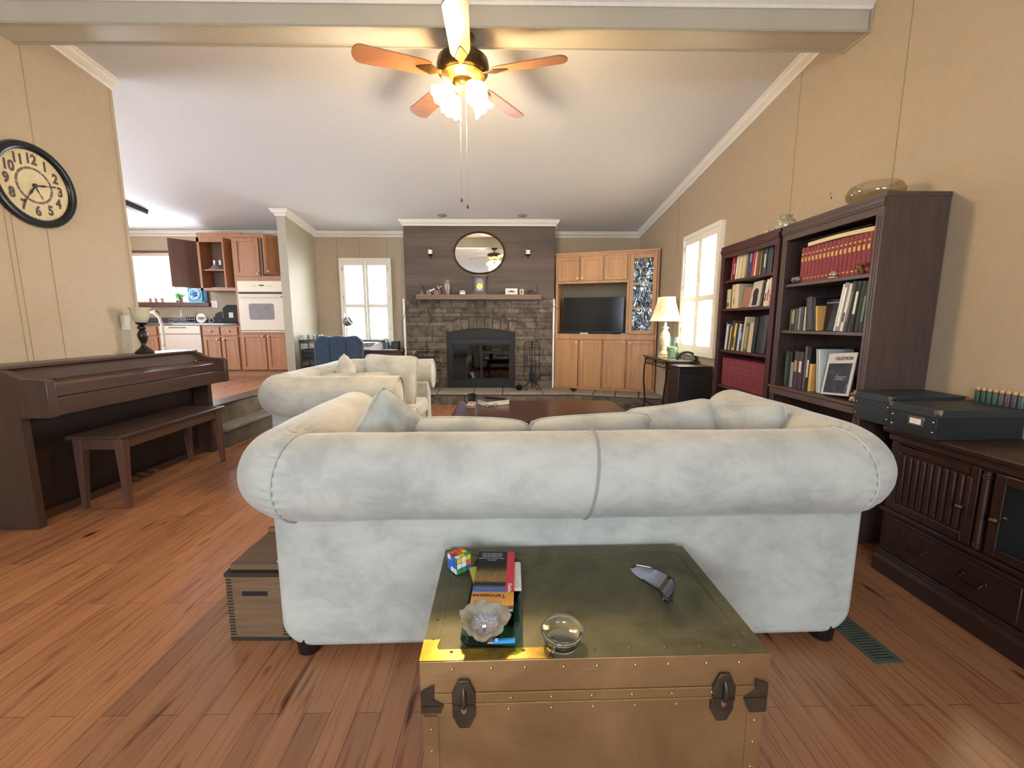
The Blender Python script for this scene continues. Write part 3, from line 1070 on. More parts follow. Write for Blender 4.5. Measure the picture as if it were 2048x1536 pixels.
def make_sofa(label, loc, rz, cx, ncush, seams):
    t = thing('sofa', label, 'sofa', loc, rz)
    bw = cx - 0.02       # half width of the body
    r, zr, yr = 0.152, 0.668, 0.045
    b = B()
    prof_ = rbox2(-bw, bw, 0.045, 0.60, 0.10, 7, (1, 1, 0, 0))
    b.prism(prof_, 'y', 0.0, 0.15)
    b.make('back_panel', M_SUEDE, t, bevel=0.02, seg=3)
    for s in (-1, 1):
        b = B()
        x0, x1 = sorted((s * bw, s * (bw - 0.15)))
        b.prism(rbox2(x0, x1, 0.045, 0.60, 0.05, 4, (1, 1, 0, 0)), 'y', 0.12, 0.93)
        b.make('arm', M_SUEDE, t, bevel=0.015, seg=3)
    b = B()
    b.box(-bw + 0.14, bw - 0.14, 0.14, 0.90, 0.06, 0.30)
    b.make('seat_base', M_SUEDE, t, bevel=0.02)
    b = B()
    b.prism([(0.14, 0.28), (0.30, 0.28), (0.20, 0.70), (0.10, 0.74)], 'x', -bw + 0.13, bw - 0.13)
    b.make('backrest', M_SUEDE, t, bevel=0.03, seg=3)
    path = rollpath(cx, yr, 0.95, 0.15)
    b = B()
    b.tube([(x, y, zr) for x, y in path], r, 120, up=(0, 0, 1))
    o = b.make('rolled_top', M_SUEDE, t, smooth=70, bevel=0.02, seg=3)
    displace(o, 0.006, 5.0, cx)
    for v_ in o.data.vertices:      # gathered pleats on the rounded ends of the roll
        ax = abs(v_.co.x) - (cx - 0.105)
        if ax > 0 and v_.co.y < yr + 0.16:
            rho = math.hypot(abs(v_.co.x) - (cx - 0.15), v_.co.y - yr - 0.15)
            th_ = math.atan2(v_.co.z - zr, rho - 0.15)
            fade = min(1.0, ax / 0.015) * max(0.0, 1 - ax / 0.13)
            v_.co += v_.normal * (0.011 * fade * (abs(math.sin(th_ * 15 + 1.5 * noise.noise(v_.co * 6))) - 0.6))
    # piping: on both arm fronts, round the roll at the seams
    for s in (-1, 1):
        pb = B()
        pb.tube([(s * cx + (r - 0.004) * math.cos(a * PI / 12), 0.955, zr + (r - 0.004) * math.sin(a * PI / 12)) for a in range(24)], 0.006, 6, True)
        pb.make('piping', M_SUEDE, t)
    for s in (-1, 1):
        q = B()
        q.lathe([(0.0, 0.0), (0.10, 0.004), (0.118, -0.004)], 24)
        qq = q.make('arm_front', M_SUEDE, t, loc=(s * cx, 0.950, zr), rot=(R(-90), 0, 0))
    for (x, ang) in seams:
        ringp = [(x + 0.02 * math.sin(a * PI / 14), yr - (r + 0.0025) * math.cos(a * PI / 14), zr + (r + 0.0025) * math.sin(a * PI / 14)) for a in range(-9, 17)]
        B().tube(ringp, 0.0045, 6).make('seam', plain('#989489', 0.8), t)
    # gathered corners
    for s in (-1, 1):
        c0 = Vector((s * (cx - 0.15), yr + 0.15, zr))
        gb_ = B()
        ctr = Vector((s * (cx - 0.15), yr + 0.15, zr))
        for ai in (14,):
            a = R(ai)
            dv = Vector((s * math.sin(a), -math.cos(a), 0))
            cc_ = ctr + dv * 0.15
            gb_.tube([tuple(cc_ + dv * ((r + 0.002) * math.cos(q * PI / 14)) + Vector((0, 0, (r + 0.002) * math.sin(q * PI / 14)))) for q in range(-9, 15)], 0.004, 6)
        gb_.make('corner_seam', M_SUEDE, t)
    w_ = (2 * bw - 0.30) / ncush
    for i in range(ncush):
        x0 = -bw + 0.15 + i * w_
        c = B()
        c.box(x0 + 0.004, x0 + w_ - 0.004, 0.26, 0.93, 0.302, 0.45)
        c.make('seat_cushion', M_SUEDE, t, bevel=0.035, seg=4)
    for (x, y) in ((-bw + 0.075, 0.045), (bw - 0.075, 0.045), (-bw + 0.12, 0.84), (bw - 0.12, 0.84)):
        c = B()
        c.lathe([(0.030, 0.0), (0.040, 0.010), (0.042, 0.03), (0.046, 0.075)], 16, (x, y, 0))
        c.make('foot', plain('#1a1210', 0.3), t)
    return t


make_sofa('long pale grey suede sofa with rolled back, seen from behind the brass trunk', (0.245, 1.400, 0), R(1.2), 1.065, 3, [(0.045, 0)])
make_sofa('smaller pale suede sofa at left, turned side on beyond the long one', (-1.725, 3.765, 0), R(-90), 0.715, 2, [])


def pillow(label, W, H, T, loc, rot, group=None, seed=1.0, piping=True, droop=0.0):
    t = thing('throw_pillow', label, 'pillow', loc, 0, group, rot)
    n_ = 22
    vs, fs = [], []
    for side in (1, -1):
        for i in range(n_ + 1):
            for j in range(n_ + 1):
                u, v = -1 + 2 * i / n_, -1 + 2 * j / n_
                e_ = max(0.0, (1 - u ** 4) * (1 - v ** 4)) ** 0.55
                px = 1 - 0.09 * (1 - v * v)
                py = 1 - 0.09 * (1 - u * u)
                x, z = u * W / 2 * px_(v), v * H / 2 * px_(u)
                y = side * T / 2 * e_
                y += 0.012 * noise.noise(Vector((u * 2.2 + seed, v * 2.2, side + seed * 3))) * e_ + 0.02 * droop * math.sin(u * 2 + seed)
                vs.append((x, y, z - droop * 0.03 * (u * u)))
    k = (n_ + 1) ** 2
    for s in (0, 1):
        for i in range(n_):
            for j in range(n_):
                a = s * k + i * (n_ + 1) + j
                q = (a, a + n_ + 1, a + n_ + 2, a + 1)
                fs.append(q if s else q[::-1])
    B().add(vs, fs).make('cover', M_SUEDE, t, smooth=180)
    if piping:
        edge = []
        m_ = 16
        for sgn in range(4):
            for i in range(m_):
                q = -1 + 2 * i / m_
                u, v = ((q, -1), (1, q), (-q, 1), (-1, -q))[sgn]
                edge.append((u * W / 2 * px_(v), 0.02 * droop * math.sin(u * 2 + seed), v * H / 2 * px_(u) - droop * 0.03 * u * u))
        B().tube(edge, 0.0055, 6, True).make('piping', M_SUEDE, t)
    return t


def px_(v):
    return 1 - 0.045 * (1 - v * v) - 0.07 * v ** 8


# pillows of the long sofa, leaning against its inner back
pillow('pillow propped upright in the left corner of the long sofa', 0.36, 0.36, 0.17, (-0.50, 1.80, 0.690), (R(-4), R(40), R(50)), None, 1.3)
pillow('long flat pillow lying along the left half of the long sofa back', 0.54, 0.42, 0.16, (-0.16, 1.80, 0.588), (R(-14), R(2), R(1)), None, 2.7, droop=0.6)
pillow('pillow against the middle of the long sofa back, right of the seam', 0.56, 0.42, 0.16, (0.385, 1.80, 0.598), (R(-14), R(-3), R(2)), None, 4.1, droop=0.4)
pillow('plump pillow with gathered corner, right of the middle pillow', 0.40, 0.42, 0.18, (0.775, 1.86, 0.632), (R(-18), R(-10), R(-8)), None, 5.9)
pillow('pillow tucked in the right corner of the long sofa', 0.38, 0.42, 0.19, (1.045, 1.84, 0.650), (R(-20), R(-4), R(-34)), None, 7.7)
# pillows of the smaller sofa
pillow('tilted square pillow at the left back of the smaller sofa', 0.42, 0.44, 0.16, (-1.40, 3.72, 0.655), (R(0), R(26), R(-62)), None, 8.8)
pillow('large square pillow facing the camera on the smaller sofa', 0.54, 0.50, 0.17, (-1.09, 3.98, 0.655), (R(-8), R(2), R(-10)), None, 9.9)
pillow('flat pillow lying behind the near arm of the smaller sofa', 0.60, 0.42, 0.14, (-1.20, 3.36, 0.60), (R(-8), R(-2), R(-4)), None, 11.1)

# ------------------------------------------------------------- wooden crate
cr = thing('wooden_crate', 'small finger-jointed wooden crate on the floor left of the long sofa', 'crate', (-0.935, 1.475, 0), R(-1))
M_CR = wood('#7d6044', '#4f3a29', 'x', 0.6)
M_CRD = plain('#2e241c', 0.7)
b = B()
b.box(-0.112, 0.108, 0, 0.30, 0.0, 0.262)
b.make('body', M_CR, cr, bevel=0.002)
for xa in (-0.113, 0.088):
    b = B()
    for i in range(19):
        z = 0.022 + i * 0.0125
        b.box(xa, xa + 0.021, -0.0012, 0.0, z, z + 0.006)
    b.make('finger_joints', M_CRD, cr, smooth=0)
B().box(-0.114, 0.110, -0.003, 0.302, 0.0, 0.014).make('bottom_rail', M_CRD, cr, bevel=0.001)
B().box(-0.055, 0.04, -0.0015, 0.004, 0.185, 0.203).make('hand_slot', plain('#1d1611', 0.8), cr, smooth=0)
b = B()
b.box(-0.116, 0.112, -0.004, 0.304, 0.262, 0.278)
b.make('top_rail', M_CRD, cr, bevel=0.001)
b = B()
b.box(-0.104, 0.10, 0.018, 0.29, 0.278, 0.300)
ld = b.make('lid', M_CR, cr, bevel=0.002)
B().box(-0.104, 0.10, 0.27, 0.292, 0.300, 0.316).make('cleat', M_CR, ld, bevel=0.001)
B().ball((0.065, 0.04, 0.301), (0.006, 0.006, 0.003)).make('nail_head', M_CHROME, ld)

# ------------------------------------------------------------- floor register
rg = thing('floor_register', 'grey green slatted floor register beside the right end of the long sofa', 'vent', (1.358, 1.46, 0), R(3.5))
M_RG = plain('#5e6658', 0.5, 0.3, var=0.1)
b = B()
b.box(-0.052, 0.052, -0.135, -0.12, 0.0005, 0.005).box(-0.052, 0.052, 0.12, 0.135, 0.0005, 0.005).box(-0.052, -0.040, -0.12, 0.12, 0.0005, 0.005).box(0.040, 0.052, -0.12, 0.12, 0.0005, 0.005)
b.make('frame', M_RG, rg, bevel=0.001)
B().box(-0.04, 0.04, -0.12, 0.12, 0.0003, 0.001).make('duct_opening', plain('#0d0d0c', 0.9), rg, smooth=0)
b = B()
for i in range(18):
    y = -0.117 + i * 0.0132
    b.box(-0.04, 0.04, y, y + 0.0065, 0.001, 0.0042)
b.make('slats', M_RG, rg, smooth=0)

# ------------------------------------------------------------- dark buffet at right
bf = thing('buffet', 'dark carved wood buffet with panelled doors along the right wall', 'cabinet', (1.82, 1.92, 0), R(-90))
# local x runs toward the camera (room -Y), local y toward the wall
L_ = 2.3
b = B()
b.box(0, L_, 0.012, 0.355, 0.10, 0.685)
b.make('carcass', M_BUFFET, bf, bevel=0.003)
b = B()
b.prism([(0.10, 0.0), (0.10, 0.03), (0.05, 0.02), (0.0, 0.035), (0.0, 0.06), (0.355, 0.06), (0.355, 0.0)][::-1] if 0 else [(-0.012, 0.0), (-0.012, 0.07), (0.0, 0.085), (0.0, 0.10), (0.35, 0.10), (0.35, 0.0)], 'x', 0.0, L_)
b.make('plinth', M_BUFFETY, bf, bevel=0.004)
b = B()
b.prism([(-0.025, 0.705), (-0.018, 0.690), (0.0, 0.684), (0.36, 0.684), (0.36, 0.715), (-0.02, 0.715), (-0.025, 0.712)], 'x', -0.02, L_)
b.make('top', M_BUFFETY, bf, bevel=0.003)
b = B()
b.box(-0.008, L_, 0.0, 0.02, 0.655, 0.685).box(-0.008, L_, -0.004, 0.02, 0.305, 0.325).box(-0.008, L_, 0.0, 0.02, 0.098, 0.115)
b.make('moulding', M_BUFFETY, bf, bevel=0.004)


def buffet_door(x0, x1, kind, knob_x):
    d_ = B()
    z0, z1 = 0.335, 0.648
    d_.box(x0, x1, 0.0, 0.014, z0, z1)
    d_.box(x0, x0 + 0.035, -0.008, 0, z0, z1).box(x1 - 0.035, x1, -0.008, 0, z0, z1).box(x0 + 0.035, x1 - 0.035, -0.008, 0, z0, z0 + 0.035).box(x0 + 0.035, x1 - 0.035, -0.008, 0, z1 - 0.035, z1)
    if kind == 'panel':
        k = 0
        x = x0 + 0.04
        while x < x1 - 0.045:
            d_.prism([(x, 0.0), (x + 0.005, -0.010), (x + 0.022, -0.010), (x + 0.027, 0.0)], 'z', z0 + 0.045, z1 - 0.045)
            x += 0.031
    o = d_.make('door', M_BUFFET, bf, bevel=0.003)
    if kind == 'glass':
        g = B()
        g.box(x0 + 0.036, x1 - 0.036, -0.004, -0.001, z0 + 0.036, z1 - 0.036)
        g.make('glass', plain('#1c2226', 0.08, 0.0, var=0.3, scale=8, coat=1.0), o)
    kb = B()
    kb.tube([(knob_x, 0.0, 0.48), (knob_x, -0.022, 0.48)], [0.006, 0.005], 10)
    kb.lathe([(0.0, 0.012), (0.012, 0.008), (0.016, 0.0), (0.012, -0.008), (0, -0.012)], 14, (knob_x, -0.024, 0.48))
    kb.lathe([(0.022, -0.002), (0.022, 0.002)], 14, (knob_x, 0, 0.48)) if 0 else None
    kb.make('knob', plain('#6b5436', 0.25, 0.9), o)


buffet_door(0.03, 0.395, 'panel', 0.355)
buffet_door(0.445, 0.83, 'glass', 0.475)
buffet_door(0.87, 1.27, 'glass', 1.24)
for x in (0.418, 0.85):
    c = B()
    c.tube([(x, -0.004, 0.34), (x, -0.004, 0.645)], 0.012, 10)
    for z in (0.35, 0.36, 0.63, 0.62):
        c.lathe([(0.013, -0.003), (0.016, 0), (0.013, 0.003)], 12, (x, -0.004, z))
    c.make('pilaster', M_BUFFET, bf)
for (x0, x1) in ((0.03, 0.60), (0.63, 1.25), (1.29, 2.2)):
    d_ = B()
    d_.box(x0, x1, -0.004, 0.014, 0.125, 0.295)
    d_.box(x0 + 0.02, x1 - 0.02, -0.009, -0.004, 0.145, 0.275)
    o = d_.make('drawer', M_BUFFET, bf, bevel=0.003)
    for xx in ((x0 * 0.7 + x1 * 0.3), (x0 * 0.3 + x1 * 0.7)):
        h = B()
        h.tube([(xx - 0.04, -0.012, 0.215), (xx - 0.035, -0.024, 0.200), (xx, -0.028, 0.190), (xx + 0.035, -0.024, 0.200), (xx + 0.04, -0.012, 0.215)], 0.004, 8)
        h.ball((xx - 0.04, -0.011, 0.216), (0.010, 0.004, 0.010)).ball((xx + 0.04, -0.011, 0.216), (0.010, 0.004, 0.010))
        h.make('handle', plain('#3b3022', 0.35, 0.8), o)

# black storage boxes
M_BOXD = plain('#1a2022', 0.5, var=0.12, scale=60)
M_BOXL = plain('#262d2f', 0.5, var=0.12, scale=60)


def storage_box(label, x0, y0, wx, wy, h, rz, plate):
    t = thing('storage_box', label, 'box', (x0, y0, 0.7155), rz)
    b = B()
    b.box(0.004, wx - 0.004, 0.004, wy - 0.004, 0, h - 0.012)
    b.make('body', M_BOXD, t, bevel=0.002)
    b = B()
    b.box(0, wx, 0, wy, h - 0.034, h)
    b.make('lid', M_BOXL, t, bevel=0.002)
    for (cx_, cy_, sx1, sy1) in ((0, 0, 1, 1), (wx, 0, -1, 1), (0, wy, 1, -1), (wx, wy, -1, -1)):
        m_ = B()
        z = h + 0.0008
        m_.add([(cx_, cy_, z), (cx_ + sx1 * 0.020, cy_, z), (cx_ + sx1 * 0.004, cy_ + sy1 * 0.004, z), (cx_, cy_ + sy1 * 0.020, z)], [(0, 1, 2, 3)])
        e = 0.0012
        m_.add([(cx_ + sx1 * 0.018, cy_ - sy1 * e, h), (cx_ - sx1 * e, cy_ - sy1 * e, h), (cx_ - sx1 * e, cy_ - sy1 * e, h - 0.021), (cx_ + sx1 * 0.004, cy_ - sy1 * e, h - 0.014), (cx_ + sx1 * 0.008, cy_ - sy1 * e, h - 0.026), (cx_ + sx1 * 0.018, cy_ - sy1 * e, h - 0.014)], [tuple(range(6))])
        m_.add([(cx_ - sx1 * e, cy_ + sy1 * 0.018, h), (cx_ - sx1 * e, cy_ - sy1 * e, h), (cx_ - sx1 * e, cy_ - sy1 * e, h - 0.021), (cx_ - sx1 * e, cy_ + sy1 * 0.004, h - 0.014), (cx_ - sx1 * e, cy_ + sy1 * 0.008, h - 0.026), (cx_ - sx1 * e, cy_ + sy1 * 0.018, h - 0.014)], [tuple(range(6))])
        m_.make('corner_cap', M_CHROME, t, smooth=0)
    for y in (0.018, wy - 0.018):
        for z in (0.03, h - 0.055):
            B().ball((0.003, y, z), (0.003, 0.0045, 0.0045)).make('stud', M_CHROME, t)
    if plate:
        p_ = B()
        ym = wy * 0.42
        p_.box(0.0015, 0.004, ym - 0.035, ym + 0.035, h - 0.085, h - 0.045)
        o = p_.make('label_holder', plain('#8d8a84', 0.3, 0.9), t, bevel=0.001)
        B().box(0.0005, 0.0016, ym - 0.024, ym + 0.024, h - 0.077, h - 0.053).make('card', plain('#e8ddd0', 0.7), o, smooth=0)
    return t


storage_box('low dark storage box with a metal label holder, nearest on the buffet', 1.775, 1.675, 0.395, 0.215, 0.128, R(2), True)
storage_box('dark storage box behind the labelled one, against the bookcase end', 1.80, 1.915, 0.37, 0.215, 0.142, R(1), False)

g6 = 'row of capped tubes by the wall'
tb = thing('capped_tube', 'leftmost small dark green capped tube in the row by the right wall', 'tube', (2.150, 1.868, 0.7155 + 0.1285), 0, g6)
tubes = []
cols_t = ['#2d4a3c', '#2f4b3d', '#38503f', '#3c5247', '#4a4a50', '#54424c', '#4c3f48', '#3b4a40']
ords = ['leftmost', 'second', 'third', 'fourth', 'fifth', 'sixth', 'seventh', 'eighth']
for i in range(8):
    if i == 0:
        t_ = tb
    else:
        t_ = thing('capped_tube', '%s small %s capped tube from the left in the row by the right wall' % (ords[i], 'dark green' if i < 4 or i == 7 else 'grey purple'), 'tube', (2.150, 1.868 - i * 0.0235, 0.7155 + 0.1285), 0, g6)
    B().lathe([(0.0108, 0.0), (0.0112, 0.002), (0.0112, 0.052), (0.0095, 0.055)], 16).make('barrel', plain(cols_t[i], 0.4), t_)
    B().lathe([(0.0095, 0.055), (0.0098, 0.056), (0.0098, 0.066), (0.008, 0.068)], 16).make('cap', plain('#cda478', 0.45), t_)

# ------------------------------------------------------------- piano
pn = thing('piano', 'dark brown spinet piano with closed lid against the left wall', 'piano', (-2.8, 3.15, 0))
side = [(-3.055, 0.0), (-2.735, 0.0), (-2.735, 0.665), (-2.565, 0.665), (-2.560, 0.875), (-2.60, 0.882), (-2.70, 0.886), (-2.745, 0.900), (-2.785, 0.925), (-2.84, 0.943), (-3.055, 0.943)]
for (y0, y1) in ((2.375, 2.425), (3.885, 3.935)):
    b = wb(pn)
    b.prism(side, 'y', y0, y1)
    b.make('side_panel', M_PIANOZ, pn, bevel=0.004)
b = wb(pn)
b.box(-3.055, -2.835, 2.365, 3.945, 0.935, 0.955)
b.make('top_lid', M_PIANO, pn, bevel=0.004)
b = wb(pn)
b.prism([(-2.88, 0.935), (-2.855, 0.935), (-2.765, 0.862), (-2.790, 0.85)], 'y', 2.425, 3.885)
b.make('music_panel', M_PIANO, pn, bevel=0.002)
b = wb(pn)
b.prism([(-2.79, 0.862), (-2.62, 0.850), (-2.595, 0.843), (-2.590, 0.775), (-2.79, 0.775)], 'y', 2.425, 3.885)
fb = b.make('fallboard', wood('#4a2f2a', '#2f1c19', 'y', 0.25, 1.0, 0.8), pn, bevel=0.004)
for y in (2.56, 3.72):
    B().ball((y * 0, 0, 0), 0.001) if 0 else None
    q = wb(pn)
    q.ball((-2.70, y, 0.868), (0.009, 0.009, 0.010))
    q.make('fallboard_knob', plain('#5a4a38', 0.3, 0.8), fb)
b = wb(pn)
b.box(-2.76, -2.580, 2.425, 3.885, 0.668, 0.773)
b.make('key_slip', M_PIANO, pn, bevel=0.004)
b = wb(pn)
b.box(-2.90, -2.87, 2.425, 3.885, 0.05, 0.70)
b.make('lower_panel', wood('#33241f', '#221713', 'y', 0.4), pn, bevel=0.003)
b = wb(pn)
b.box(-3.05, -2.83, 2.425, 3.885, 0.0, 0.05)
b.box(-3.05, -2.90, 2.425, 3.885, 0.05, 0.93)
b.make('bottom_rail', M_PIANO, pn)
for y in (3.06, 3.15, 3.24):
    b = wb(pn)
    b.tube([(-2.88, y, 0.055), (-2.80, y, 0.065), (-2.76, y, 0.058), (-2.735, y, 0.050)], [0.008, 0.010, 0.014, 0.012], 10, sz=0.45)
    b.make('pedal', mk_brass('#8a7a50', '#b8a570', 0.25, 5), pn)

bn = thing('piano_bench', 'dark wooden piano bench with four tapered legs in front of the piano', 'bench', (-2.605, 3.135, 0))
b = B()
b.box(-0.172, 0.172, -0.505, 0.505, 0.468, 0.490)
b.make('seat', wood('#4b3a33', '#30241f', 'y', 0.35), bn, bevel=0.005)
b = B()
b.box(-0.145, 0.145, -0.47, -0.45, 0.395, 0.468).box(-0.145, 0.145, 0.45, 0.47, 0.395, 0.468).box(-0.145, -0.127, -0.45, 0.45, 0.395, 0.468).box(0.127, 0.145, -0.45, 0.45, 0.395, 0.468)
b.make('apron', wood('#5d4033', '#3d2a22', 'y', 0.4), bn, bevel=0.002)
for sx in (-1, 1):
    for sy in (-1, 1):
        b = B()
        x, y = sx * 0.130, sy * 0.452
        tx, ty = sx * 0.138, sy * 0.466
        vs = []
        for (cx_, cy_, h_, z) in ((tx, ty, 0.014, 0.0), (x, y, 0.026, 0.40), (x, y, 0.026, 0.467)):
            vs += [(cx_ - h_, cy_ - h_, z), (cx_ + h_, cy_ - h_, z), (cx_ + h_, cy_ + h_, z), (cx_ - h_, cy_ + h_, z)]
        fs = [(3, 2, 1, 0), (8, 9, 10, 11)] + [(k * 4 + i, k * 4 + (i + 1) % 4, k * 4 + 4 + (i + 1) % 4, k * 4 + 4 + i) for k in range(2) for i in range(4)]
        b.add(vs, fs)
        b.make('leg', wood('#63443a', '#432d26', 'z', 0.4), bn, bevel=0.002)

lp = thing('uplight_lamp', 'small dark lamp with a ribbed glass bowl shade on the piano', 'lamp', (-2.92, 3.475, 0.9555))
b = B()
b.lathe([(0.062, 0), (0.064, 0.008), (0.054, 0.022), (0.040, 0.034), (0.024, 0.050), (0.016, 0.075), (0.022, 0.095), (0.033, 0.125), (0.036, 0.150), (0.026, 0.175), (0.016, 0.188), (0.030, 0.200), (0.030, 0.210), (0.016, 0.222), (0.036, 0.236), (0.040, 0.245), (0.02, 0.25)], 28)
b.make('base', plain('#2a2522', 0.35, 0.4, var=0.3, scale=40, bmp=0.3), lp)
vs, fs = [], []
pr = [(0.026, 0.236), (0.038, 0.248), (0.050, 0.275), (0.057, 0.310), (0.062, 0.345), (0.074, 0.364), (0.072, 0.365), (0.059, 0.346), (0.054, 0.312), (0.047, 0.278), (0.035, 0.252), (0.024, 0.242)]
n_ = 72
for k_, (r_, z) in enumerate(pr):
    for j in range(n_):
        q = r_ * (1 + 0.02 * math.cos(j * PI))
        a = 2 * PI * j / n_
        vs.append((q * math.cos(a), q * math.sin(a), z))
for k_ in range(len(pr) - 1):
    fs += [(k_ * n_ + j, k_ * n_ + (j + 1) % n_, (k_ + 1) * n_ + (j + 1) % n_, (k_ + 1) * n_ + j) for j in range(n_)]
mm, bb = newmat('mercury_glass')
bb.inputs['Base Color'].default_value = lin('#f0ead2')
bb.inputs['Roughness'].default_value = 0.22
bb.inputs['Transmission Weight'].default_value = 0.45
bb.inputs['Metallic'].default_value = 0.15
B().add(vs, fs).make('shade', mm, lp, smooth=60)

sw = thing('light_switch', 'cream wall plate behind the lamp on the piano wall', 'switch', (XL, 3.507, 1.20))
B().box(0, 0.006, -0.038, 0.038, -0.058, 0.058).make('plate', plain('#d9d0b8', 0.4), sw, bevel=0.002)
B().box(0.006, 0.009, -0.017, 0.017, -0.033, 0.033).make('rocker', plain('#ddd5c0', 0.35), sw, bevel=0.001)

# ------------------------------------------------------------- wall clock
ck = thing('wall_clock', 'large round black framed clock with arabic numerals on the left wall', 'clock', (XL + 0.0, 2.96, 2.083), 0, None, (R(90), 0, R(90)))
# local x -> room +Y, local y -> up, local z -> out of the wall
bpy.context.view_layer.update()
b = B()
b.lathe([(0.258, 0.0), (0.262, 0.012), (0.255, 0.030), (0.236, 0.036), (0.218, 0.028), (0.212, 0.016), (0.212, 0.0)], 72)
b.make('frame', plain('#15181c', 0.3, 0.2, var=0.1), ck, smooth=50)
mm, bb = newmat('clock_face')
v = coords(mm)
f_ = noise_node(mm, v, 9, 5, 0.6)
nodes(mm)[1].new(ramp(mm, f_, [(0.3, lin('#c2b48e')), (0.7, lin('#d9cca6'))]), bb.inputs['Base Color'])
bb.inputs['Roughness'].default_value = 0.5
B().lathe([(0.0, 0.010), (0.2125, 0.010), (0.2125, 0.004)], 64).make('dial', mm, ck, smooth=0)
M_NUM = plain('#54453f', 0.6)
ring = B()
for q in range(12):
    a0, a1 = q * PI / 6 + 0.02, (q + 1) * PI / 6 - 0.02
    pts = [(0.112 * math.cos(a0 + (a1 - a0) * i / 6), 0.112 * math.sin(a0 + (a1 - a0) * i / 6)) for i in range(7)] + [(0.098 * math.cos(a1 - (a1 - a0) * i / 6), 0.098 * math.sin(a1 - (a1 - a0) * i / 6)) for i in range(7)]
    ring.prism(pts, 'z', 0.0102, 0.011)
ring.make('chapter_ring', plain('#6b5c50', 0.6), ck, smooth=0)
ring = B()
for q in range(60):
    a = q * PI / 30
    ring.ball((0.206 * math.cos(a), 0.206 * math.sin(a), 0.0105), (0.003, 0.003, 0.0006), 6, 4)
ring.make('minute_dots', plain('#6b5c50', 0.6), ck, smooth=0)
for h_ in range(1, 13):
    a = PI / 2 - h_ * PI / 6
    cx_, cy_ = 0.160 * math.cos(a), 0.160 * math.sin(a)
    text('numeral', str(h_), 0.084, M_NUM, ck, Matrix.Translation((cx_, cy_, 0.0112)) @ Matrix.Scale(0.82, 4, (1, 0, 0)), 0.0004, 0.0038)
M_HAND = plain('#2a2320', 0.4)


def hand(name, length, deg, wd, z):
    a = R(90 - deg)
    d_ = Vector((math.cos(a), math.sin(a), 0))
    p_ = Vector((-d_.y, d_.x, 0))
    b = B()
    st_ = [(-0.02, 0.25), (0.0, 0.5), (0.22, 0.9), (0.35, 1.25), (0.5, 0.4), (0.72, 0.35), (0.8, 1.1), (0.87, 0.35), (1.0, 0.1)]
    L = [d_ * (s * length) + p_ * (w__ * wd) for s, w__ in st_]
    Rr = [d_ * (s * length) - p_ * (w__ * wd) for s, w__ in st_][::-1]
    b.prism([(q.x, q.y) for q in L + Rr], 'z', z, z + 0.0015)
    b.make(name, M_HAND, ck, smooth=0)


hand('hour_hand', 0.155, 78, 0.0055, 0.014)
hand('minute_hand', 0.165, 214, 0.006, 0.018)
hand('alarm_hand', 0.09, 152, 0.004, 0.012)
B().lathe([(0.013, 0.010), (0.013, 0.022), (0.006, 0.026), (0, 0.027)], 20).make('hub', M_HAND, ck)

# ------------------------------------------------------------- ceiling fan
fn = thing('ceiling_fan', 'ceiling fan with wooden blades and lit glass shades hanging below the beam', 'fan', (-0.26, 2.88, 2.932))
M_BRZ = plain('#6a5330', 0.3, 0.85, var=0.15)
b = B()
b.lathe([(0.045, -0.045), (0.070, -0.020), (0.075, 0.0)], 28)
b.cyl((0, 0, -0.13), (0, 0, -0.04), 0.013)
b.make('downrod', M_BRZ, fn)
b = B()
b.lathe([(0.03, -0.110), (0.11, -0.115), (0.155, -0.132), (0.162, -0.165), (0.155, -0.200), (0.130, -0.222)][::-1], 40)
b.make('motor_housing', plain('#54452f', 0.28, 0.85, var=0.1), fn, smooth=50)
b = B()
b.lathe([(0.0, -0.30), (0.055, -0.295), (0.07, -0.272), (0.065, -0.25), (0.11, -0.238), (0.135, -0.222), (0.06, -0.221)], 36)
b.make('switch_housing', plain('#9a8350', 0.3, 0.85, var=0.15, scale=60, bmp=0.2), fn, smooth=50)
M_BLADE = wood('#8e6247', '#6b452f', 'x', 0.35, 1.0, 0.8)
for k_ in range(5):
    a = R(-88 + 72 * k_)
    M0 = Matrix.Rotation(a, 4, 'Z') @ Matrix.Translation((0, 0, -0.215)) @ Matrix.Rotation(R(12), 4, 'X')
    b = B(M0)
    out = []
    for i in range(9):
        q = PI / 2 - PI * i / 8
        out.append((0.60 + 0.05 * math.cos(q), 0.068 * math.sin(q)))
    out += [(0.24, -0.058), (0.20, -0.045), (0.20, 0.045), (0.24, 0.058)]
    b.prism(out, 'z', 0.0, 0.007)
    o = b.make('blade', M_BLADE, fn, bevel=0.0015)
    b = B(M0)
    b.prism([(0.10, -0.02), (0.16, -0.016), (0.20, -0.038), (0.27, -0.012), (0.29, 0.0), (0.27, 0.012), (0.20, 0.038), (0.16, 0.016), (0.10, 0.02)], 'z', -0.005, -0.0005)
    b.make('blade_bracket', M_BRZ, o, bevel=0.001)
SH = plain('#ffe9c0', 0.4, 0, 0.0, 10, 0, '#ffc36a', 9.0)
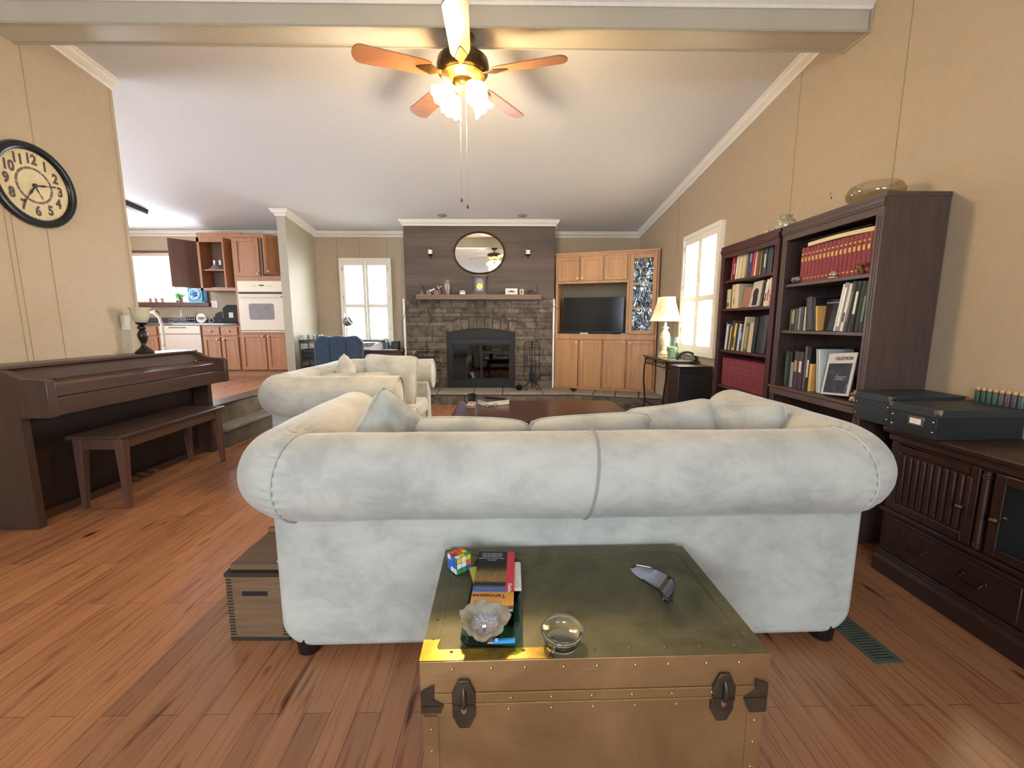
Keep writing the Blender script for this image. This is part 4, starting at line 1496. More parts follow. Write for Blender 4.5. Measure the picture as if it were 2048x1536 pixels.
for k_ in range(4):
    a = R(35 + 90 * k_)
    M0 = Matrix.Rotation(a, 4, 'Z')
    b = B(M0)
    b.tube([(0.04, 0, -0.285), (0.07, 0, -0.288), (0.085, 0, -0.302)], 0.008, 10)
    ar = b.make('lamp_arm', M_BRZ, fn)
    Ms = M0 @ Matrix.Translation((0.083, 0, -0.298)) @ Matrix.Rotation(R(-42), 4, 'Y')
    b = B(Ms)
    vs, fs = [], []
    pr = [(0.022, 0.0), (0.034, -0.015), (0.045, -0.045), (0.056, -0.080), (0.072, -0.112)]
    n_ = 32
    for kk, (r_, z) in enumerate(pr):
        for j in range(n_):
            q = 2 * PI * j / n_
            rr = r_ * (1 + 0.03 * math.cos(8 * q))
            zz = z - (0.006 * math.cos(8 * q) if kk == 4 else 0)
            vs.append((rr * math.cos(q), rr * math.sin(q), zz))
    for kk in range(4):
        fs += [(kk * n_ + j, kk * n_ + (j + 1) % n_, (kk + 1) * n_ + (j + 1) % n_, (kk + 1) * n_ + j) for j in range(n_)]
    fs.append(tuple(range(n_)))
    b.add(vs, fs)
    sh = b.make('lamp_shade', SH, ar, smooth=60)
    b = B(Ms)
    b.ball((0, 0, -0.055), (0.024, 0.024, 0.034))
    b.make('bulb', emissive('#fff0c8', 30.0), sh)
for (x, y, z1) in ((-0.018, -0.03, -0.945), (0.02, -0.03, -0.985)):
    b = B()
    b.tube([(x, y, -0.29), (x, y, z1)], 0.0011, 5)
    o = b.make('pull_chain', plain('#c9b385', 0.35, 0.8), fn)
    b = B()
    b.lathe([(0.0, -0.026), (0.006, -0.022), (0.0075, -0.012), (0.003, 0.0), (0, 0.002)], 12, (x, y, z1))
    b.make('chain_pull', plain('#3a2c22', 0.4), o)
pl = bpy.data.lights.new('fan_light', 'POINT')
pl.energy = 42
pl.color = (1.0, 0.78, 0.48)
pl.shadow_soft_size = 0.12
po = bpy.data.objects.new('fan_light', pl)
COL.objects.link(po)
po.location = (-0.26, 2.88, 2.42)
# ------------------------------------------------------------- fireplace
fp = thing('fireplace', 'stone fireplace with black glass doored insert and raised stone hearth', 'fireplace', (-0.39, YC, 0))
ox, oy = -0.39, YC
SX0, SX1, HZ = -1.53, 0.725, 0.19
OX0, OX1, OZ = -0.895, 0.133, 1.05


def archz(x, add=0.0):
    u = (x - (OX0 + OX1) / 2) / ((OX1 - OX0) / 2)
    return OZ + 0.06 * (1 - u * u) + add


b = wb(fp)
b.box(SX0 + 0.01, OX0, YC - 0.012, YC + 0.5, HZ, 1.56).box(OX1, SX1 - 0.01, YC - 0.012, YC + 0.5, HZ, 1.56)
n_ = 14
for i in range(n_):
    x0, x1 = OX0 + (OX1 - OX0) * i / n_, OX0 + (OX1 - OX0) * (i + 1) / n_
    b.add([(x0, YC - 0.012, archz(x0)), (x1, YC - 0.012, archz(x1)), (x1, YC - 0.012, 1.56), (x0, YC - 0.012, 1.56), (x0, YC + 0.5, archz(x0)), (x1, YC + 0.5, archz(x1)), (x1, YC + 0.5, 1.56), (x0, YC + 0.5, 1.56)], [(0, 1, 2, 3), (0, 4, 5, 1), (3, 2, 6, 7)])
b.make('mortar', plain('#4a4239', 0.95, var=0.15, scale=40, bmp=0.5), fp, smooth=0)
rnd = random.Random(21)


def stone_rows(b, x0, x1, z0, z1, yf, hs):
    z = z0
    i = 0
    while z < z1 - 0.02:
        h = hs[i % len(hs)]
        i += 1
        if z + h > z1 - 0.045:
            h = z1 - z
        x = x0
        while x < x1 - 0.01:
            w_ = rnd.uniform(0.16, 0.42) if h > 0.08 else rnd.uniform(0.25, 0.5)
            if x + w_ > x1 - 0.10:
                w_ = x1 - x
            if h > 0.12 and w_ > 0.25 and rnd.random() < 0.25:
                for (za, zb) in ((z, z + h * 0.45), (z + h * 0.45, z + h)):
                    one_stone(b, x, x + w_, za, zb, yf)
            else:
                one_stone(b, x, x + w_, z, z + h, yf)
            x += w_
        z += h


def one_stone(b, x0, x1, z0, z1, yf):
    g = 0.0045
    d_ = rnd.uniform(0.012, 0.030)
    nx, nz = max(2, int((x1 - x0) / 0.05)), max(2, int((z1 - z0) / 0.04))
    vs, fs = [], []
    sd = rnd.uniform(0, 90)
    for i in range(nx + 1):
        for j in range(nz + 1):
            x = x0 + g + (x1 - x0 - 2 * g) * i / nx
            z = z0 + g + (z1 - z0 - 2 * g) * j / nz
            ed = 1 if (i in (0, nx) or j in (0, nz)) else 0
            jx = 0.003 * noise.noise(Vector((x * 30, z * 30, sd)))
            vs.append((x + jx, yf - d_ + ed * 0.010 - (0 if ed else 0.007 * noise.noise(Vector((x * 16, z * 16, sd)))), z + jx))
    for i in range(nx):
        for j in range(nz):
            a = i * (nz + 1) + j
            fs.append((a, a + nz + 1, a + nz + 2, a + 1))
    k = len(vs)
    rim = [i * (nz + 1) for i in range(nx + 1)] + [nx * (nz + 1) + j for j in range(1, nz + 1)] + [i * (nz + 1) + nz for i in range(nx - 1, -1, -1)] + [j for j in range(nz - 1, 0, -1)]
    for q in rim:
        vs.append((vs[q][0], yf + 0.005, vs[q][2]))
    m_ = len(rim)
    for i in range(m_):
        fs.append((rim[i], k + i, k + (i + 1) % m_, rim[(i + 1) % m_]))
    b.add(vs, fs)


b = wb(fp)
HS = [0.15, 0.06, 0.115, 0.075, 0.14, 0.055, 0.12, 0.09]
YS = YC - 0.012
stone_rows(b, SX0, OX0 - 0.01, HZ, 1.21, YS, HS)
stone_rows(b, OX1 + 0.01, SX1, HZ, 1.21, YS, HS[2:] + HS[:2])
stone_rows(b, SX0, SX1, 1.345, 1.555, YS, [0.075, 0.14])
stone_rows(b, SX0, OX0 - 0.05, 1.21, 1.345, YS, [0.07, 0.07])
stone_rows(b, OX1 + 0.05, SX1, 1.21, 1.345, YS, [0.06, 0.08])
stone_rows(b, OX0 - 0.05, OX1 + 0.05, 1.285, 1.345, YS, [0.06])
for (xa, xb) in ((OX0 - 0.05, OX0 + 0.13), (OX1 - 0.13, OX1 + 0.05)):
    one_stone(b, xa, xb, 1.235, 1.287, YS)
nv = 9
for i in range(nv):
    q0, q1 = i / nv, (i + 1) / nv
    xb0, xb1 = OX0 - 0.01 + (OX1 - OX0 + 0.02) * q0, OX0 - 0.01 + (OX1 - OX0 + 0.02) * q1
    xt0, xt1 = OX0 - 0.045 + (OX1 - OX0 + 0.09) * q0, OX0 - 0.045 + (OX1 - OX0 + 0.09) * q1
    ht = 0.24 - 0.02 * (i % 2)
    zt = lambda x: archz(min(max(x, OX0), OX1)) + 0.155 + 0.01 * (i % 2)
    g = 0.004
    yf = YS - rnd.uniform(0.016, 0.030)
    pts = [(xb0 + g, archz(max(xb0, OX0)) + 0.002), (xb1 - g, archz(min(xb1, OX1)) + 0.002), (xt1 - g, zt(xt1)), (xt0 + g, zt(xt0))]
    cx_ = sum(p[0] for p in pts) / 4
    cz_ = sum(p[1] for p in pts) / 4
    inn = [(cx_ + (p[0] - cx_) * 0.86, cz_ + (p[1] - cz_) * 0.9) for p in pts]
    vs = [(p[0], YS + 0.005, p[1]) for p in pts] + [(p[0], yf + 0.008, p[1]) for p in pts] + [(p[0], yf, p[1]) for p in inn]
    fs = [(i_, (i_ + 1) % 4, 4 + (i_ + 1) % 4, 4 + i_) for i_ in range(4)] + [(4 + i_, 4 + (i_ + 1) % 4, 8 + (i_ + 1) % 4, 8 + i_) for i_ in range(4)] + [(8, 9, 10, 11)]
    b.add(vs, fs)
b.make('stone_facing', M_STONE, fp, smooth=40)
for xa in (SX1 + 0.002, SX0 - 0.03):
    b = wb(fp)
    b.box(xa, xa + 0.028, YC - 0.03, YC - 0.01, HZ, 1.56)
    b.make('side_trim', M_WHITE, fp)
# hearth: straight run then a bend along the corner cabinet
b = wb(fp)
HP = [(-1.535, 6.15), (1.0, 6.12), (2.185, 5.74), (2.185, 7.11), (-1.535, 7.11)]
b.prism(HP, 'z', 0.0, 0.155)
hr = b.make('hearth', plain('#6b6156', 0.9, var=0.15, scale=30, bmp=0.4), fp, smooth=0)
b = wb(fp)


def slab(p0, p1, depth, k, z0, z1, over, nrm):
    d_ = Vector(p1) - Vector(p0)
    n_ = Vector(nrm)
    cur = 0.0
    ws = [rnd.uniform(0.8, 1.3) for _ in range(k)]
    tot = sum(ws)
    for w_ in ws:
        a, c = cur / tot, (cur + w_) / tot
        cur += w_
        g = 0.006 / d_.length
        q0, q1 = Vector(p0) + d_ * (a + g), Vector(p0) + d_ * (c - g)
        o0, o1 = q0 - n_ * over, q1 - n_ * over
        i0, i1 = q0 + n_ * depth, q1 + n_ * depth
        b.add([(o0.x, o0.y, z0), (o1.x, o1.y, z0), (i1.x, i1.y, z0), (i0.x, i0.y, z0), (o0.x, o0.y, z1), (o1.x, o1.y, z1), (i1.x, i1.y, z1), (i0.x, i0.y, z1)],
              [(0, 3, 2, 1), (4, 5, 6, 7), (0, 1, 5, 4), (1, 2, 6, 5), (2, 3, 7, 6), (3, 0, 4, 7)])


n2 = Vector((0.305, 0.952))
slab((-1.535, 6.15), (1.0, 6.12), 0.47, 5, 0.158, 0.190, 0.03, (0, 1))
slab((1.0, 6.12), (2.185, 5.74), 0.50, 4, 0.158, 0.190, 0.03, n2)
b.make('capstones', plain('#8f8677', 0.8, var=0.16, scale=18, bmp=0.4), hr, bevel=0.004)
b = wb(fp)
b.M = b.M
rnd2 = rnd
x = -1.535
while x < 0.98:
    w_ = rnd.uniform(0.2, 0.5)
    x1 = min(x + w_, 1.0)
    one_stone(b, x, x1, 0.0, 0.15, 6.15)
    x = x1
L2 = math.hypot(1.185, 0.38)
Mx = b.M @ Matrix.Translation((1.0, 6.12, 0)) @ Matrix.Rotation(-math.atan2(0.38, 1.185), 4, 'Z')
b2 = B(Mx)
x = 0
while x < L2 - 0.02:
    x1 = min(x + rnd.uniform(0.2, 0.42), L2)
    one_stone(b2, x, x1, 0.0, 0.15, 0.0)
    x = x1
b.v += [tuple(p) for p in b2.v]
k0 = len(b.v) - len(b2.v)
b.f += [tuple(k0 + i for i in q) for q in b2.f]
b.m += b2.m
b.make('riser_stones', M_STONE, hr, smooth=40)
b = wb(fp)
b.box(-1.32, 0.532, 6.385, YC + 0.01, 1.54, 1.615)
b.make('mantel_shelf', wood('#7a6250', '#54402f', 'x', 0.5), fp, bevel=0.004)
# black insert
M_INS = plain('#151719', 0.65, 0.0, var=0.15, scale=20)
yi = YC - 0.035
b = wb(fp)
N_ = 16
outp = [(OX0 + 0.003, HZ + 0.002)] + [(OX0 + 0.003 + (OX1 - OX0 - 0.006) * i / N_, archz(OX0 + 0.003 + (OX1 - OX0 - 0.006) * i / N_) - 0.002) for i in range(N_ + 1)] + [(OX1 - 0.003, HZ + 0.002)]
ix0, ix1, iz0, iz1 = OX0 + 0.072, OX1 - 0.062, HZ + 0.06, 0.955
inn = [(ix0, iz0)] + [(ix0 + (ix1 - ix0) * i / N_, iz1) for i in range(N_ + 1)] + [(ix1, iz0)]
vs = [(p[0], yi, p[1]) for p in outp] + [(p[0], yi, p[1]) for p in inn] + [(p[0], yi + 0.03, p[1]) for p in outp] + [(p[0], yi + 0.03, p[1]) for p in inn]
n_ = len(outp)
fs = []
for i in range(n_):
    j = (i + 1) % n_
    fs += [(i, j, n_ + j, n_ + i), (n_ + i, n_ + j, 3 * n_ + j, 3 * n_ + i), (i, 2 * n_ + i, 2 * n_ + j, j)]
b.add(vs, fs)
ins = b.make('insert', M_INS, fp, smooth=20, bevel=0.003)
b = wb(fp)
b.box(ix0, ix1, yi + 0.03, yi + 0.40, iz0 - 0.005, iz0).box(ix0, ix1, yi + 0.40, yi + 0.41, iz0, iz1).box(ix0 - 0.005, ix0, yi + 0.03, yi + 0.4, iz0, iz1).box(ix1, ix1 + 0.005, yi + 0.03, yi + 0.4, iz0, iz1).box(ix0, ix1, yi + 0.03, yi + 0.4, iz1, iz1 + 0.005)
for i in range(9):
    b.tube([(ix0 + 0.15 + i * 0.06, yi + 0.12, iz0 + 0.08), (ix0 + 0.15 + i * 0.06, yi + 0.34, iz0 + 0.08)], 0.006, 6)
for (p, q, r_) in (((ix0 + 0.12, yi + 0.2, iz0 + 0.13), (ix1 - 0.15, yi + 0.24, iz0 + 0.13), 0.045), ((ix0 + 0.2, yi + 0.28, iz0 + 0.2), (ix1 - 0.2, yi + 0.2, iz0 + 0.21), 0.04)):
    b.tube([p, q], r_, 10)
b.make('firebox', plain('#3b3835', 0.9, var=0.35, scale=9, bmp=0.4), ins)
b = wb(fp)
b.box(ix0, ix1, yi + 0.004, yi + 0.02, 0.875, 0.953)
for i in range(3):
    z = 0.892 + i * 0.018
    b.box(ix0 + 0.14, ix0 + 0.30, yi - 0.002, yi + 0.004, z, z + 0.005)
    b.box(ix1 - 0.30, ix1 - 0.10, yi - 0.002, yi + 0.004, z, z + 0.005)
b.box(ix0 + 0.34, ix1 - 0.37, yi - 0.004, yi + 0.004, 0.88, 0.948)
b.make('louvre', plain('#1f2224', 0.5, 0.3, var=0.2), ins, bevel=0.001)
b = wb(fp)
b.box(ix0, ix1, yi + 0.002, yi + 0.02, iz0, iz0 + 0.075)
b.make('lower_panel', M_INS, ins, bevel=0.002)
xm = (ix0 + ix1) / 2
for (x0, x1) in ((ix0 + 0.004, xm - 0.003), (xm + 0.003, ix1 - 0.004)):
    b = wb(fp)
    z0, z1 = iz0 + 0.08, 0.87
    b.box(x0, x0 + 0.014, yi + 0.004, yi + 0.018, z0, z1).box(x1 - 0.014, x1, yi + 0.004, yi + 0.018, z0, z1).box(x0, x1, yi + 0.004, yi + 0.018, z0, z0 + 0.014).box(x0, x1, yi + 0.004, yi + 0.018, z1 - 0.014, z1)
    dr = b.make('glass_door', M_INS, ins, bevel=0.001)
    b = wb(fp)
    b.box(x0 + 0.012, x1 - 0.012, yi + 0.010, yi + 0.013, z0 + 0.012, z1 - 0.012)
    b.make('glass', pane('#8c8f8c', 0.1), dr, smooth=0)
b = wb(fp)
b.tube([(xm + 0.16, yi + 0.006, 0.80), (xm + 0.16, yi - 0.012, 0.79), (xm + 0.28, yi - 0.012, 0.79), (xm + 0.28, yi + 0.006, 0.80)], 0.004, 8)
b.make('handle', plain('#8a8d8c', 0.3, 0.9), ins)

# ---------------- mirror, candle sconces
mr_ = thing('oval_mirror', 'oval mirror in an ornate bronze frame above the mantel clock', 'mirror', (-0.392, YC, 2.236), 0, None, (R(90), 0, 0))
b = B()
b.lathe([(0.355, 0.0), (0.375, 0.012), (0.385, 0.022), (0.395, 0.014), (0.392, 0.0)], 72, sy=0.80, caps=False)
b.lathe([(0.362, 0.004), (0.366, 0.026), (0.372, 0.02)], 72, sy=0.79, caps=False)
for i in range(60):
    a = 2 * PI * i / 60
    b.ball((0.381 * math.cos(a), 0.381 * 0.80 * math.sin(a), 0.021), (0.011, 0.009, 0.006), 8, 5)
b.make('frame', plain('#6e5636', 0.35, 0.8, var=0.3, scale=30), mr_, smooth=60)
mm, bb = newmat('mirror_glass')
bb.inputs['Metallic'].default_value = 1.0
bb.inputs['Roughness'].default_value = 0.02
bb.inputs['Base Color'].default_value = (0.9, 0.9, 0.88, 1)
B().lathe([(0.0, 0.010), (0.37, 0.010), (0.37, 0.004)], 72, sy=0.79).make('glass', mm, mr_, smooth=0)

for (x, lab) in ((-1.12, 'small iron wall sconce with white candle left of the oval mirror'), (0.338, 'small iron wall sconce with white candle right of the oval mirror')):
    s_ = thing('wall_sconce', lab, 'sconce', (x, YC, 2.20), 0, 'candle sconces on the chimney breast')
    b = B()
    b.tube([(0, -0.004, 0.115), (0.012, -0.006, 0.10), (0.0, -0.006, 0.08), (0, -0.006, 0.0), (0, -0.03, -0.03), (0, -0.055, -0.008)], 0.004, 8)
    b.lathe([(0.036, 0.0), (0.038, 0.012), (0.034, 0.004), (0.012, -0.008)], 20, (0, -0.055, 0))
    b.tube([(0, -0.055, -0.008), (0.006, -0.055, -0.035), (0, -0.055, -0.05)], [0.012, 0.008, 0.003], 8)
    b.make('bracket', M_IRON, s_)
    B().lathe([(0.031, 0.003), (0.031, 0.073), (0.026, 0.076), (0.0, 0.072)], 20, (0, -0.055, 0)).make('candle', plain('#e8e2d6', 0.5), s_)

# ---------------- on the mantel
ZM = 1.6155
cl_ = thing('mantel_clock', 'dark wooden mantel clock with a yellow dial under the mirror', 'clock', (-0.382, 6.475, ZM))
M_MC = wood('#4e4339', '#332b25', 'z', 0.4)
b = B()
b.box(-0.115, 0.115, -0.055, 0.07, 0.0, 0.022).box(-0.105, 0.105, -0.048, 0.065, 0.022, 0.034).box(-0.088, 0.088, -0.038, 0.062, 0.034, 0.250).box(-0.105, 0.105, -0.048, 0.065, 0.250, 0.264).box(-0.12, 0.12, -0.058, 0.07, 0.264, 0.290)
b.make('case', M_MC, cl_, bevel=0.002)
for s in (-1, 1):
    B().lathe([(0.011, 0.034), (0.012, 0.045), (0.008, 0.055), (0.010, 0.14), (0.008, 0.225), (0.012, 0.238), (0.011, 0.250)], 12, (s * 0.088, -0.046, 0)).make('column', M_MC, cl_)
b = B()
pts = [(-0.052, 0.05), (0.052, 0.05)] + [(0.052 * math.cos(PI * i / 12), 0.18 + 0.052 * math.sin(PI * i / 12)) for i in range(13)]
b.prism(pts, 'y', -0.0395, -0.038)
b.make('door_panel', plain('#5d5a57', 0.25, var=0.15, coat=0.5), cl_, smooth=0)
d_ = B().lathe([(0.0, 0.0), (0.045, 0.0), (0.045, -0.003), (0.0, -0.003)][::-1], 36).make('dial', plain('#ead75a', 0.35, var=0.02), cl_, loc=(0, -0.0405, 0.118), rot=(R(90), 0, 0))
B().box(-0.001, 0.001, 0, 0.022, 0.0003, 0.001).box(-0.0005, 0.018, -0.001, 0.001, 0.0003, 0.001).make('hands', M_BLACK, d_, smooth=0)

f_ = thing('figurine', 'small dark bird figurine on a glass base at the left end of the mantel', 'figurine', (-1.245, 6.47, ZM))
b = B()
b.lathe([(0.035, 0.0), (0.036, 0.02), (0.022, 0.035), (0.02, 0.06), (0.0, 0.065)], 14)
b.make('base', plain('#6d5f58', 0.2, var=0.1), f_)
b = B()
b.tube([(0.01, 0, 0.06), (0.018, 0, 0.09), (0.005, 0, 0.12), (-0.012, 0, 0.14), (-0.018, 0, 0.16)], [0.008, 0.015, 0.013, 0.008, 0.004], 10)
b.tube([(-0.016, 0, 0.155), (-0.030, 0, 0.15), (-0.034, 0, 0.12)], [0.006, 0.005, 0.002], 8)
b.make('body', plain('#403630', 0.3, 0.3), f_)

def motorbike(label, loc, rz, s, cbody, cacc, mat_w):
    t = thing('model_motorcycle', label, 'model', loc, rz)
    for x in (-0.055, 0.055):
        b = B()
        b.tube([(s * (x + 0.024 * math.cos(2 * PI * i / 20)), 0, s * (0.027 + 0.024 * math.sin(2 * PI * i / 20))) for i in range(20)], 0.0045 * s, 6, True)
        for i in range(6):
            b.tube([(s * x, 0, s * 0.027), (s * (x + 0.024 * math.cos(PI * i / 3)), 0, s * (0.027 + 0.024 * math.sin(PI * i / 3)))], 0.0008 * s, 4)
        b.make('wheel', mat_w, t)
    b = B()
    b.tube([(-0.05 * s, 0, 0.05 * s), (-0.02 * s, 0, 0.058 * s), (0.005 * s, 0, 0.062 * s)], [0.010 * s, 0.013 * s, 0.008 * s], 10)
    b.tube([(0.0, 0, 0.064 * s), (0.02 * s, 0, 0.073 * s), (0.034 * s, 0, 0.070 * s)], [0.010 * s, 0.016 * s, 0.009 * s], 10)
    b.make('body', cbody, t)
    b = B()
    b.ball((0.0, 0, 0.035 * s), (0.022 * s, 0.011 * s, 0.018 * s), 10, 6)
    b.tube([(0.055 * s, 0, 0.027 * s), (0.034 * s, 0, 0.085 * s), (0.028 * s, 0, 0.100 * s)], 0.003 * s, 6)
    b.tube([(0.026 * s, -0.026 * s, 0.104 * s), (0.032 * s, 0, 0.096 * s), (0.026 * s, 0.026 * s, 0.104 * s)], 0.0025 * s, 6)
    b.tube([(-0.01 * s, -0.010 * s, 0.025 * s), (-0.07 * s, -0.013 * s, 0.024 * s)], 0.004 * s, 6)
    b.make('engine', cacc, t)
    return t


motorbike('white and red model motorcycle near the left end of the mantel', (-1.085, 6.45, ZM), R(-6), 1.05, plain('#d9d3d0', 0.3), plain('#8a3a38', 0.35), plain('#c9c4c0', 0.4))
hb = thing('animal_head_figurine', 'small white and red animal figurine behind the model motorcycle', 'figurine', (-0.985, 6.50, ZM))
b = B()
b.tube([(0, 0, 0), (0.0, 0, 0.05), (-0.008, 0, 0.085)], [0.020, 0.016, 0.018], 10)
b.ball((-0.010, -0.01, 0.102), (0.020, 0.024, 0.017), 12, 8)
b.make('body', plain('#b5544a', 0.4), hb)
b = B()
for s in (-1, 1):
    b.tube([(s * 0.010 - 0.01, 0, 0.112), (s * 0.030, 0, 0.125), (s * 0.042, 0, 0.118)], [0.008, 0.008, 0.003], 8)
b.ball((-0.012, -0.026, 0.098), (0.013, 0.013, 0.012), 10, 6)
b.make('ears_and_muzzle', plain('#ddd3cb', 0.4), hb)

vz = thing('vase', 'brownish glazed vase on the mantel left of the clock', 'vase', (-0.866, 6.47, ZM))
B().lathe([(0.030, 0.0), (0.034, 0.01), (0.040, 0.06), (0.048, 0.12), (0.050, 0.155), (0.042, 0.185), (0.028, 0.198), (0.030, 0.212), (0.024, 0.21), (0.022, 0.195)], 28).make('body', plain('#8f7a69', 0.15, var=0.35, scale=26, coat=0.5), vz)
wbx = thing('ceramic_box', 'little white lidded box on the mantel between vase and clock', 'box', (-0.640, 6.47, ZM))
B().box(-0.042, 0.042, -0.03, 0.03, 0, 0.040).make('body', plain('#dcd8d2', 0.3), wbx, bevel=0.008)
b = B()
b.box(-0.044, 0.044, -0.032, 0.032, 0.044, 0.056)
b.ball((0.0, 0.0, 0.058), (0.022, 0.014, 0.008))
b.make('lid', plain('#cfcbc6', 0.3), wbx, bevel=0.004)
sn = thing('car_picture', 'white plaque with a vintage car drawing on the mantel right of the clock', 'picture', (0.090, 6.45, ZM), 0, None, (R(-6), 0, 0))
B().box(-0.090, 0.090, 0, 0.008, 0.0, 0.092).make('board', plain('#ddd9d0', 0.5, var=0.02), sn, bevel=0.001)
b = B()
for x in (-0.040, 0.042):
    b.tube([(x + 0.015 * math.cos(2 * PI * i / 16), -0.001, 0.037 + 0.015 * math.sin(2 * PI * i / 16)) for i in range(16)], 0.0025, 5, True)
b.prism([(-0.060, 0.045), (-0.045, 0.058), (-0.02, 0.055), (-0.016, 0.066), (-0.004, 0.068), (0.0, 0.056), (0.03, 0.058), (0.060, 0.048), (0.062, 0.040), (0.055, 0.040), (0.045, 0.050), (0.025, 0.035), (-0.022, 0.035), (-0.038, 0.052), (-0.055, 0.038)], 'y', -0.002, 0)
b.make('car_drawing', plain('#4d5158', 0.6), sn, smooth=0)
cp = thing('patterned_cup', 'cream cup with a brown figure right of the car plaque', 'cup', (0.243, 6.47, ZM))
B().lathe([(0.026, 0.0), (0.030, 0.004), (0.034, 0.08), (0.031, 0.08), (0.027, 0.008), (0, 0.008)], 24).make('body', plain('#cdbf9f', 0.35, var=0.1), cp)
B().box(-0.012, 0.010, -0.0345, -0.029, 0.015, 0.062).make('figure', plain('#7a5b34', 0.5, var=0.3, scale=80), cp, bevel=0.004)
motorbike('dark metal model bicycle at the right of the mantel', (0.375, 6.46, ZM), R(8), 0.85, plain('#4a4441', 0.3, 0.7), plain('#6b635d', 0.3, 0.8), plain('#4a4441', 0.35, 0.7))
cs = thing('bottle', 'slim dark bottle at the right end of the mantel', 'bottle', (0.474, 6.47, ZM))
B().lathe([(0.022, 0.0), (0.022, 0.02), (0.010, 0.035), (0.009, 0.13), (0.012, 0.14), (0.0, 0.142)], 16).make('body', plain('#3f2b2b', 0.3), cs)
cb = B()
pts = [(-1.55, 6.55, 0.75), (-1.575, 6.56, 0.95), (-1.58, 6.56, 1.2), (-1.50, 6.53, 1.40), (-1.40, 6.50, 1.55), (-1.335, 6.48, 1.622), (-1.2, 6.56, 1.622), (-0.95, 6.57, 1.621), (-0.75, 6.56, 1.635), (-0.53, 6.57, 1.623), (-0.3, 6.57, 1.622), (-0.12, 6.57, 1.628), (0.0, 6.56, 1.66), (0.15, 6.57, 1.63), (0.35, 6.57, 1.622), (0.50, 6.53, 1.622), (0.545, 6.48, 1.60), (0.66, 6.50, 1.50), (0.80, 6.52, 1.40)]
o = cb.tube(pts, 0.004, 6).make('power_cable', plain('#2b2320', 0.5))
tag(o, 'thin dark cable running along the mantel and down both sides', 'cable')

# fire tools and iron pot on the hearth
ft = thing('fire_tool_set', 'black wrought iron fire tool stand on the hearth right of the insert', 'fire tools', (0.395, 6.34, 0.1905))
b = B()
for s in (-1, 1):
    b.tube([(s * 0.115, 0, 0.30), (s * 0.115, 0, 0.66), (s * 0.10, 0, 0.715), (s * 0.06, 0, 0.735), (0, 0, 0.71)], 0.006, 8)
    b.tube([(s * 0.115, 0, 0.30), (s * 0.13, 0, 0.22), (s * 0.09, 0, 0.15), (s * 0.05, 0, 0.13)], 0.006, 8)
    b.tube([(0, 0, 0.13), (s * 0.07, -0.01, 0.10), (s * 0.11, -0.02, 0.055), (s * 0.105, -0.03, 0.012), (s * 0.07, -0.03, 0.010), (s * 0.06, -0.03, 0.035)], 0.007, 8)
b.tube([(0, 0, 0.13), (0, 0.08, 0.09), (0, 0.10, 0.01)], 0.007, 8)
b.tube([(0, 0, 0.10), (0, 0, 0.76)], 0.007, 8)
b.tube([(-0.115, 0, 0.44), (0.115, 0, 0.44)], 0.003, 6)
for s in (-1, 1):
    b.tube([(s * (0.035 + 0.025 * math.cos(2 * PI * i / 14)), -0.02, 0.665 + 0.03 * math.sin(2 * PI * i / 14)) for i in range(14)], 0.005, 6, True)
b.make('stand', M_IRON, ft)
b = B()
b.tube([(-0.035, -0.03, 0.66), (-0.02, -0.035, 0.25)], 0.006, 8)
b.box(-0.045, 0.030, -0.045, -0.035, 0.12, 0.27)
b.make('shovel', M_IRON, ft, bevel=0.004)
b = B()
b.tube([(0.035, -0.03, 0.66), (0.055, -0.035, 0.25)], 0.006, 8)
b.tube([(0.055, -0.035, 0.25), (0.06, -0.04, 0.16), (0.065, -0.04, 0.10)], [0.018, 0.032, 0.036], 10, sz=0.5)
b.make('brush', plain('#1c1715', 0.9), ft)
pt = thing('iron_pot', 'tiny black iron pot on the hearth beside the fire tools', 'pot', (0.205, 6.34, 0.1905))
b = B()
b.lathe([(0.03, 0.0), (0.05, 0.02), (0.055, 0.045), (0.044, 0.062), (0.05, 0.068), (0.040, 0.066), (0.0, 0.045)], 20)
b.tube([(-0.03, 0, 0.06), (0.0, -0.005, 0.10), (0.03, 0, 0.06)], 0.004, 6)
b.make('body', M_IRON, pt)

# wire clutter left of the insert
rk = thing('drying_rack', 'folded dark wire rack standing on the hearth beyond the smaller sofa', 'rack', (-1.18, 6.36, 0.1905))
b = B()
for z in (0.30, 0.42, 0.50, 0.58):
    b.tube([(-0.17, -0.05, z), (0.19, -0.05, z), (0.19, 0.03, z), (-0.17, 0.03, z)], 0.004, 6, True)
for x in (-0.12, 0.0, 0.12):
    b.tube([(x, 0.0, 0.0), (x, -0.01, 0.60)], 0.005, 6)
b.tube([(-0.17, -0.04, 0.0), (0.19, -0.04, 0.60)], 0.005, 6)
b.tube([(0.19, -0.04, 0.0), (-0.05, -0.04, 0.44)], 0.005, 6)
b.make('frame', M_IRON, rk)
hg = thing('scissors', 'white handled folding tool hanging on the wire rack', 'tool', (-1.26, 6.29, 0.62))
b = B()
b.tube([(-0.12, 0, 0.16), (-0.07, 0, 0.165), (-0.10, 0, 0.125)], 0.005, 6, True)
b.tube([(-0.06, 0, 0.02), (0.0, 0, 0.02), (-0.03, 0, 0.07)], 0.005, 6, True)
b.make('handles', plain('#d8d8d8', 0.4), hg)
b = B()
b.tube([(-0.07, 0, 0.14), (0.03, 0, 0.0)], 0.012, 6)
b.tube([(-0.03, 0, 0.02), (0.06, 0, 0.15), (0.11, 0, 0.17)], 0.006, 6)
b.make('arms', M_BLACK, hg)

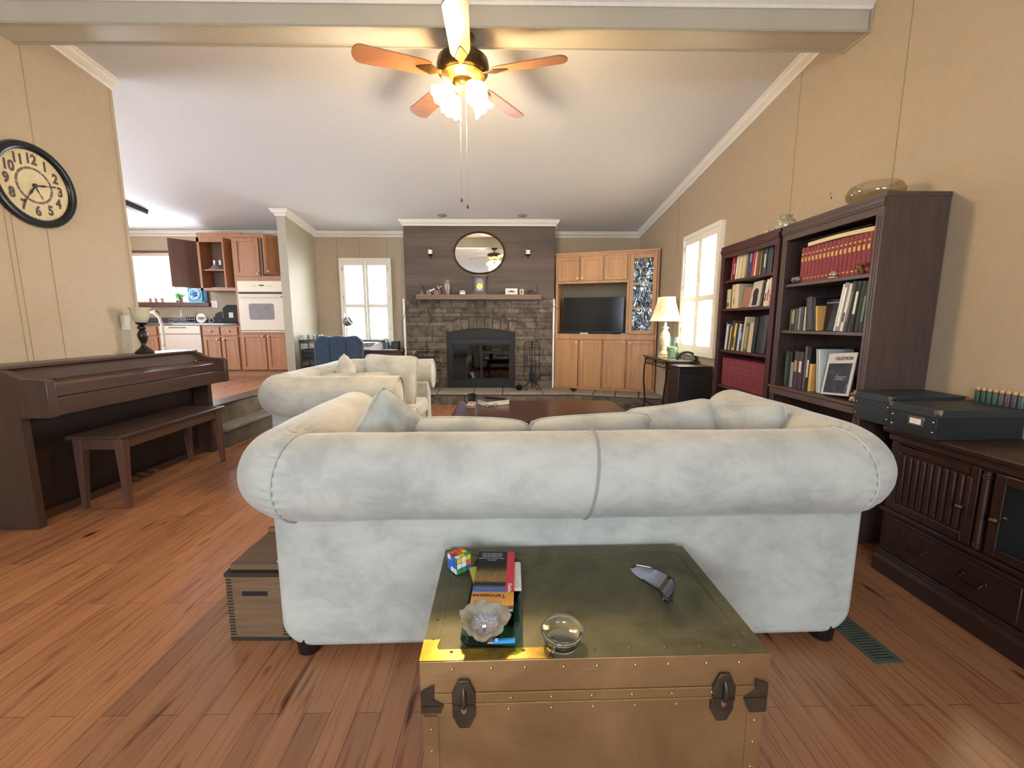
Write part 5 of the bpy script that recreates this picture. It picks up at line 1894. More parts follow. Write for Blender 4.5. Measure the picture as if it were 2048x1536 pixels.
# ------------------------------------------------------------- corner entertainment cabinet
A_ = Vector((0.775, 6.585, 0.191))
ang = -math.atan2(0.50, 1.40)
ec = thing('entertainment_cabinet', 'built-in oak corner cabinet holding the television, with a tall glass door', 'cabinet', tuple(A_), ang)
Wc = 1.483
HT = 2.02


def doorpanel(b, x0, x1, z0, z1, y=-0.018, st=0.05, th=0.018, inset=0.011, mi=0, glass=False):
    b.box(x0, x0 + st, y, y + th, z0, z1, mi).box(x1 - st, x1, y, y + th, z0, z1, mi).box(x0 + st, x1 - st, y, y + th, z0, z0 + st, mi).box(x0 + st, x1 - st, y, y + th, z1 - st, z1, mi)
    if not glass:
        b.box(x0 + st - 0.004, x1 - st + 0.004, y + inset, y + th - 0.002, z0 + st - 0.004, z1 - st + 0.004, mi)
    return b


def knob(parent, x, z, y=-0.018, r=0.015, m=None):
    k = B()
    k.tube([(x, y, z), (x, y - 0.016, z)], [0.006, 0.0045], 8)
    k.ball((x, y - 0.02, z), (r, 0.009, r), 12, 8)
    return k.make('knob', m or M_KNOB, parent)


plan_side = [(0.0, 0.0), (0.02, 0.0), (0.02, 0.40), (0.0, 0.40)]
b = B()
zL, zR0, zU = 0.80, 0.83, 1.60           # lower top, recess floor, recess top
b.box(0, 0.02, 0.0, 0.42, 0, HT)
b.prism([(0.0, 0.0), (1.475, 0.0), (1.34, 0.40), (0.0, 0.42)], 'z', zL, zR0)
b.prism([(0.0, 0.0), (1.07, 0.0), (1.07, 0.42), (0.0, 0.42)], 'z', zU, zU + 0.02)
b.prism([(0.0, 0.0), (1.475, 0.0), (1.34, 0.40), (0.0, 0.42)], 'z', HT - 0.02, HT)
b.box(1.055, 1.07, 0.0, 0.42, zR0, HT)
b.prism([(1.46, 0.0), (1.475, 0.0), (1.34, 0.40), (1.325, 0.40)], 'z', 0, HT)
b.prism([(0.0, 0.02), (1.46, 0.02), (1.34, 0.35), (0.0, 0.38)], 'z', 0.0, 0.02)
b.make('carcass', M_OAK, ec, smooth=0)
b = B()
b.box(-0.004, 0.03, -0.014, 0, 0, HT)
b.box(1.045, 1.078, -0.014, 0, zR0, HT - 0.03)
b.box(1.452, Wc - 0.004, -0.014, 0, 0, HT)
b.box(0.03, 1.452, -0.014, 0, 0, 0.035).box(0.03, 1.452, -0.014, 0, zL - 0.04, zR0 + 0.012).box(0.03, 1.045, -0.014, 0, zU - 0.012, zU + 0.025).box(-0.004, Wc - 0.004, -0.014, 0, HT - 0.045, HT)
for x in (0.355, 0.70):
    b.box(x, x + 0.02, -0.014, 0, zU + 0.02, HT - 0.04)
for x in (0.37, 0.725, 1.075):
    b.box(x - 0.01, x + 0.012, -0.014, 0, 0.03, zL - 0.03)
b.make('face_frame', M_OAK, ec, bevel=0.002)
b = B()
b.box(-0.012, Wc - 0.004, -0.026, 0.01, HT - 0.012, HT + 0.016)
b.make('top_moulding', M_OAKX, ec, bevel=0.003)
b = B()
b.box(0.02, 1.055, 0.40, 0.412, zR0, zU)
b.make('recess_back', plain('#7d745f', 0.7), ec, smooth=0)
for (x0, x1, kx) in ((0.030, 0.352, 0.325), (0.376, 0.698, 0.40), (0.722, 1.042, 0.748)):
    o = doorpanel(B(), x0, x1, zU + 0.028, HT - 0.05, -0.033).make('upper_door', M_OAK, ec, bevel=0.003)
    knob(o, kx, zU + 0.06, -0.033)
for i, (x0, x1, kx) in enumerate(((0.032, 0.355, 0.33), (0.388, 0.712, 0.412), (0.740, 1.062, 1.037), (1.090, 1.448, 1.115))):
    o = doorpanel(B(), x0, x1, 0.037, zL - 0.045, -0.033).make('lower_door', M_OAK, ec, bevel=0.003)
    knob(o, kx, zL - 0.085, -0.033)
o = doorpanel(B(), 1.080, 1.448, zR0 + 0.015, HT - 0.05, -0.033, 0.055, glass=True).make('glass_door', M_OAK, ec, bevel=0.003)
knob(o, 1.104, zR0 + 0.06, -0.033)
mm, bb = newmat('rippled_glass')
bb.inputs['Base Color'].default_value = lin('#39424c')
bb.inputs['Roughness'].default_value = 0.08
bb.inputs['Metallic'].default_value = 0.3
v = coords(mm, (1, 1, 0.6))
nn = noise_node(mm, v, 9, 1, 0.4, 1.8)
nodes(mm)[1].new(ramp(mm, nn, [(0.42, lin('#2b333c')), (0.5, lin('#9aa4ad')), (0.56, lin('#3c4650'))]), bb.inputs['Base Color'])
bump(mm, bb, nn, 0.9, 0.02)
g = B()
g.box(1.132, 1.396, -0.024, -0.020, zR0 + 0.068, HT - 0.103)
g.make('glass', mm, o, smooth=0)
g = B()
for z in (1.20, 1.55):
    g.box(1.132, 1.396, -0.026, -0.0245, z, z + 0.022)
g.make('shelf_edge', plain('#b9a58a', 0.5), o, smooth=0)

tv = thing('television', 'black flat screen television in the corner cabinet recess', 'television', (0, 0, 0), ang)
tl = Matrix.Translation(A_) @ Matrix.Rotation(ang, 4, 'Z') @ Matrix.Translation((0.545, 0.13, zR0 + 0.001))
tv.matrix_world = tl
b = B()
b.box(-0.46, 0.46, 0.0, 0.035, 0.030, 0.565)
b.box(-0.25, 0.25, 0.03, 0.07, 0.10, 0.40)
b.make('housing', plain('#121214', 0.35), tv, bevel=0.004)
B().box(-0.452, 0.452, -0.0015, 0.0, 0.045, 0.557).make('screen', plain('#07080a', 0.12, var=0.0), tv, smooth=0)
for s in (-1, 1):
    B().tube([(s * 0.36, -0.06, 0.004), (s * 0.34, 0.02, 0.035), (s * 0.36, 0.08, 0.004)], 0.006, 8).make('foot', M_BLACK, tv)
bpy.context.view_layer.update()
for (nm, lab, cat, lx, sx_, sy_, sz_, c) in (('media_box', 'flat black media box under the left half of the television', 'media box', 0.23, 0.14, 0.05, 0.022, '#1a1a1c'), ('paper_note', 'small white printed card below the television screen', 'card', 0.43, 0.065, 0.006, 0.03, '#c9c9c6'), ('trinket', 'small cream trinket right of the television base', 'trinket', 1.01, 0.025, 0.02, 0.022, '#cfc3a0')):
    t_ = thing(nm, lab, cat)
    t_.matrix_world = Matrix.Translation(A_) @ Matrix.Rotation(ang, 4, 'Z') @ Matrix.Translation((lx, 0.035, zR0 + 0.001))
    B().box(-sx_, sx_, -sy_ / 2, sy_ / 2, 0, sz_).make('body', plain(c, 0.4), t_, bevel=0.002)

# recessed spot lights in the ceiling
for i, (x, y, lab) in enumerate(((-0.91, 6.42, 'small round recessed ceiling light left, above the chimney breast'), (0.25, 6.42, 'small round recessed ceiling light right, above the chimney breast'))):
    s_ = thing('recessed_light', lab, 'ceiling light', (x, y, zc(y) - 0.001), 0, 'recessed lights by the chimney breast', (R(-7), 0, 0))
    B().lathe([(0.052, -0.001), (0.064, -0.004), (0.068, 0.0)], 28).make('trim_ring', plain('#a39d95', 0.5), s_)
    B().ball((0, 0, 0.0), (0.042, 0.042, 0.022), 20, 10).make('lamp', plain('#8d8780', 0.4), s_)

# ------------------------------------------------------------- side table with lamp
sd = thing('console_table', 'narrow dark table with curved iron legs under the side window', 'table', (2.01, 5.17, 0))
b = B()
b.box(-0.165, 0.165, -0.48, 0.50, 0.752, 0.774)
b.make('top', wood('#4a2d28', '#2b1714', 'y', 0.2, 1.0, 0.8, 0.3), sd, bevel=0.006)
b = B()
b.tube([(-0.13, -0.44, 0.735), (0.13, -0.44, 0.735), (0.13, 0.46, 0.735), (-0.13, 0.46, 0.735)], 0.006, 6, True)
b.tube([(-0.13, -0.44, 0.67), (0.13, -0.44, 0.67), (0.13, 0.46, 0.67), (-0.13, 0.46, 0.67)], 0.006, 6, True)
for i in range(6):
    y = -0.36 + i * 0.145
    b.tube([(-0.13, y, 0.67), (-0.13, y + 0.05, 0.725), (-0.13, y + 0.10, 0.70), (-0.13, y + 0.145, 0.735)], 0.004, 6)
for i in range(2):
    x = -0.10 + i * 0.10
    b.tube([(x, -0.44, 0.67), (x + 0.035, -0.44, 0.72), (x + 0.07, -0.44, 0.69), (x + 0.10, -0.44, 0.735)], 0.004, 6)
b.make('scrollwork', M_IRON, sd)
for sx in (-1, 1):
    for sy in (-1, 1):
        b = B()
        y0 = -0.44 if sy < 0 else 0.46
        b.tube([(sx * 0.13, y0, 0.745), (sx * 0.150, y0, 0.60), (sx * 0.152, y0, 0.45), (sx * 0.135, y0, 0.30), (sx * 0.125, y0, 0.16), (sx * 0.14, y0 , 0.05), (sx * 0.155, y0, 0.0)], 0.010, 8)
        b.make('leg', M_IRON, sd)
B().tube([(-0.13, 0.46, 0.16), (-0.08, 0.30, 0.13), (-0.05, 0.05, 0.12), (-0.08, -0.25, 0.13), (-0.13, -0.44, 0.16)], 0.006, 6).make('stretcher', M_IRON, sd)
tl_ = thing('table_lamp', 'table lamp with bell shaped cream shade and carved pale base', 'lamp', (1.985, 5.28, 0.7745))
b = B()
b.lathe([(0.075, 0.0), (0.078, 0.014), (0.058, 0.024), (0.070, 0.040), (0.045, 0.065), (0.026, 0.090), (0.034, 0.110), (0.030, 0.125), (0.052, 0.175), (0.062, 0.230), (0.058, 0.285), (0.034, 0.325), (0.026, 0.340), (0.045, 0.365), (0.048, 0.372), (0.02, 0.380), (0.012, 0.43)], 28)
b.make('base', plain('#c8bf9c', 0.5, var=0.3, scale=50, bmp=0.6), tl_)
b = B()
pr = [(0.200, 0.445), (0.18, 0.465), (0.155, 0.52), (0.135, 0.59), (0.115, 0.66), (0.100, 0.735)]
n_ = 48
vs, fs = [], []
for k_, (r_, z) in enumerate(pr):
    for j in range(n_):
        a = 2 * PI * j / n_
        q = r_ * (1 + 0.012 * abs(math.cos(4 * a)))
        vs.append((q * math.cos(a), q * math.sin(a), z))
for k_ in range(len(pr) - 1):
    fs += [(k_ * n_ + j, k_ * n_ + (j + 1) % n_, (k_ + 1) * n_ + (j + 1) % n_, (k_ + 1) * n_ + j) for j in range(n_)]
mm, bb = newmat('linen_shade')
bb.inputs['Base Color'].default_value = lin('#e3d8bd')
bb.inputs['Roughness'].default_value = 0.8
bb.inputs['Subsurface Weight'].default_value = 0.0
n9, l9 = nodes(mm)
tsl = n9.new('ShaderNodeBsdfTranslucent')
tsl.inputs[0].default_value = lin('#efe2c4')
mx = n9.new('ShaderNodeMixShader')
mx.inputs[0].default_value = 0.45
l9.new(bb.outputs[0], mx.inputs[1])
l9.new(tsl.outputs[0], mx.inputs[2])
l9.new(mx.outputs[0], n9['Material Output'].inputs[0])
b.add(vs, fs).make('shade', mm, tl_, smooth=60)
b = B()
for k_ in range(8):
    a = 2 * PI * k_ / 8
    b.tube([((r_ * 1.014) * math.cos(a), (r_ * 1.014) * math.sin(a), z) for r_, z in pr], 0.002, 5)
b.tube([(0.2010 * math.cos(2 * PI * i / 40), 0.2010 * math.sin(2 * PI * i / 40), 0.446) for i in range(40)], 0.004, 6, True)
b.tube([(0.1015 * math.cos(2 * PI * i / 30), 0.1015 * math.sin(2 * PI * i / 30), 0.735) for i in range(30)], 0.003, 6, True)
b.make('shade_trim', plain('#d6c9aa', 0.7), tl_)
gv = thing('glass_tumbler', 'tall glass with green filling beside the table lamp', 'glass', (1.975, 5.00, 0.7745))
B().lathe([(0.045, 0.0), (0.05, 0.005), (0.062, 0.20), (0.070, 0.26), (0.067, 0.26), (0.059, 0.20), (0.045, 0.012), (0.0, 0.012)], 28).make('body', pane('#f0faf6', 0.10), gv, smooth=50)
B().lathe([(0.0, 0.014), (0.044, 0.014), (0.053, 0.14), (0.0, 0.145)], 24).make('green_filling', plain('#a3b58c', 0.7, var=0.5, scale=90, bmp=0.6), gv)
ar_ = thing('arched_rack', 'low black arched rack on the narrow table under the window', 'rack', (2.07, 4.80, 0.7745), R(-8))
b = B()
pts = [(0.115 * math.cos(PI * i / 18), 0.105 * math.sin(PI * i / 18)) for i in range(19)] + [(0.092 * math.cos(PI - PI * i / 18), 0.080 * math.sin(PI - PI * i / 18)) for i in range(19)]
for i in range(18):
    b.prism([pts[i], pts[i + 1], pts[36 - i], pts[37 - i]], 'y', -0.012, 0.012)
b.make('arch', M_BLACK, ar_)
b = B()
for x in (-0.07, -0.03, 0.055):
    b.tube([(x, 0, 0.0), (x + 0.006, 0, 0.06)], 0.003, 6)
b.box(-0.115, 0.115, -0.02, 0.02, 0, 0.006)
b.make('wires', M_IRON, ar_)
mg2 = thing('magazine', 'glossy pale magazine lying on the narrow table in front of the arched rack', 'magazine', (2.00, 4.80, 0.7745), R(20))
B().box(-0.10, 0.10, -0.09, 0.12, 0, 0.006).make('pages', plain('#a9b2bd', 0.12, var=0.2, scale=12), mg2, smooth=0)
bs = thing('black_cabinet', 'black box shaped cabinet on the floor by the narrow table', 'cabinet', (1.985, 4.50, 0))
b = B()
b.box(-0.175, 0.175, -0.13, 0.13, 0.01, 0.735)
b.make('body', plain('#17171a', 0.4), bs, bevel=0.006)
B().box(-0.165, 0.165, -0.134, -0.130, 0.03, 0.66).make('front_panel', plain('#121215', 0.6), bs)
B().box(-0.178, 0.178, -0.135, 0.13, 0.735, 0.748).make('top', plain('#1d1d20', 0.3), bs, bevel=0.003)
wp = thing('wood_panel', 'reddish brown board standing against the wall behind the narrow table', 'board', (2.1825, 5.45, 0))
B().box(-0.0055, 0.0055, 0.0, 0.25, 0, 0.74).make('board', wood('#6b4336', '#472a22', 'z', 0.5), wp, bevel=0.003)


# ------------------------------------------------------------- bookcases and books
def bookcase(name, label, y0, y1, H, shelves, mz, my, top_w=0.10, base_z=None):
    t = thing(name, label, 'bookcase', (1.86, (y0 + y1) / 2, 0))
    hw = (y1 - y0) / 2
    b = B()
    b.box(0.002, 0.325, -hw - 0.001, -hw + 0.02, 0, H - 0.01).box(0.002, 0.325, hw - 0.02, hw + 0.001, 0, H - 0.01)
    b.make('side_panel', mz, t)
    b = B()
    b.box(0.317, 0.325, -hw + 0.02, hw - 0.02, 0.05, H - 0.02)
    b.make('back_board', mz, t, smooth=0)
    b = B()
    b.box(-0.002, 0.325, -hw - 0.004, hw + 0.004, H - 0.022, H)
    b.box(0.0, 0.03, -hw, hw, H - top_w, H - 0.02)
    b.box(-0.010, 0.002, -hw, hw, H - 0.050, H - 0.028).box(-0.006, 0.002, -hw, hw, H - 0.062, H - 0.050)
    b.make('cornice', my, t)
    for s in (-1, 1):
        b = B()
        ya, yb_ = sorted((s * hw, s * (hw - 0.045)))
        b.box(0.0, 0.014, ya, yb_, 0.0, H - top_w)
        b.box(-0.003, 0.0, ya + 0.012, ya + 0.018, 0.02, H - top_w - 0.01).box(-0.003, 0.0, yb_ - 0.018, yb_ - 0.012, 0.02, H - top_w - 0.01)
        b.make('stile', mz, t, bevel=0.0015)
    for z, wd in shelves:
        b = B()
        if wd:
            b.box(-0.014, 0.317, -hw - 0.006, hw + 0.006, z - 0.018, z).box(-0.006, 0.02, -hw, hw, z - 0.06, z - 0.018)
            b.make('fixed_shelf', my, t, bevel=0.004)
        else:
            b.box(0.016, 0.317, -hw + 0.02, hw - 0.02, z - 0.02, z)
            b.make('shelf', my, t, bevel=0.002)
    b = B()
    b.box(0.0, 0.03, -hw, hw, 0.0, 0.07)
    b.box(0.012, 0.317, -hw + 0.02, hw - 0.02, 0.05, 0.07)
    b.make('base', my, t)
    return t


bookcase('bookcase', 'tall dark oak bookcase nearest the camera, its wide side facing the room', 2.150, 2.920, 1.835, [(1.452, 0), (1.150, 0), (0.775, 1), (0.42, 0)], M_DARKOAK, M_DARKOAKY)
bookcase('bookcase', 'reddish mahogany bookcase between the shuttered window and the tall dark one', 2.955, 3.735, 1.835, [(1.552, 0), (1.318, 0), (0.970, 0), (0.665, 0), (0.36, 0)], M_MAHOG, M_MAHOGY)

CN = {'#b02a35': 'red', '#8c2a30': 'dark red', '#d9d2c4': 'white', '#cfc3a2': 'cream', '#bfb18c': 'tan', '#2a3350': 'navy', '#1c1d21': 'black', '#3a3c42': 'charcoal', '#5c3227': 'brown', '#7a4a34': 'chestnut', '#d4b545': 'yellow', '#2f5a3c': 'green', '#d08a4a': 'orange', '#e2d9cf': 'pale', '#a63d5c': 'pink', '#3d2a36': 'plum', '#93856a': 'khaki', '#b9c4cf': 'pale blue', '#59544a': 'olive brown', '#263028': 'dark green', '#8d8f92': 'grey', '#d9a860': 'ochre', '#9a6a50': 'sienna'}
M_PAGE = plain('#cfc6ae', 0.85, var=0.06, scale=120)
ORD = ['first', 'second', 'third', 'fourth', 'fifth', 'sixth', 'seventh', 'eighth', 'ninth', 'tenth', 'eleventh', 'twelfth', 'thirteenth', 'fourteenth', 'fifteenth', 'sixteenth', 'seventeenth', 'eighteenth', 'nineteenth', 'twentieth']


def book(label, x, y, z, th, h, d, col, lean=0.0, group=None, band=None, spine=None, yaw=0.0, rough=0.45, name='book', pagey=False):
    """spine faces the room (-X); y is the edge nearest the far wall, thickness runs towards the camera"""
    t = thing(name, label, 'book', (x, y, z), 0, group)
    t.rotation_euler = (R(lean), 0, R(yaw))
    c = 0.0018
    b = B()
    b.box(0, d, -th, -th + c, 0, h).box(0, d, -c, 0, 0, h)
    bl = min(0.004, th * 0.16)
    b.prism([(c, -th + 0.0005), (0, -th + 0.0005), (-bl * 0.7, -th * 0.8), (-bl, -th * 0.5), (-bl * 0.7, -th * 0.2), (0, -0.0005), (c, -0.0005)], 'z', 0, h)
    b.make('cover', plain(col, rough), t, smooth=0)
    B().box(c, d - 0.004, -th + c, -c, 0.003, h - 0.003).make('pages', M_PAGE, t, smooth=0)
    if band:
        q = B()
        for (za, zb) in band[1]:
            q.box(-bl - 0.0006, -bl * 0.4, -th * 0.76, -th * 0.24, za * h, zb * h)
        q.make('spine_print', plain(band[0], 0.4, 0.4 if band[0] == '#c9a256' else 0.0), t, smooth=0)
    return t


def row(shelf_label, group, x, ystart, z, items, sc=1.0):
    y = ystart
    for i, it in enumerate(items):
        th, h, col = it[0] * sc, it[1], it[2]
        lean = -it[3] * 1.25 if len(it) > 3 else 0
        band = it[4] if len(it) > 4 else None
        gap = it[5] if len(it) > 5 else 0
        y -= gap
        hh = th / math.cos(R(lean))
        # a lean > 0 tips the top towards the far wall, < 0 towards the camera
        zz = z + 0.0008 + (th * abs(math.sin(R(lean))) if lean > 0 else 0)
        d = 0.17 if h < 0.22 else 0.21
        rr = random.uniform(0, 0.012)
        book('%s book, %s from left on %s' % (CN.get(col, 'coloured'), ORD[i], shelf_label), x + rr, y, zz, th, h, d, col, lean, group, band)
        y -= hh + 0.0008
    return y


W_ = ('#d8d2c6', [(0.25, 0.75)])
GD = ('#c9a256', [(0.80, 0.84), (0.60, 0.72), (0.10, 0.13)])
XS = 1.895
# mahogany bookcase, four shelves
row('the mahogany bookcase top shelf', 'books on the mahogany bookcase top shelf', XS, 3.635, 1.5525,
    [(0.020, 0.185, '#b02a35', -5), (0.018, 0.20, '#b02a35', -5), (0.016, 0.175, '#1c1d21', -5, W_), (0.018, 0.185, '#d9d2c4', -5), (0.060, 0.212, '#cfc3a2', -5), (0.052, 0.210, '#bfb18c', -5), (0.030, 0.205, '#93856a', -5), (0.030, 0.215, '#2a3350', -4), (0.028, 0.215, '#2a3350', -4, ('#8d9ab8', [(0.5, 0.8)])), (0.022, 0.185, '#b02a35', -5), (0.024, 0.19, '#d9d2c4', -5), (0.022, 0.205, '#7a4a34', -3), (0.022, 0.212, '#5c3227', -3), (0.010, 0.195, '#d4b545', -3), (0.038, 0.215, '#1c1d21', -2), (0.026, 0.19, '#3a3c42', -2, W_), (0.026, 0.185, '#2a3350', -2), (0.03, 0.19, '#3a3c42', -1)], 1.08)
row('the mahogany bookcase second shelf', 'books on the mahogany bookcase second shelf', XS, 3.668, 1.3185,
    [(0.058, 0.160, '#bfb18c', 0, ('#6d4a38', [(0.1, 0.3)])), (0.018, 0.185, '#2f5a3c', 0), (0.018, 0.195, '#cfc3a2', 0), (0.018, 0.19, '#d9a860', 0, ('#8c2a30', [(0.2, 0.4)])), (0.050, 0.195, '#cfc3a2', 0)])
row('right half of mahogany bookcase second shelf', 'books on the mahogany bookcase second shelf', XS, 3.185, 1.3185,
    [(0.022, 0.185, '#263028', -7), (0.024, 0.195, '#d08a4a', -7, ('#efe6d6', [(0.3, 0.9)])), (0.020, 0.19, '#e2d9cf', -7, ('#2a2a2c', [(0.2, 0.5)])), (0.020, 0.20, '#d9d2c4', -7, ('#a63d5c', [(0.2, 0.6)])), (0.020, 0.205, '#d9d2c4', -7, ('#b02a35', [(0.3, 0.4)])), (0.018, 0.205, '#a63d5c', -6)])
row('the mahogany bookcase third shelf', 'books on the mahogany bookcase third shelf', XS, 3.672, 0.9705,
    [(0.020, 0.235, '#2a3350', -3), (0.014, 0.215, '#d9d2c4', -4), (0.016, 0.21, '#1c1d21', -5), (0.018, 0.20, '#bfb18c', -6), (0.022, 0.245, '#3a3c42', -6), (0.014, 0.20, '#d9a860', -7), (0.020, 0.225, '#d4b545', -6, ('#2a2a2c', [(0.1, 0.5)])), (0.030, 0.24, '#1c1d21', -6), (0.022, 0.22, '#b9c4cf', -5), (0.030, 0.215, '#2a3350', -5, ('#7fa0c8', [(0.4, 0.7)])), (0.014, 0.275, '#cfc3a2', -5), (0.045, 0.22, '#59544a', -5, ('#a08f6a', [(0.1, 0.9)])), (0.016, 0.225, '#cfc3a2', -5), (0.020, 0.23, '#bfb18c', -5), (0.016, 0.265, '#d9d2c4', -5), (0.036, 0.27, '#1c1d21', -4), (0.040, 0.275, '#1c1d21', -4), (0.050, 0.28, '#3a3c42', -4)], 1.28)

vol = book('burgundy encyclopedia volume, first from the left on the mahogany bookcase lower shelf', XS, 3.655, 0.6658, 0.0315, 0.235, 0.18, '#6e2430', -1.5, 'burgundy encyclopedia on the mahogany bookcase', ('#a5766a', [(0.86, 0.87), (0.70, 0.71), (0.55, 0.56)]))
for i in range(1, 19):
    c = copy_tree(vol)
    c.location = (XS, 3.655 - i * 0.0334, 0.6658)
    c['label'] = 'burgundy encyclopedia volume, %s from the left on the mahogany bookcase lower shelf' % ORD[i]
book('dark book with white lettering down its spine, right of the burgundy encyclopedia', XS, 3.018, 0.6658, 0.026, 0.24, 0.18, '#26262a', 0, None, ('#d9d4c8', [(0.1, 0.2), (0.24, 0.38), (0.42, 0.6), (0.64, 0.9)]))

# leaning face-out books on the second shelf
fb_ = thing('book', 'book with a sienna cover leaning in the middle of the mahogany second shelf', 'book', (1.905, 3.42, 1.3195), 0, None, (R(11), 0, R(12)))
B().box(0.0, 0.018, -0.085, 0.02, 0.008, 0.165).make('cover', plain('#9a6a50', 0.5), fb_, bevel=0.001)
fb_ = thing('book', 'pale photo book showing a dark figure, face out on the mahogany second shelf', 'book', (1.90, 3.325, 1.3195), 0, None, (R(-2), R(9), R(-4)))
B().box(0.0, 0.018, -0.125, 0.01, 0.001, 0.195).make('cover', plain('#c6c2bd', 0.35), fb_, bevel=0.001)
b = B()
b.ball((-0.0005, -0.055, 0.10), (0.001, 0.040, 0.042), 16, 8)
b.box(-0.001, 0, -0.10, -0.03, 0.01, 0.075)
b.make('cover_picture', plain('#2d2327', 0.4, var=0.4, scale=50), fb_)

# tall dark bookcase, three shelves
v2_ = book('deep red gilt volume, first from the left on the tall bookcase top shelf', XS, 2.770, 1.4528, 0.0300, 0.215, 0.19, '#7c1f2b', 0, 'red gilt encyclopedia on the tall bookcase', GD)
for i in range(1, 18):
    c = copy_tree(v2_)
    c.location = (XS, 2.770 - i * 0.0313, 1.4528)
    c['label'] = 'deep red gilt volume, %s from the left on the tall bookcase top shelf' % ORD[i]
mz_ = thing('magazine', 'thick pale magazine lying on top of the red gilt encyclopedia', 'magazine', (1.885, 2.455, 1.6685), R(2))
b = B()
n_ = 14
vs, fs = [], []
for i in range(n_ + 1):
    y = 0.24 - 0.47 * i / n_
    z = 0.006 + 0.006 * math.sin(PI * i / n_)
    for (x, dz) in ((0, 0), (0.2, 0), (0.2, 0.022), (0, 0.022)):
        vs.append((x, y, z + dz))
for i in range(n_):
    a = i * 4
    fs += [(a + q, a + (q + 1) % 4, a + 4 + (q + 1) % 4, a + 4 + q) for q in range(4)]
fs += [(3, 2, 1, 0), (n_ * 4, n_ * 4 + 1, n_ * 4 + 2, n_ * 4 + 3)]
b.add([(x, y, z - 0.006) for x, y, z in vs], fs).make('pages', plain('#d6c39b', 0.6), mz_, smooth=0)
b = B()
b.add([(x, y, z * 1.0 - 0.005 + (0.017 if q % 4 > 1 else 0.022)) for q, (x, y, z) in enumerate(vs)], fs) if 0 else b.box(0.0, 0.205, -0.20, 0.235, 0.0345, 0.0365)
b.make('cover', plain('#3c4148', 0.35), mz_, bevel=0.0005)

row('the left of the tall bookcase second shelf', 'small books on the tall bookcase second shelf', XS, 2.845, 1.1505,
    [(0.020, 0.135, '#59544a', 0), (0.022, 0.138, '#263028', 0, ('#8f9270', [(0.3, 0.9)])), (0.020, 0.140, '#263028', 0, ('#a3a07a', [(0.3, 0.95)])), (0.022, 0.140, '#59544a', 0), (0.030, 0.145, '#8d8f92', 0), (0.028, 0.150, '#3a3c42', 0), (0.012, 0.148, '#cfc3a2', 0)])
row('the middle of the tall bookcase second shelf', 'leaning books on the tall bookcase second shelf', XS, 2.665, 1.1505,
    [(0.052, 0.205, '#3a3c42', 6, ('#23242a', [(0.15, 0.17), (0.4, 0.42), (0.65, 0.67)])), (0.030, 0.20, '#1c1d21', 6), (0.014, 0.15, '#d9a860', 6)])
fb_ = thing('book', 'large dark cover book standing face out in the middle of the tall second shelf', 'book', (1.93, 2.565, 1.1515), 0, None, (0, R(8), R(-3)))
B().box(0.0, 0.02, -0.13, 0.035, 0.001, 0.19).make('cover', plain('#231d22', 0.3, var=0.4, scale=20), fb_, bevel=0.001)
B().box(-0.001, 0, -0.12, 0.025, 0.165, 0.172).make('cover_print', plain('#8a8a8c', 0.4), fb_, smooth=0)
row('the right of the tall bookcase second shelf', 'tall leaning books on the tall bookcase second shelf', XS, 2.452, 1.1505,
    [(0.022, 0.265, '#2a3350', -7, ('#dfe3e6', [(0.0, 1.0)])), (0.030, 0.270, '#8d8f92', -7, ('#ece9e2', [(0.1, 0.9)])), (0.020, 0.262, '#e2d9cf', -7, ('#3a3c42', [(0.2, 0.4)])), (0.028, 0.272, '#3a3c42', -6, ('#6d6a60', [(0.2, 0.8)])), (0.014, 0.272, '#d9a860', -6), (0.030, 0.268, '#1c1d21', -5, ('#cfccb8', [(0.35, 0.8)])), (0.028, 0.268, '#263028', -4), (0.028, 0.266, '#263028', -3, ('#5e6f62', [(0.2, 0.7)])), (0.022, 0.265, '#3a3c42', -3)])
row('the left of the tall bookcase bottom shelf', 'books on the tall bookcase bottom shelf', XS, 2.845, 0.7755,
    [(0.034, 0.235, '#263028', 0, ('#46543f', [(0.1, 0.9)])), (0.030, 0.232, '#1c1d21', 0), (0.026, 0.165, '#8d8f92', 0), (0.044, 0.240, '#3d2a36', 0, ('#b08d50', [(0.45, 0.75)])), (0.042, 0.238, '#3d2a36', 0, ('#cfc9d2', [(0.45, 0.75)])), (0.022, 0.275, '#59544a', 0), (0.028, 0.275, '#1c1d21', 0, ('#c9cbbf', [(0.3, 0.7)])), (0.020, 0.17, '#d9a860', 0, None, 0.012)])
for i, (yy, h_, c_, ln, lab) in enumerate(((2.538, 0.265, '#b9bcc0', -7, 'pale grey magazine folder leaning behind the white manual'), (2.520, 0.262, '#d9d9d6', -7, 'white magazine leaning directly behind the white manual'))):
    book(lab, XS + 0.01, yy, 0.777, 0.012, h_, 0.21, c_, ln, None)
mn = thing('manual', 'white instrument manual with a dark night sky picture, face out on the tall bottom shelf', 'book', (1.892, 2.452, 0.7805), 0, None, (R(-6), R(10), R(-6)))
b = B()
b.box(0.0, 0.006, -0.195, 0.035, 0.0005, 0.245)
b.make('cover', plain('#c9cbca', 0.3, var=0.02), mn, smooth=0)
mm, bb = newmat('night_sky_print')
v = coords(mm)
nn = noise_node(mm, v, 16, 5, 0.6, 0.8)
nodes(mm)[1].new(ramp(mm, nn, [(0.35, lin('#121119')), (0.55, lin('#2a2436')), (0.68, lin('#6d6584'))]), bb.inputs['Base Color'])
bb.inputs['Roughness'].default_value = 0.3
B().box(-0.0008, 0.0, -0.175, 0.015, 0.012, 0.185).make('picture', mm, mn, smooth=0)
b = B()
b.tube([(-0.0015, -0.05, 0.09), (-0.0015, -0.13, 0.10)], 0.0008, 5)
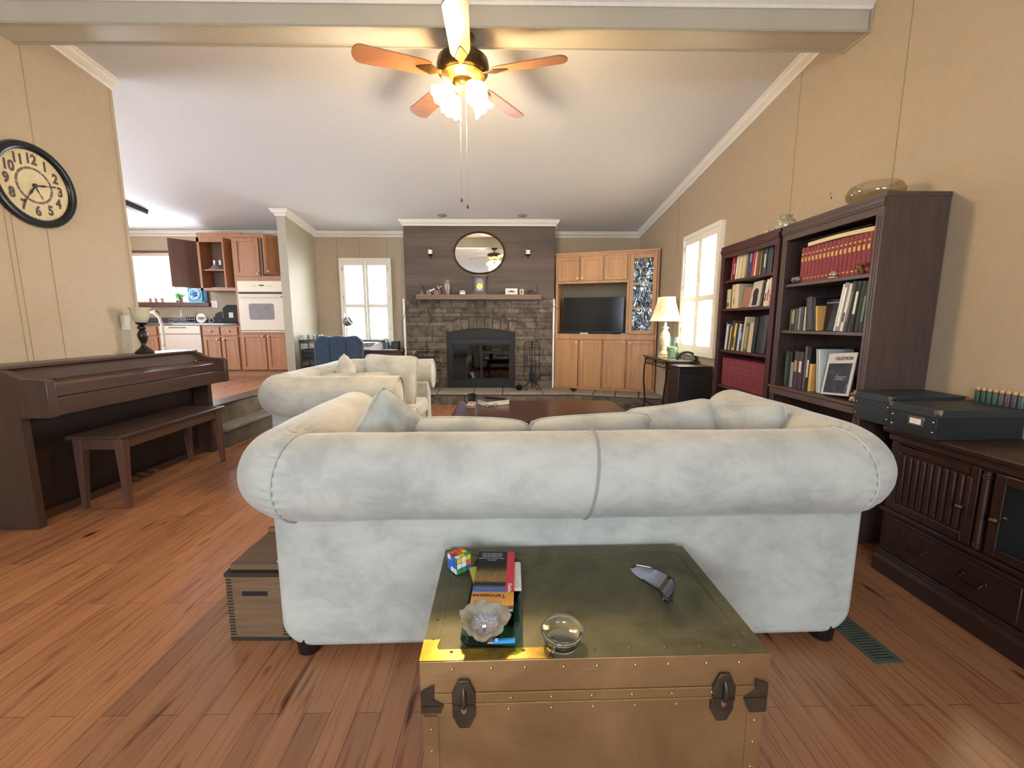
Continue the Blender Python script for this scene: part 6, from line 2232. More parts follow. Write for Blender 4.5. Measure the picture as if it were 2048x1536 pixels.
b.box(-0.0016, -0.0008, -0.15, -0.06, 0.105, 0.108).box(-0.0016, -0.0008, -0.14, -0.05, 0.09, 0.092)
b.make('picture_lines', plain('#b7b5ba', 0.5), mn, smooth=0)
B().box(-0.0016, -0.0008, -0.155, -0.085, 0.02, 0.085).make('picture_telescope', plain('#08080a', 0.4), mn, bevel=0.0005)
text('title', 'CELESTRON', 0.026, plain('#202024', 0.5), mn, frame((0, -1, 0), (0, 0, 1), (-1, 0, 0), (-0.0012, -0.100, 0.212)), 0.0002, 0.0004, shear=0.2)
ty = thing('toy_figure', 'small red and white toy figure on the tall bookcase bottom shelf', 'toy', (1.885, 2.235, 0.7760))
b = B()
b.ball((0, 0, 0.016), (0.014, 0.018, 0.015)).ball((0, 0.014, 0.008), 0.009).ball((0, -0.014, 0.008), 0.009)
b.make('body', plain('#c9b6a8', 0.35), ty)
B().ball((0, 0, 0.040), (0.014, 0.016, 0.013)).make('head', plain('#b5452f', 0.35), ty)
gl = thing('glass_orb', 'pair of small glass orbs at the left of the tall bookcase top shelf', 'ornament', (1.890, 2.795, 1.4528))
b = B()
b.ball((0, 0.012, 0.024), 0.0235)
b.ball((-0.004, -0.028, 0.023), 0.0225)
b.make('orb', plain('#5a5a5e', 0.08, 0.2, var=0.3, scale=30, coat=1.0), gl)
bw_ = thing('trinket_dish', 'little lidded dish on a base in front of the red gilt volumes', 'ornament', (1.878, 2.462, 1.4528))
b = B()
b.box(-0.012, 0.012, -0.022, 0.022, 0, 0.007)
b.make('base', plain('#c59a55', 0.4), bw_)
B().lathe([(0.012, 0.007), (0.021, 0.015), (0.022, 0.026), (0.014, 0.036), (0.005, 0.041), (0.0, 0.046)], 18).make('bowl', plain('#a89a88', 0.25, 0.3, var=0.3, scale=60), bw_)
fg = thing('figurine', 'small ornate gilt figurine in front of the last red gilt volumes', 'figurine', (1.880, 2.270, 1.4528))
b = B()
for i in range(9):
    b.ball((random.uniform(-0.006, 0.006), random.uniform(-0.024, 0.024), 0.009 + i * 0.006), random.uniform(0.007, 0.011), 8, 6)
b.tube([(0, 0.02, 0.02), (0, 0.032, 0.05), (0, 0.02, 0.066)], 0.003, 6)
b.make('body', plain('#7d6237', 0.3, 0.6, var=0.5, scale=90), fg)
# on top of the bookcases
fbw = thing('glass_bowl', 'large clear glass bowl on top of the tall dark bookcase', 'bowl', (2.03, 2.42, 1.8355))
B().lathe([(0.06, 0.0), (0.10, 0.012), (0.130, 0.05), (0.132, 0.075), (0.115, 0.105), (0.090, 0.118), (0.088, 0.118), (0.112, 0.104), (0.129, 0.075), (0.127, 0.05), (0.098, 0.015), (0.0, 0.006)], 40).make('body', pane('#f2efe6', 0.12), fbw, smooth=60)
jr = thing('crackle_jar', 'round crackled glass jar on top of the mahogany bookcase', 'jar', (2.00, 3.13, 1.8355))
B().lathe([(0.035, 0.0), (0.060, 0.015), (0.072, 0.05), (0.062, 0.085), (0.040, 0.105), (0.045, 0.118), (0.038, 0.118), (0.034, 0.106)], 32).make('body', plain('#a39d80', 0.15, 0.1, var=0.5, scale=55, coat=0.8), jr)
dp = thing('wooden_shell', 'low orange brown wooden ornament left of the crackled jar', 'ornament', (1.96, 3.36, 1.8355))
B().ball((0, 0, 0.018), (0.03, 0.055, 0.018)).make('body', plain('#9a5f3c', 0.4, var=0.2), dp)
dp = thing('pale_candle', 'stubby pale candle between the wooden ornament and the crackled jar', 'candle', (1.95, 3.255, 1.8355))
B().lathe([(0.014, 0), (0.014, 0.045), (0, 0.046)], 14).make('body', plain('#c9b59a', 0.5), dp)

# ------------------------------------------------------------- coffee table
ct = thing('coffee_table', 'dark cherry coffee table with rounded corners between the sofas and the hearth', 'table', (0.30, 3.715, 0))
b = B()
b.prism(rbox2(-0.76, 0.76, -0.44, 0.44, 0.07, 6), 'z', 0.405, 0.432)
b.make('top', M_CHERRY, ct, bevel=0.008, seg=3)
b = B()
b.prism(rbox2(-0.70, 0.70, -0.39, 0.39, 0.04, 4), 'z', 0.33, 0.405)
b.make('apron', wood('#3b1f1a', '#24110e', 'x', 0.3), ct)
for sx in (-1, 1):
    for sy in (-1, 1):
        b = B()
        b.tube([(sx * 0.66, sy * 0.35, 0.36), (sx * 0.69, sy * 0.38, 0.28), (sx * 0.66, sy * 0.36, 0.12), (sx * 0.68, sy * 0.38, 0.02), (sx * 0.69, sy * 0.39, 0.0)], [0.035, 0.04, 0.022, 0.024, 0.026], 12)
        b.make('leg', wood('#3b1f1a', '#24110e', 'z', 0.3), ct)
ZT2 = 0.4325
mg_ = thing('mug', 'black mug with white print at the left of the coffee table', 'mug', (-0.318, 3.95, ZT2))
b = B()
b.lathe([(0.038, 0.0), (0.041, 0.003), (0.041, 0.100), (0.038, 0.100), (0.037, 0.008), (0.0, 0.008)], 32)
b.tube([(-0.040, 0, 0.085), (-0.062, -0.004, 0.085), (-0.076, -0.006, 0.055), (-0.062, -0.004, 0.024), (-0.040, 0, 0.018)], 0.006, 8)
b.make('body', plain('#17171c', 0.2, coat=0.6), mg_)
text('print', 'aring', 0.036, plain('#d5d7dc', 0.4), mg_, frame((1, 0, 0), (0, 0, 1), (0, -1, 0), (0.003, -0.0415, 0.028)), 0.001, 0.0012)
cn_ = thing('tealight_candle', 'round orange topped candle in a glass cup in front of the mug', 'candle', (-0.318, 3.80, ZT2))
B().lathe([(0.036, 0.0), (0.043, 0.003), (0.045, 0.030), (0.043, 0.030), (0.041, 0.005), (0, 0.005)], 28).make('cup', plain('#9a8f86', 0.2, var=0.1, coat=0.5), cn_)
B().lathe([(0.0, 0.006), (0.0405, 0.006), (0.0405, 0.027), (0.0, 0.0275)], 28).make('wax', plain('#e0a26a', 0.5), cn_)
B().tube([(0, 0, 0.027), (0.001, 0, 0.036)], 0.001, 5).make('wick', M_BLACK, cn_)
gl_ = thing('eyeglasses', 'dark folded eyeglasses under the white paged book on the coffee table', 'eyeglasses', (-0.13, 3.80, ZT2 + 0.001), R(20))
b = B()
for s in (-1, 1):
    b.tube([(s * 0.034 + 0.024 * math.cos(2 * PI * i / 16), -0.004, 0.017 + 0.014 * math.sin(2 * PI * i / 16)) for i in range(16)], 0.0022, 6, True)
    b.tube([(s * 0.06, -0.004, 0.022), (s * 0.062, 0.02, 0.020), (-s * 0.02, 0.035, 0.006)], 0.0022, 6)
b.tube([(-0.010, -0.004, 0.02), (0.010, -0.004, 0.02)], 0.002, 6)
b.make('frame', M_BLACK, gl_)
bk2 = thing('book', 'thick dark covered book with white page edges lying on the coffee table', 'book', (-0.115, 3.965, ZT2 + 0.001), R(33))
B().box(-0.125, 0.120, -0.088, 0.088, 0.002, 0.048).make('pages', plain('#e4ddcb', 0.8, var=0.03), bk2, smooth=0)
b = B()
b.box(-0.128, 0.124, -0.091, 0.091, 0, 0.002).box(-0.128, 0.124, -0.091, 0.091, 0.048, 0.050)
b.make('cover', plain('#3b3438', 0.4), bk2, smooth=0)
rm = thing('remote_control', 'black remote control on top of the book on the coffee table', 'remote', (-0.10, 3.98, ZT2 + 0.0518), R(-22))
B().box(-0.105, 0.105, -0.022, 0.022, 0, 0.018).make('body', M_BLACK, rm, bevel=0.005)
b = B()
for i in range(6):
    for j in range(3):
        b.box(-0.085 + i * 0.026, -0.073 + i * 0.026, -0.016 + j * 0.012, -0.008 + j * 0.012, 0.018, 0.0195)
b.make('buttons', plain('#55585c', 0.5), rm, bevel=0.0005)
# ------------------------------------------------------------- desk corner
dk = thing('writing_desk', 'dark wooden writing desk under the shuttered window beside the fireplace', 'desk', (-2.18, 6.78, 0))
b = B()
b.box(-0.62, 0.61, -0.28, 0.30, 0.755, 0.785)
b.make('top', wood('#4b2f2a', '#2d1a17', 'x', 0.25), dk, bevel=0.004)
b = B()
b.box(-0.60, 0.59, -0.26, 0.28, 0.66, 0.755)
b.make('apron', wood('#45292a', '#2a1716', 'x', 0.35), dk)
b = B()
b.box(0.20, 0.59, -0.26, 0.28, 0.0, 0.66)
b.make('pedestal', wood('#45292a', '#2a1716', 'z', 0.35), dk)
b = B()
for z in (0.10, 0.30, 0.49):
    b.box(0.22, 0.57, -0.272, -0.26, z, z + 0.16)
b.make('drawer_front', wood('#4b2f2a', '#2d1a17', 'x', 0.3), dk, bevel=0.003)
for x in (-0.57,):
    for y in (-0.24, 0.26):
        B().box(x - 0.025, x + 0.025, y - 0.025, y + 0.025, 0, 0.66).make('leg', wood('#45292a', '#2a1716', 'z', 0.35), dk)
ZD = 0.7855
ch = thing('desk_chair', 'navy blue channel tufted chair at the writing desk, seen from behind', 'chair', (-2.33, 5.98, 0))
M_NAVY = plain('#24364c', 0.9, var=0.15, scale=14, sheen=0.35)
b = B()
Wb = 0.335
tops = []
for k_ in range(3):
    x0 = -Wb + k_ * 2 * Wb / 3
    for i in range(7):
        u = i / 6
        tops.append((x0 + u * 2 * Wb / 3, 1.005 + 0.018 * math.sin(PI * u) - (0.075 * (1 - min(1, (x0 + u * 2 * Wb / 3 + Wb) / 0.09)) ** 1.6 + 0.075 * (1 - min(1, (Wb - x0 - u * 2 * Wb / 3) / 0.09)) ** 1.6)))
pts = [(-Wb + 0.01, 0.42)] + tops + [(Wb - 0.01, 0.42)]
b.prism(pts, 'y', -0.06, 0.05)
b.make('backrest', M_NAVY, ch, bevel=0.03, seg=3)
b = B()
for x in (-Wb / 3, Wb / 3):
    b.tube([(x, -0.062, 0.46), (x, -0.064, 0.8), (x, -0.060, 0.98), (x, -0.02, 1.008)], 0.004, 6)
b.make('tuft_seam', plain('#22344c', 0.9), ch)
b = B()
b.box(-0.30, 0.30, 0.0, 0.50, 0.36, 0.48)
b.make('seat', M_NAVY, ch, bevel=0.04, seg=3)
for s in (-1, 1):
    b = B()
    b.tube([(s * 0.33, 0.0, 0.66), (s * 0.35, 0.2, 0.67), (s * 0.33, 0.42, 0.60), (s * 0.31, 0.45, 0.42)], 0.035, 12)
    b.make('armrest', M_NAVY, ch)
for sx in (-1, 1):
    for sy in (0.02, 0.44):
        B().tube([(sx * 0.25, sy, 0.37), (sx * 0.28, sy, 0.0)], [0.022, 0.014], 10).make('leg', plain('#231a16', 0.4), ch)
dl = thing('desk_lamp', 'chrome desk lamp with a round swivel head behind the blue chair', 'lamp', (-2.56, 6.86, ZD))
b = B()
b.lathe([(0.085, 0), (0.085, 0.012), (0.02, 0.02)], 24)
b.tube([(0, 0, 0.01), (0, 0, 0.56)], 0.008, 8)
b.make('stand', M_CHROME, dl)
b = B(Matrix.Translation((0.055, -0.03, 0.43)) @ Matrix.Rotation(R(60), 4, 'Y'))
b.lathe([(0.0, -0.07), (0.04, -0.062), (0.07, -0.03), (0.078, 0.01), (0.076, 0.05), (0.070, 0.05), (0.070, 0.0), (0.0, -0.05)], 24)
b.make('head', plain('#b9b2b8', 0.15, 0.8, var=0.2), dl)
B().ball((-0.02, 0, 0.43), 0.014).make('pivot_knob', M_CHROME, dl)
twr = thing('wire_drawer_tower', 'dark wire drawer tower in the corner beside the blue chair', 'drawers', (-2.945, 6.52, 0))
b = B()
for (x, y) in ((-0.12, -0.14), (0.12, -0.14), (0.12, 0.14), (-0.12, 0.14)):
    b.tube([(x, y, 0), (x, y, 0.93)], 0.008, 6)
for z in (0.10, 0.36, 0.62, 0.90, 0.93):
    b.tube([(-0.12, -0.14, z), (0.12, -0.14, z), (0.12, 0.14, z), (-0.12, 0.14, z)], 0.006, 6, True)
b.make('frame', plain('#3f4549', 0.4, 0.5), twr)
for z in (0.12, 0.38, 0.64):
    b = B()
    for i in range(9):
        x = -0.11 + i * 0.0275
        b.tube([(x, -0.145, z), (x, -0.145, z + 0.22)], 0.0025, 5)
    for k_ in range(4):
        b.tube([(-0.115, -0.145, z + k_ * 0.07), (0.115, -0.145, z + k_ * 0.07)], 0.0025, 5)
    o = b.make('basket', plain('#7d8288', 0.35, 0.7), twr)
    B().box(-0.105, 0.105, -0.12, 0.12, z + 0.01, z + 0.17).make('contents', plain('#22262a', 0.8, var=0.3, scale=20), o)
B().box(-0.13, 0.13, -0.15, 0.15, 0.935, 0.945).make('top_panel', plain('#3b4145', 0.4), twr)
for i in range(6):
    g_ = thing('drinking_glass', '%s small clear glass from the left on the wire drawer tower' % ORD[i], 'glass', (-3.035 + i * 0.042, 6.42 + (i % 2) * 0.09, 0.9455), 0, 'glasses on the wire drawer tower')
    B().lathe([(0.014, 0), (0.016, 0.003), (0.020, 0.075), (0.018, 0.075), (0.014, 0.006), (0, 0.006)], 16).make('body', pane('#eef4f6', 0.25), g_, smooth=50)
bg_ = thing('wrapped_parcel', 'blue patterned packet standing on the wire drawer tower behind the chair', 'packet', (-2.85, 6.58, 0.9455))
B().box(-0.045, 0.04, -0.03, 0.03, 0, 0.075).make('body', plain('#6f7fae', 0.4, var=0.5, scale=90), bg_, bevel=0.005)

tw = thing('typewriter', 'white portable typewriter on the writing desk', 'typewriter', (-2.12, 6.68, ZD), R(-24))
b = B()
b.prism([(-0.16, 0.0), (0.16, 0.0), (0.16, 0.12), (0.02, 0.115), (-0.16, 0.035)], 'x', -0.16, 0.16)
b.make('body', plain('#c9c9ca', 0.35), tw, bevel=0.01)
B().tube([(-0.20, 0.09, 0.13), (0.20, 0.09, 0.13)], 0.020, 14).make('platen', M_BLACK, tw)
b = B()
for r_ in range(4):
    for i in range(10):
        b.box(-0.125 + i * 0.026, -0.107 + i * 0.026, -0.14 + r_ * 0.033, -0.120 + r_ * 0.033, 0.045 + r_ * 0.017, 0.055 + r_ * 0.017)
b.make('keyboard', M_BLACK, tw)
pc = thing('pencil_cup', 'grey mesh cup of pens on the writing desk', 'cup', (-1.875, 6.72, ZD))
B().lathe([(0.04, 0), (0.042, 0.002), (0.044, 0.11), (0.040, 0.11), (0.038, 0.006), (0, 0.006)], 20).make('cup', plain('#5d6068', 0.35, 0.6), pc)
b = B()
for i in range(6):
    a = i * 1.05
    b.tube([(0.012 * math.cos(a), 0.012 * math.sin(a), 0.01), (0.035 * math.cos(a), 0.035 * math.sin(a), 0.15 + 0.02 * (i % 3))], 0.0035, 6)
b.make('pens', plain('#4a5160', 0.4), pc)
dbx = thing('desk_speaker', 'small black box shaped speaker at the right of the writing desk', 'speaker', (-1.735, 6.74, ZD))
B().box(-0.06, 0.06, -0.05, 0.05, 0, 0.125).make('body', M_BLACK, dbx, bevel=0.006)
B().lathe([(0.038, 0.0), (0.040, 0.003), (0.0, 0.004)], 20).make('cone', plain('#333338', 0.6), dbx, loc=(0, -0.05, 0.06), rot=(R(90), 0, 0))
for (nm, lab, x, y, rz, c, sx_, sy_) in (('paper_sheet', 'white sheet of paper by the typewriter', -1.98, 6.55, 15, '#d5d6dc', 0.10, 0.07), ('notepad', 'pale blue notepad at the front of the writing desk', -1.79, 6.57, -6, '#b4c6da', 0.12, 0.06)):
    p_ = thing(nm, lab, 'paper', (x, y, ZD + 0.0005), R(rz))
    B().box(-sx_, sx_, -sy_, sy_, 0, 0.006).make('sheets', plain(c, 0.6), p_, smooth=0)
wc = thing('wicker_basket', 'dark basket tucked between the desk and the fireplace', 'basket', (-1.62, 6.38, 0.1905 - 0.19))
B().lathe([(0.10, 0.0), (0.12, 0.02), (0.135, 0.28), (0.128, 0.28), (0.11, 0.03), (0, 0.03)], 24).make('body', plain('#2b2320', 0.9, var=0.4, scale=60, bmp=0.8), wc) if 0 else bpy.data.objects.remove(wc)

# ------------------------------------------------------------- kitchen
KF, KY = 0.385, 6.56       # floor height, plane of the cabinet fronts


def kcab(name, label, x0, x1, y0, y1, z0, z1, group=None, toe=0.0):
    t = thing(name, label, 'cabinet', ((x0 + x1) / 2, y0, z0), 0, group)
    w_ = (x1 - x0) / 2
    b = B()
    b.box(-w_, w_, 0.002, y1 - y0, toe, z1 - z0)
    if toe:
        b.box(-w_, w_, 0.06, y1 - y0, 0, toe)
    b.make('body', M_KOAK, t)
    return t, w_


# tall oven cabinet
t, hw = kcab('oven_cabinet', 'tall oak cabinet housing the wall oven, one top door standing open', -4.055, -3.255, KY, 7.11, KF, 2.50, None, 0.09)
H_ = 2.50 - KF
dh = M_KOAK
for (x0, x1, kx) in ((-0.375, -0.005, -0.04), (0.012, 0.382, 0.045)):
    o = doorpanel(B(), x0, x1, 0.10, 0.645, -0.018).make('lower_door', M_KOAK, t, bevel=0.003)
    knob(o, kx, 0.61)
o = doorpanel(B(), -0.362, 0.0, 1.505, 2.055, -0.018).make('upper_door', M_KOAK, t, bevel=0.003)
knob(o, -0.03, 1.54)
B().box(0.03, 0.365, -0.001, 0.001, 1.51, 2.05).make('cupboard_shade_sheet', plain('#2f3136', 0.8, var=0.3, scale=8), t, smooth=0)  # dark sheet on the solid body: shade inside the open cupboard, painted as colour
od = doorpanel(B(), -0.34, 0.0, 0, 0.55, -0.018).make('open_door', M_KOAK, t, loc=(0.382, -0.002, 1.505), rot=(0, 0, R(62)), bevel=0.003)
knob(od, -0.31, 0.04)
B().box(-0.40, 0.40, -0.012, 0.0, H_ - 0.05, H_ - 0.004).make('top_rail', M_KOAKX, t, bevel=0.003)
pl_ = thing('plate_stack', 'blue grey plates seen in the open cupboard above the oven', 'plates', (-3.50, KY - 0.0, KF + 1.68))
B().tube([(0.07 * math.cos(2 * PI * i / 24), -0.004, 0.07 * math.sin(2 * PI * i / 24)) for i in range(24)], 0.010, 6, True).ball((0, -0.003, 0), (0.06, 0.004, 0.06)).make('plate', plain('#7e8f99', 0.3), pl_)
# oven
ov = thing('wall_oven', 'white built-in wall oven with a square window in the tall oak cabinet', 'oven', (-3.665, KY, 1.055))
M_OV = plain('#ded2c0', 0.3, var=0.02)
M_OVT = plain('#e6dcc4', 0.3, var=0.02)
B().box(-0.345, 0.345, -0.03, 0.0, 0.60, 0.765).make('control_panel', M_OVT, ov, bevel=0.012, seg=3)
cpn = B()
cpn.box(-0.02, 0.055, -0.0315, -0.03, 0.688, 0.706)
cpn.make('display', M_BLACK, ov, smooth=0)
b = B()
for x in (-0.10, -0.07, 0.09, 0.12, 0.15):
    b.box(x, x + 0.012, -0.0312, -0.03, 0.675, 0.70)
b.make('buttons', plain('#bfb5a3', 0.5), ov, smooth=0)
B().box(-0.335, 0.335, -0.012, 0.0, 0.572, 0.60).make('vent_slot', plain('#2d2b2a', 0.6), ov)
B().box(-0.34, 0.34, -0.04, 0.0, 0.03, 0.572).make('door', M_OV, ov, bevel=0.006)
b = B()
b.prism(rbox2(-0.19, 0.185, 0.19, 0.43, 0.03), 'y', -0.0415, -0.039)
b.make('door_window', plain('#8f8a8c', 0.15, var=0.15, scale=12), ov, smooth=0)
B().box(-0.315, 0.315, -0.068, -0.052, 0.520, 0.545).box(-0.315, -0.29, -0.055, -0.038, 0.52, 0.545).box(0.29, 0.315, -0.055, -0.038, 0.52, 0.545).make('door_handle', M_OV, ov, bevel=0.004)
B().box(-0.335, 0.34, -0.025, 0.0, 0.0, 0.022).make('bottom_trim', M_OV, ov, bevel=0.003)

# base cabinets
t, hw = kcab('base_cabinet', 'oak base cabinet with two drawers between dishwasher and oven cabinet', -4.615, -4.06, KY, 7.11, KF, 1.163, None, 0.09)
for (x0, x1, kx) in ((-0.262, -0.008, -0.045), (0.012, 0.262, 0.05)):
    o = B().box(x0, x1, -0.018, 0, 0.625, 0.755).make('drawer', M_KOAKX, t, bevel=0.004)
    knob(o, (x0 + x1) / 2, 0.69)
    o = doorpanel(B(), x0, x1, 0.10, 0.605, -0.018).make('door', M_KOAK, t, bevel=0.003)
    knob(o, kx, 0.565)
t, hw = kcab('base_cabinet', 'oak base cabinet left of the dishwasher, partly behind the lamp', -6.2, -5.25, KY, 7.11, KF, 1.163, None, 0.09)
for (x0, x1, kx) in ((0.02, 0.44, 0.06), (-0.44, -0.02, -0.06)):
    o = B().box(x0, x1, -0.018, 0, 0.625, 0.755).make('drawer', M_KOAKX, t, bevel=0.004)
    knob(o, (x0 + x1) / 2, 0.69)
    o = doorpanel(B(), x0, x1, 0.10, 0.605, -0.018).make('door', M_KOAK, t, bevel=0.003)
    knob(o, kx, 0.565)
dw = thing('dishwasher', 'cream white dishwasher under the kitchen counter', 'dishwasher', (-4.932, KY, KF))
B().box(-0.30, 0.30, 0.0, 0.54, 0.06, 0.775).make('body', plain('#b9ada3', 0.5), dw)
B().box(-0.305, 0.305, -0.022, 0.0, 0.10, 0.64).make('door', plain('#d8c6ba', 0.35, var=0.02), dw, bevel=0.004)
B().box(-0.305, 0.305, -0.026, 0.0, 0.65, 0.772).make('control_panel', plain('#decdb9', 0.35, var=0.02), dw, bevel=0.004)
B().box(-0.16, 0.10, -0.028, -0.0255, 0.735, 0.748).make('handle_slot', M_BLACK, dw, smooth=0)
cn2 = thing('countertop', 'dark kitchen counter with sink cut-out below the bright window', 'countertop', (-5.15, KY, 1.1635))
b = B()
b.box(-1.05, 1.09, -0.03, 0.552, 0, 0.032)
b.box(-1.05, 1.09, 0.535, 0.552, 0.032, 0.12)
b.make('slab', plain('#4d4548', 0.25, var=0.35, scale=60, coat=0.3), cn2, bevel=0.004)
ZK = 1.196
fc = thing('kitchen_faucet', 'small chrome kitchen faucet under the left of the window', 'faucet', (-5.58, 7.0, ZK))
b = B()
b.lathe([(0.025, 0), (0.02, 0.02), (0.012, 0.05)], 14)
b.tube([(0, 0, 0.03), (0, 0, 0.16), (0, -0.05, 0.20), (0, -0.11, 0.19), (0, -0.13, 0.14)], 0.009, 8)
b.tube([(0.02, 0, 0.05), (0.06, 0, 0.09)], 0.006, 6)
b.make('spout', M_CHROME, fc)
spr = thing('soap_dispenser', 'thin chrome soap dispenser beside the kitchen faucet', 'dispenser', (-5.36, 6.98, ZK))
B().lathe([(0.018, 0), (0.014, 0.02), (0.010, 0.07), (0.013, 0.10), (0.006, 0.11), (0.0, 0.12)], 12).make('body', plain('#b9a9a4', 0.2, 0.8), spr)
sb_ = thing('soap_bottle', 'clear bottle standing on the counter below the window sill', 'bottle', (-5.17, 6.93, ZK))
B().lathe([(0.032, 0), (0.034, 0.01), (0.034, 0.10), (0.016, 0.14), (0.012, 0.17), (0.018, 0.18), (0.018, 0.20), (0, 0.205)], 18).make('body', plain('#c6cbe0', 0.15, var=0.1), sb_)
dr_ = thing('dish_rack', 'wire dish rack with a dark basin on the kitchen counter', 'dish rack', (-5.03, 6.80, ZK))
b = B()
for z in (0.012, 0.055, 0.095):
    b.tube([(-0.17, -0.12, z), (0.24, -0.12, z), (0.24, 0.12, z), (-0.17, 0.12, z)], 0.0045, 6, True)
for i in range(12):
    x = -0.17 + i * 0.037
    b.tube([(x, -0.12, 0.095), (x, -0.12, 0.012), (x, 0.12, 0.012), (x, 0.12, 0.095)], 0.0025, 5)
b.make('wires', M_CHROME, dr_)
B().box(-0.14, 0.10, -0.10, 0.10, 0.016, 0.09).make('basin', plain('#22242c', 0.4), dr_, bevel=0.008)
pt_ = thing('ribbed_plate', 'round white ribbed plate standing beside the dish rack', 'plate', (-4.70, 6.70, ZK + 0.072))
B().lathe([(0.0, 0.0), (0.055, 0.0), (0.073, 0.008), (0.073, 0.012), (0.0, 0.006)], 32).make('plate', plain('#d5cdc6', 0.35), pt_, rot=(R(82), 0, 0))
b = B()
for i in range(9):
    x = -0.05 + i * 0.0125
    b.box(x, x + 0.004, -0.014, -0.008, -0.045, 0.02)
b.make('ribs', plain('#8d8682', 0.5), pt_)
cm = thing('coffee_maker', 'dark glossy coffee maker on the counter left of the toaster', 'coffee maker', (-4.42, 6.78, ZK))
b = B()
b.prism([(-0.12, 0), (0.12, 0), (0.12, 0.16), (0.02, 0.175), (-0.05, 0.15), (-0.12, 0.06)], 'x', -0.08, 0.08)
b.make('body', plain('#15171b', 0.65), cm, bevel=0.01)
af = thing('toaster_oven', 'black rounded toaster standing against the oven cabinet', 'toaster', (-4.20, 6.76, ZK))
b = B()
b.prism([(-0.13, 0.0), (0.13, 0.0), (0.135, 0.24), (0.09, 0.275), (-0.06, 0.275), (-0.125, 0.23)], 'y', -0.13, 0.13)
b.make('body', plain('#0d0e10', 0.7), af, bevel=0.015, seg=3)
B().box(-0.03, 0.035, -0.135, -0.13, 0.08, 0.16).make('sticker', plain('#c8c4c4', 0.5), af, smooth=0)
B().tube([(-0.128, -0.10, 0.02), (-0.135, -0.11, 0.15), (-0.09, -0.12, 0.25)], 0.006, 6).make('chrome_edge', M_CHROME, af)
o = B().tube([(-4.62, 6.62, ZK + 0.006), (-4.60, 6.66, ZK + 0.06), (-4.53, 6.68, ZK + 0.09), (-4.47, 6.64, ZK + 0.03), (-4.52, 6.60, ZK + 0.006), (-4.60, 6.72, ZK + 0.05), (-4.55, 6.80, ZK + 0.12), (-4.56, 7.10, 1.47)], 0.005, 6).make('appliance_cord', plain('#cfc7c4', 0.4))
tag(o, 'white appliance cord coiled on the counter below the outlet', 'cord')
ou = thing('wall_outlet', 'cream wall outlet above the counter left of the toaster', 'outlet', (-4.76, 7.118, 1.50))
B().box(-0.055, 0.055, -0.006, 0, -0.055, 0.055).make('plate', plain('#ddd3c2', 0.4), ou, bevel=0.002)
# wall cabinets
YW = 6.80
t, hw = None, None
wc_ = thing('wall_cabinet', 'oak wall cabinet with its doors open beside the kitchen window', 'cabinet', (-4.39, YW, 1.69))
x0, x1, hh = -0.335, 0.333, 0.80
b = B()
b.box(x0, x0 + 0.018, 0, 0.31, 0, hh).box(x1 - 0.018, x1, 0, 0.31, 0, hh).box(x0, x1, 0, 0.31, 0, 0.018).box(x0, x1, 0, 0.31, hh - 0.018, hh).box(x0, x1, 0.30, 0.31, 0, hh)
b.box(x0 + 0.018, x1 - 0.018, 0.02, 0.30, 0.31, 0.328)
b.make('body', M_KOAK, wc_)
b = B()
b.box(x0 - 0.002, x0 + 0.04, -0.014, 0, 0, hh).box(x1 - 0.04, x1 + 0.002, -0.014, 0, 0, hh).box(x0, x1, -0.014, 0, 0, 0.045).box(x0, x1, -0.014, 0, hh - 0.07, hh).box(0.045, 0.085, -0.014, 0, 0.04, hh - 0.06)
b.make('face_frame', M_KOAK, wc_, bevel=0.002)
B().box(x0 + 0.02, x1 - 0.02, 0.296, 0.3, 0.02, hh - 0.02).make('lining', plain('#b3aaa4', 0.6), wc_, smooth=0)
M_DKD = wood('#6b4a44', '#4d3430', 'z', 0.4)
od = doorpanel(B(), 0.0, 0.36, 0, 0.70, -0.018).make('open_door', M_DKD, wc_, loc=(x0 + 0.005, -0.014, 0.04), rot=(0, 0, R(-128)), bevel=0.003)
knob(od, 0.335, 0.12, 0.0)
od = doorpanel(B(), -0.30, 0.0, 0, 0.70, -0.018).make('open_door', M_KOAK, wc_, loc=(x1 - 0.02, -0.016, 0.04), rot=(0, 0, R(76)), bevel=0.003)
cf = thing('glass_cake_dome', 'clear glass dish and bowls on the open wall cabinet shelf', 'glassware', (-4.52, 6.90, 2.0185))
B().lathe([(0.11, 0), (0.115, 0.01), (0.07, 0.05), (0.05, 0.075), (0.048, 0.07), (0.06, 0.045), (0.0, 0.01)], 28).make('dish', plain('#8d837e', 0.12, var=0.2, coat=0.8), cf)
for (x, lab) in ((-4.55, 'small clear glass left on the dish in the wall cabinet'), (-4.46, 'small clear glass right on the dish in the wall cabinet')):
    q = thing('drinking_glass', lab, 'glass', (x, 6.90, 2.0935), 0, 'glasses in the wall cabinet')
    B().lathe([(0.02, 0), (0.026, 0.07), (0.023, 0.07), (0.018, 0.005), (0, 0.005)], 16).make('body', pane('#f4f4f4', 0.35), q, smooth=50)
wd = thing('white_dish', 'white flat dish at the bottom of the open wall cabinet', 'dish', (-4.49, 6.92, 1.7085))
B().box(-0.115, 0.115, -0.08, 0.08, 0, 0.04).make('body', plain('#d8d0cb', 0.3), wd, bevel=0.01)
t, hw = kcab('upper_panel_rail', 'oak rail closing the gap above the wall cabinet', -4.725, -4.057, YW, 7.11, 2.4915, 2.565)
del t['category']
tag(t, 'oak filler rail between the wall cabinet and the kitchen crown moulding', 'trim')
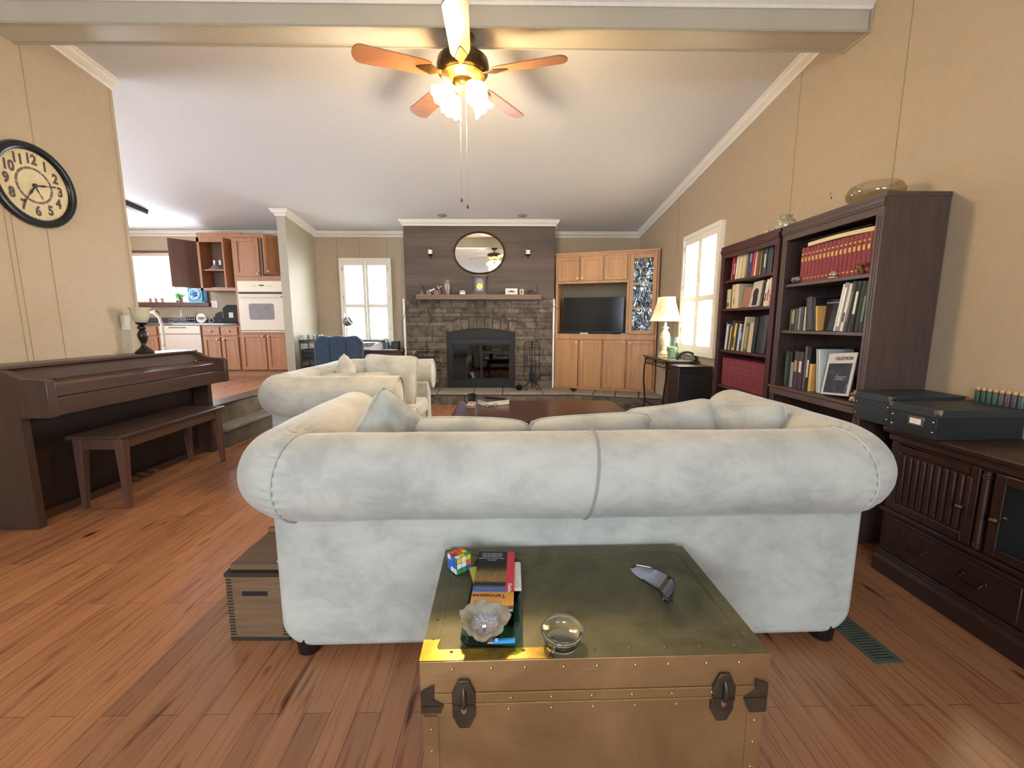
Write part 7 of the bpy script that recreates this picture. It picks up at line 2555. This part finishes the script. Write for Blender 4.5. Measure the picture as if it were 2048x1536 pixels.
# window sill things
for i, (x, lab) in enumerate(((-5.76, 'small pinkish flower pot at the far left of the kitchen sill'), (-5.67, 'second small pinkish flower pot from the left on the kitchen sill'), (-5.57, 'third small pinkish flower pot on the kitchen sill, nearest the fern'))):
    q = thing('flower_pot', lab, 'pot', (x, 7.095, 1.5315), 0, 'small pots on the kitchen sill')
    B().lathe([(0.020, 0), (0.028, 0.05), (0.031, 0.05), (0.031, 0.062), (0.026, 0.062), (0.0, 0.05)], 16).make('body', plain('#b58a86', 0.7), q)
fr = thing('potted_fern', 'small green fern in a brown pot on the kitchen window sill', 'plant', (-5.27, 7.09, 1.5315))
B().lathe([(0.025, 0), (0.036, 0.07), (0.038, 0.075), (0.0, 0.07)], 16).make('pot', plain('#8a5f50', 0.7), fr)
b = B()
rf = random.Random(5)
for i in range(60):
    a = rf.uniform(0, 2 * PI)
    L__ = rf.uniform(0.06, 0.14)
    p0 = Vector((0, 0, 0.07))
    p1 = Vector((math.cos(a) * L__ * 0.6, math.sin(a) * L__ * 0.3, 0.07 + L__ * rf.uniform(0.2, 0.7)))
    p2 = Vector((math.cos(a) * L__ * 1.1, math.sin(a) * L__ * 0.35, 0.07 + L__ * rf.uniform(-0.5, 0.4)))
    wv = Vector((-math.sin(a), math.cos(a), 0.3)) * 0.009
    b.add([tuple(p0), tuple(p1 - wv), tuple(p2), tuple(p1 + wv)], [(0, 1, 2, 3)])
b.make('fronds', plain('#5fae74', 0.6, var=0.3), fr, smooth=0)
fa = thing('blue_fan', 'small round blue desk fan on the right of the kitchen window sill', 'fan', (-4.985, 7.03, 1.5315))
b = B()
b.prism(rbox2(-0.115, 0.115, 0.005, 0.235, 0.03), 'y', -0.02, 0.02)
b.box(-0.10, 0.10, -0.03, 0.03, 0, 0.012)
b.make('housing', plain('#19a7dc', 0.3), fa, bevel=0.004)
b = B()
b.tube([(0.078 * math.cos(2 * PI * i / 28), -0.026, 0.12 + 0.078 * math.sin(2 * PI * i / 28)) for i in range(28)], 0.014, 8, True)
for q in range(5):
    a = 2 * PI * q / 5
    b.ball((0.055 * math.cos(a), -0.024, 0.12 + 0.055 * math.sin(a)), (0.02, 0.004, 0.012), 10, 6)
b.make('guard', plain('#dff0f8', 0.3), fa)
B().ball((0, -0.024, 0.12), (0.038, 0.012, 0.038)).make('hub', plain('#2668c4', 0.3), fa)
# kitchen ceiling light
kl = thing('kitchen_ceiling_light', 'flat dark framed ceiling light fixture in the kitchen', 'ceiling light', (-5.28, 6.10, zc(6.10)), 0, None, (R(-7), 0, 0))
b = B()
b.box(0.20, 0.30, -0.17, 0.17, -0.065, 0.0).box(-0.30, 0.30, -0.17, 0.17, -0.02, 0.0)
b.make('frame', plain('#37322f', 0.5), kl, bevel=0.01)
B().box(-0.32, 0.205, -0.16, 0.16, -0.075, -0.021).make('diffuser', emissive('#ffffff', 1.2), kl, bevel=0.01)
# white gooseneck tube in front of the dishwasher
gn = thing('gooseneck_stand', 'white curved tube stand in front of the dishwasher', 'stand', (-4.32, 5.45, KF + 0.001))
b = B()
b.lathe([(0.11, 0), (0.11, 0.015), (0.02, 0.03)], 24)
b.tube([(-0.01, 0, 0.02), (-0.01, 0, 0.45), (-0.005, 0, 0.78), (-0.03, 0, 0.88), (-0.09, 0, 0.94), (-0.16, 0, 0.945)], 0.017, 12)
b.tube([(-0.01, 0, 0.52), (0.04, 0, 0.46), (0.09, 0, 0.36)], 0.012, 10)
b.make('tube', plain('#ddd4cb', 0.35), gn)
B().ball((0.0, -0.018, 0.53), 0.014).make('clamp', M_CHROME, gn)
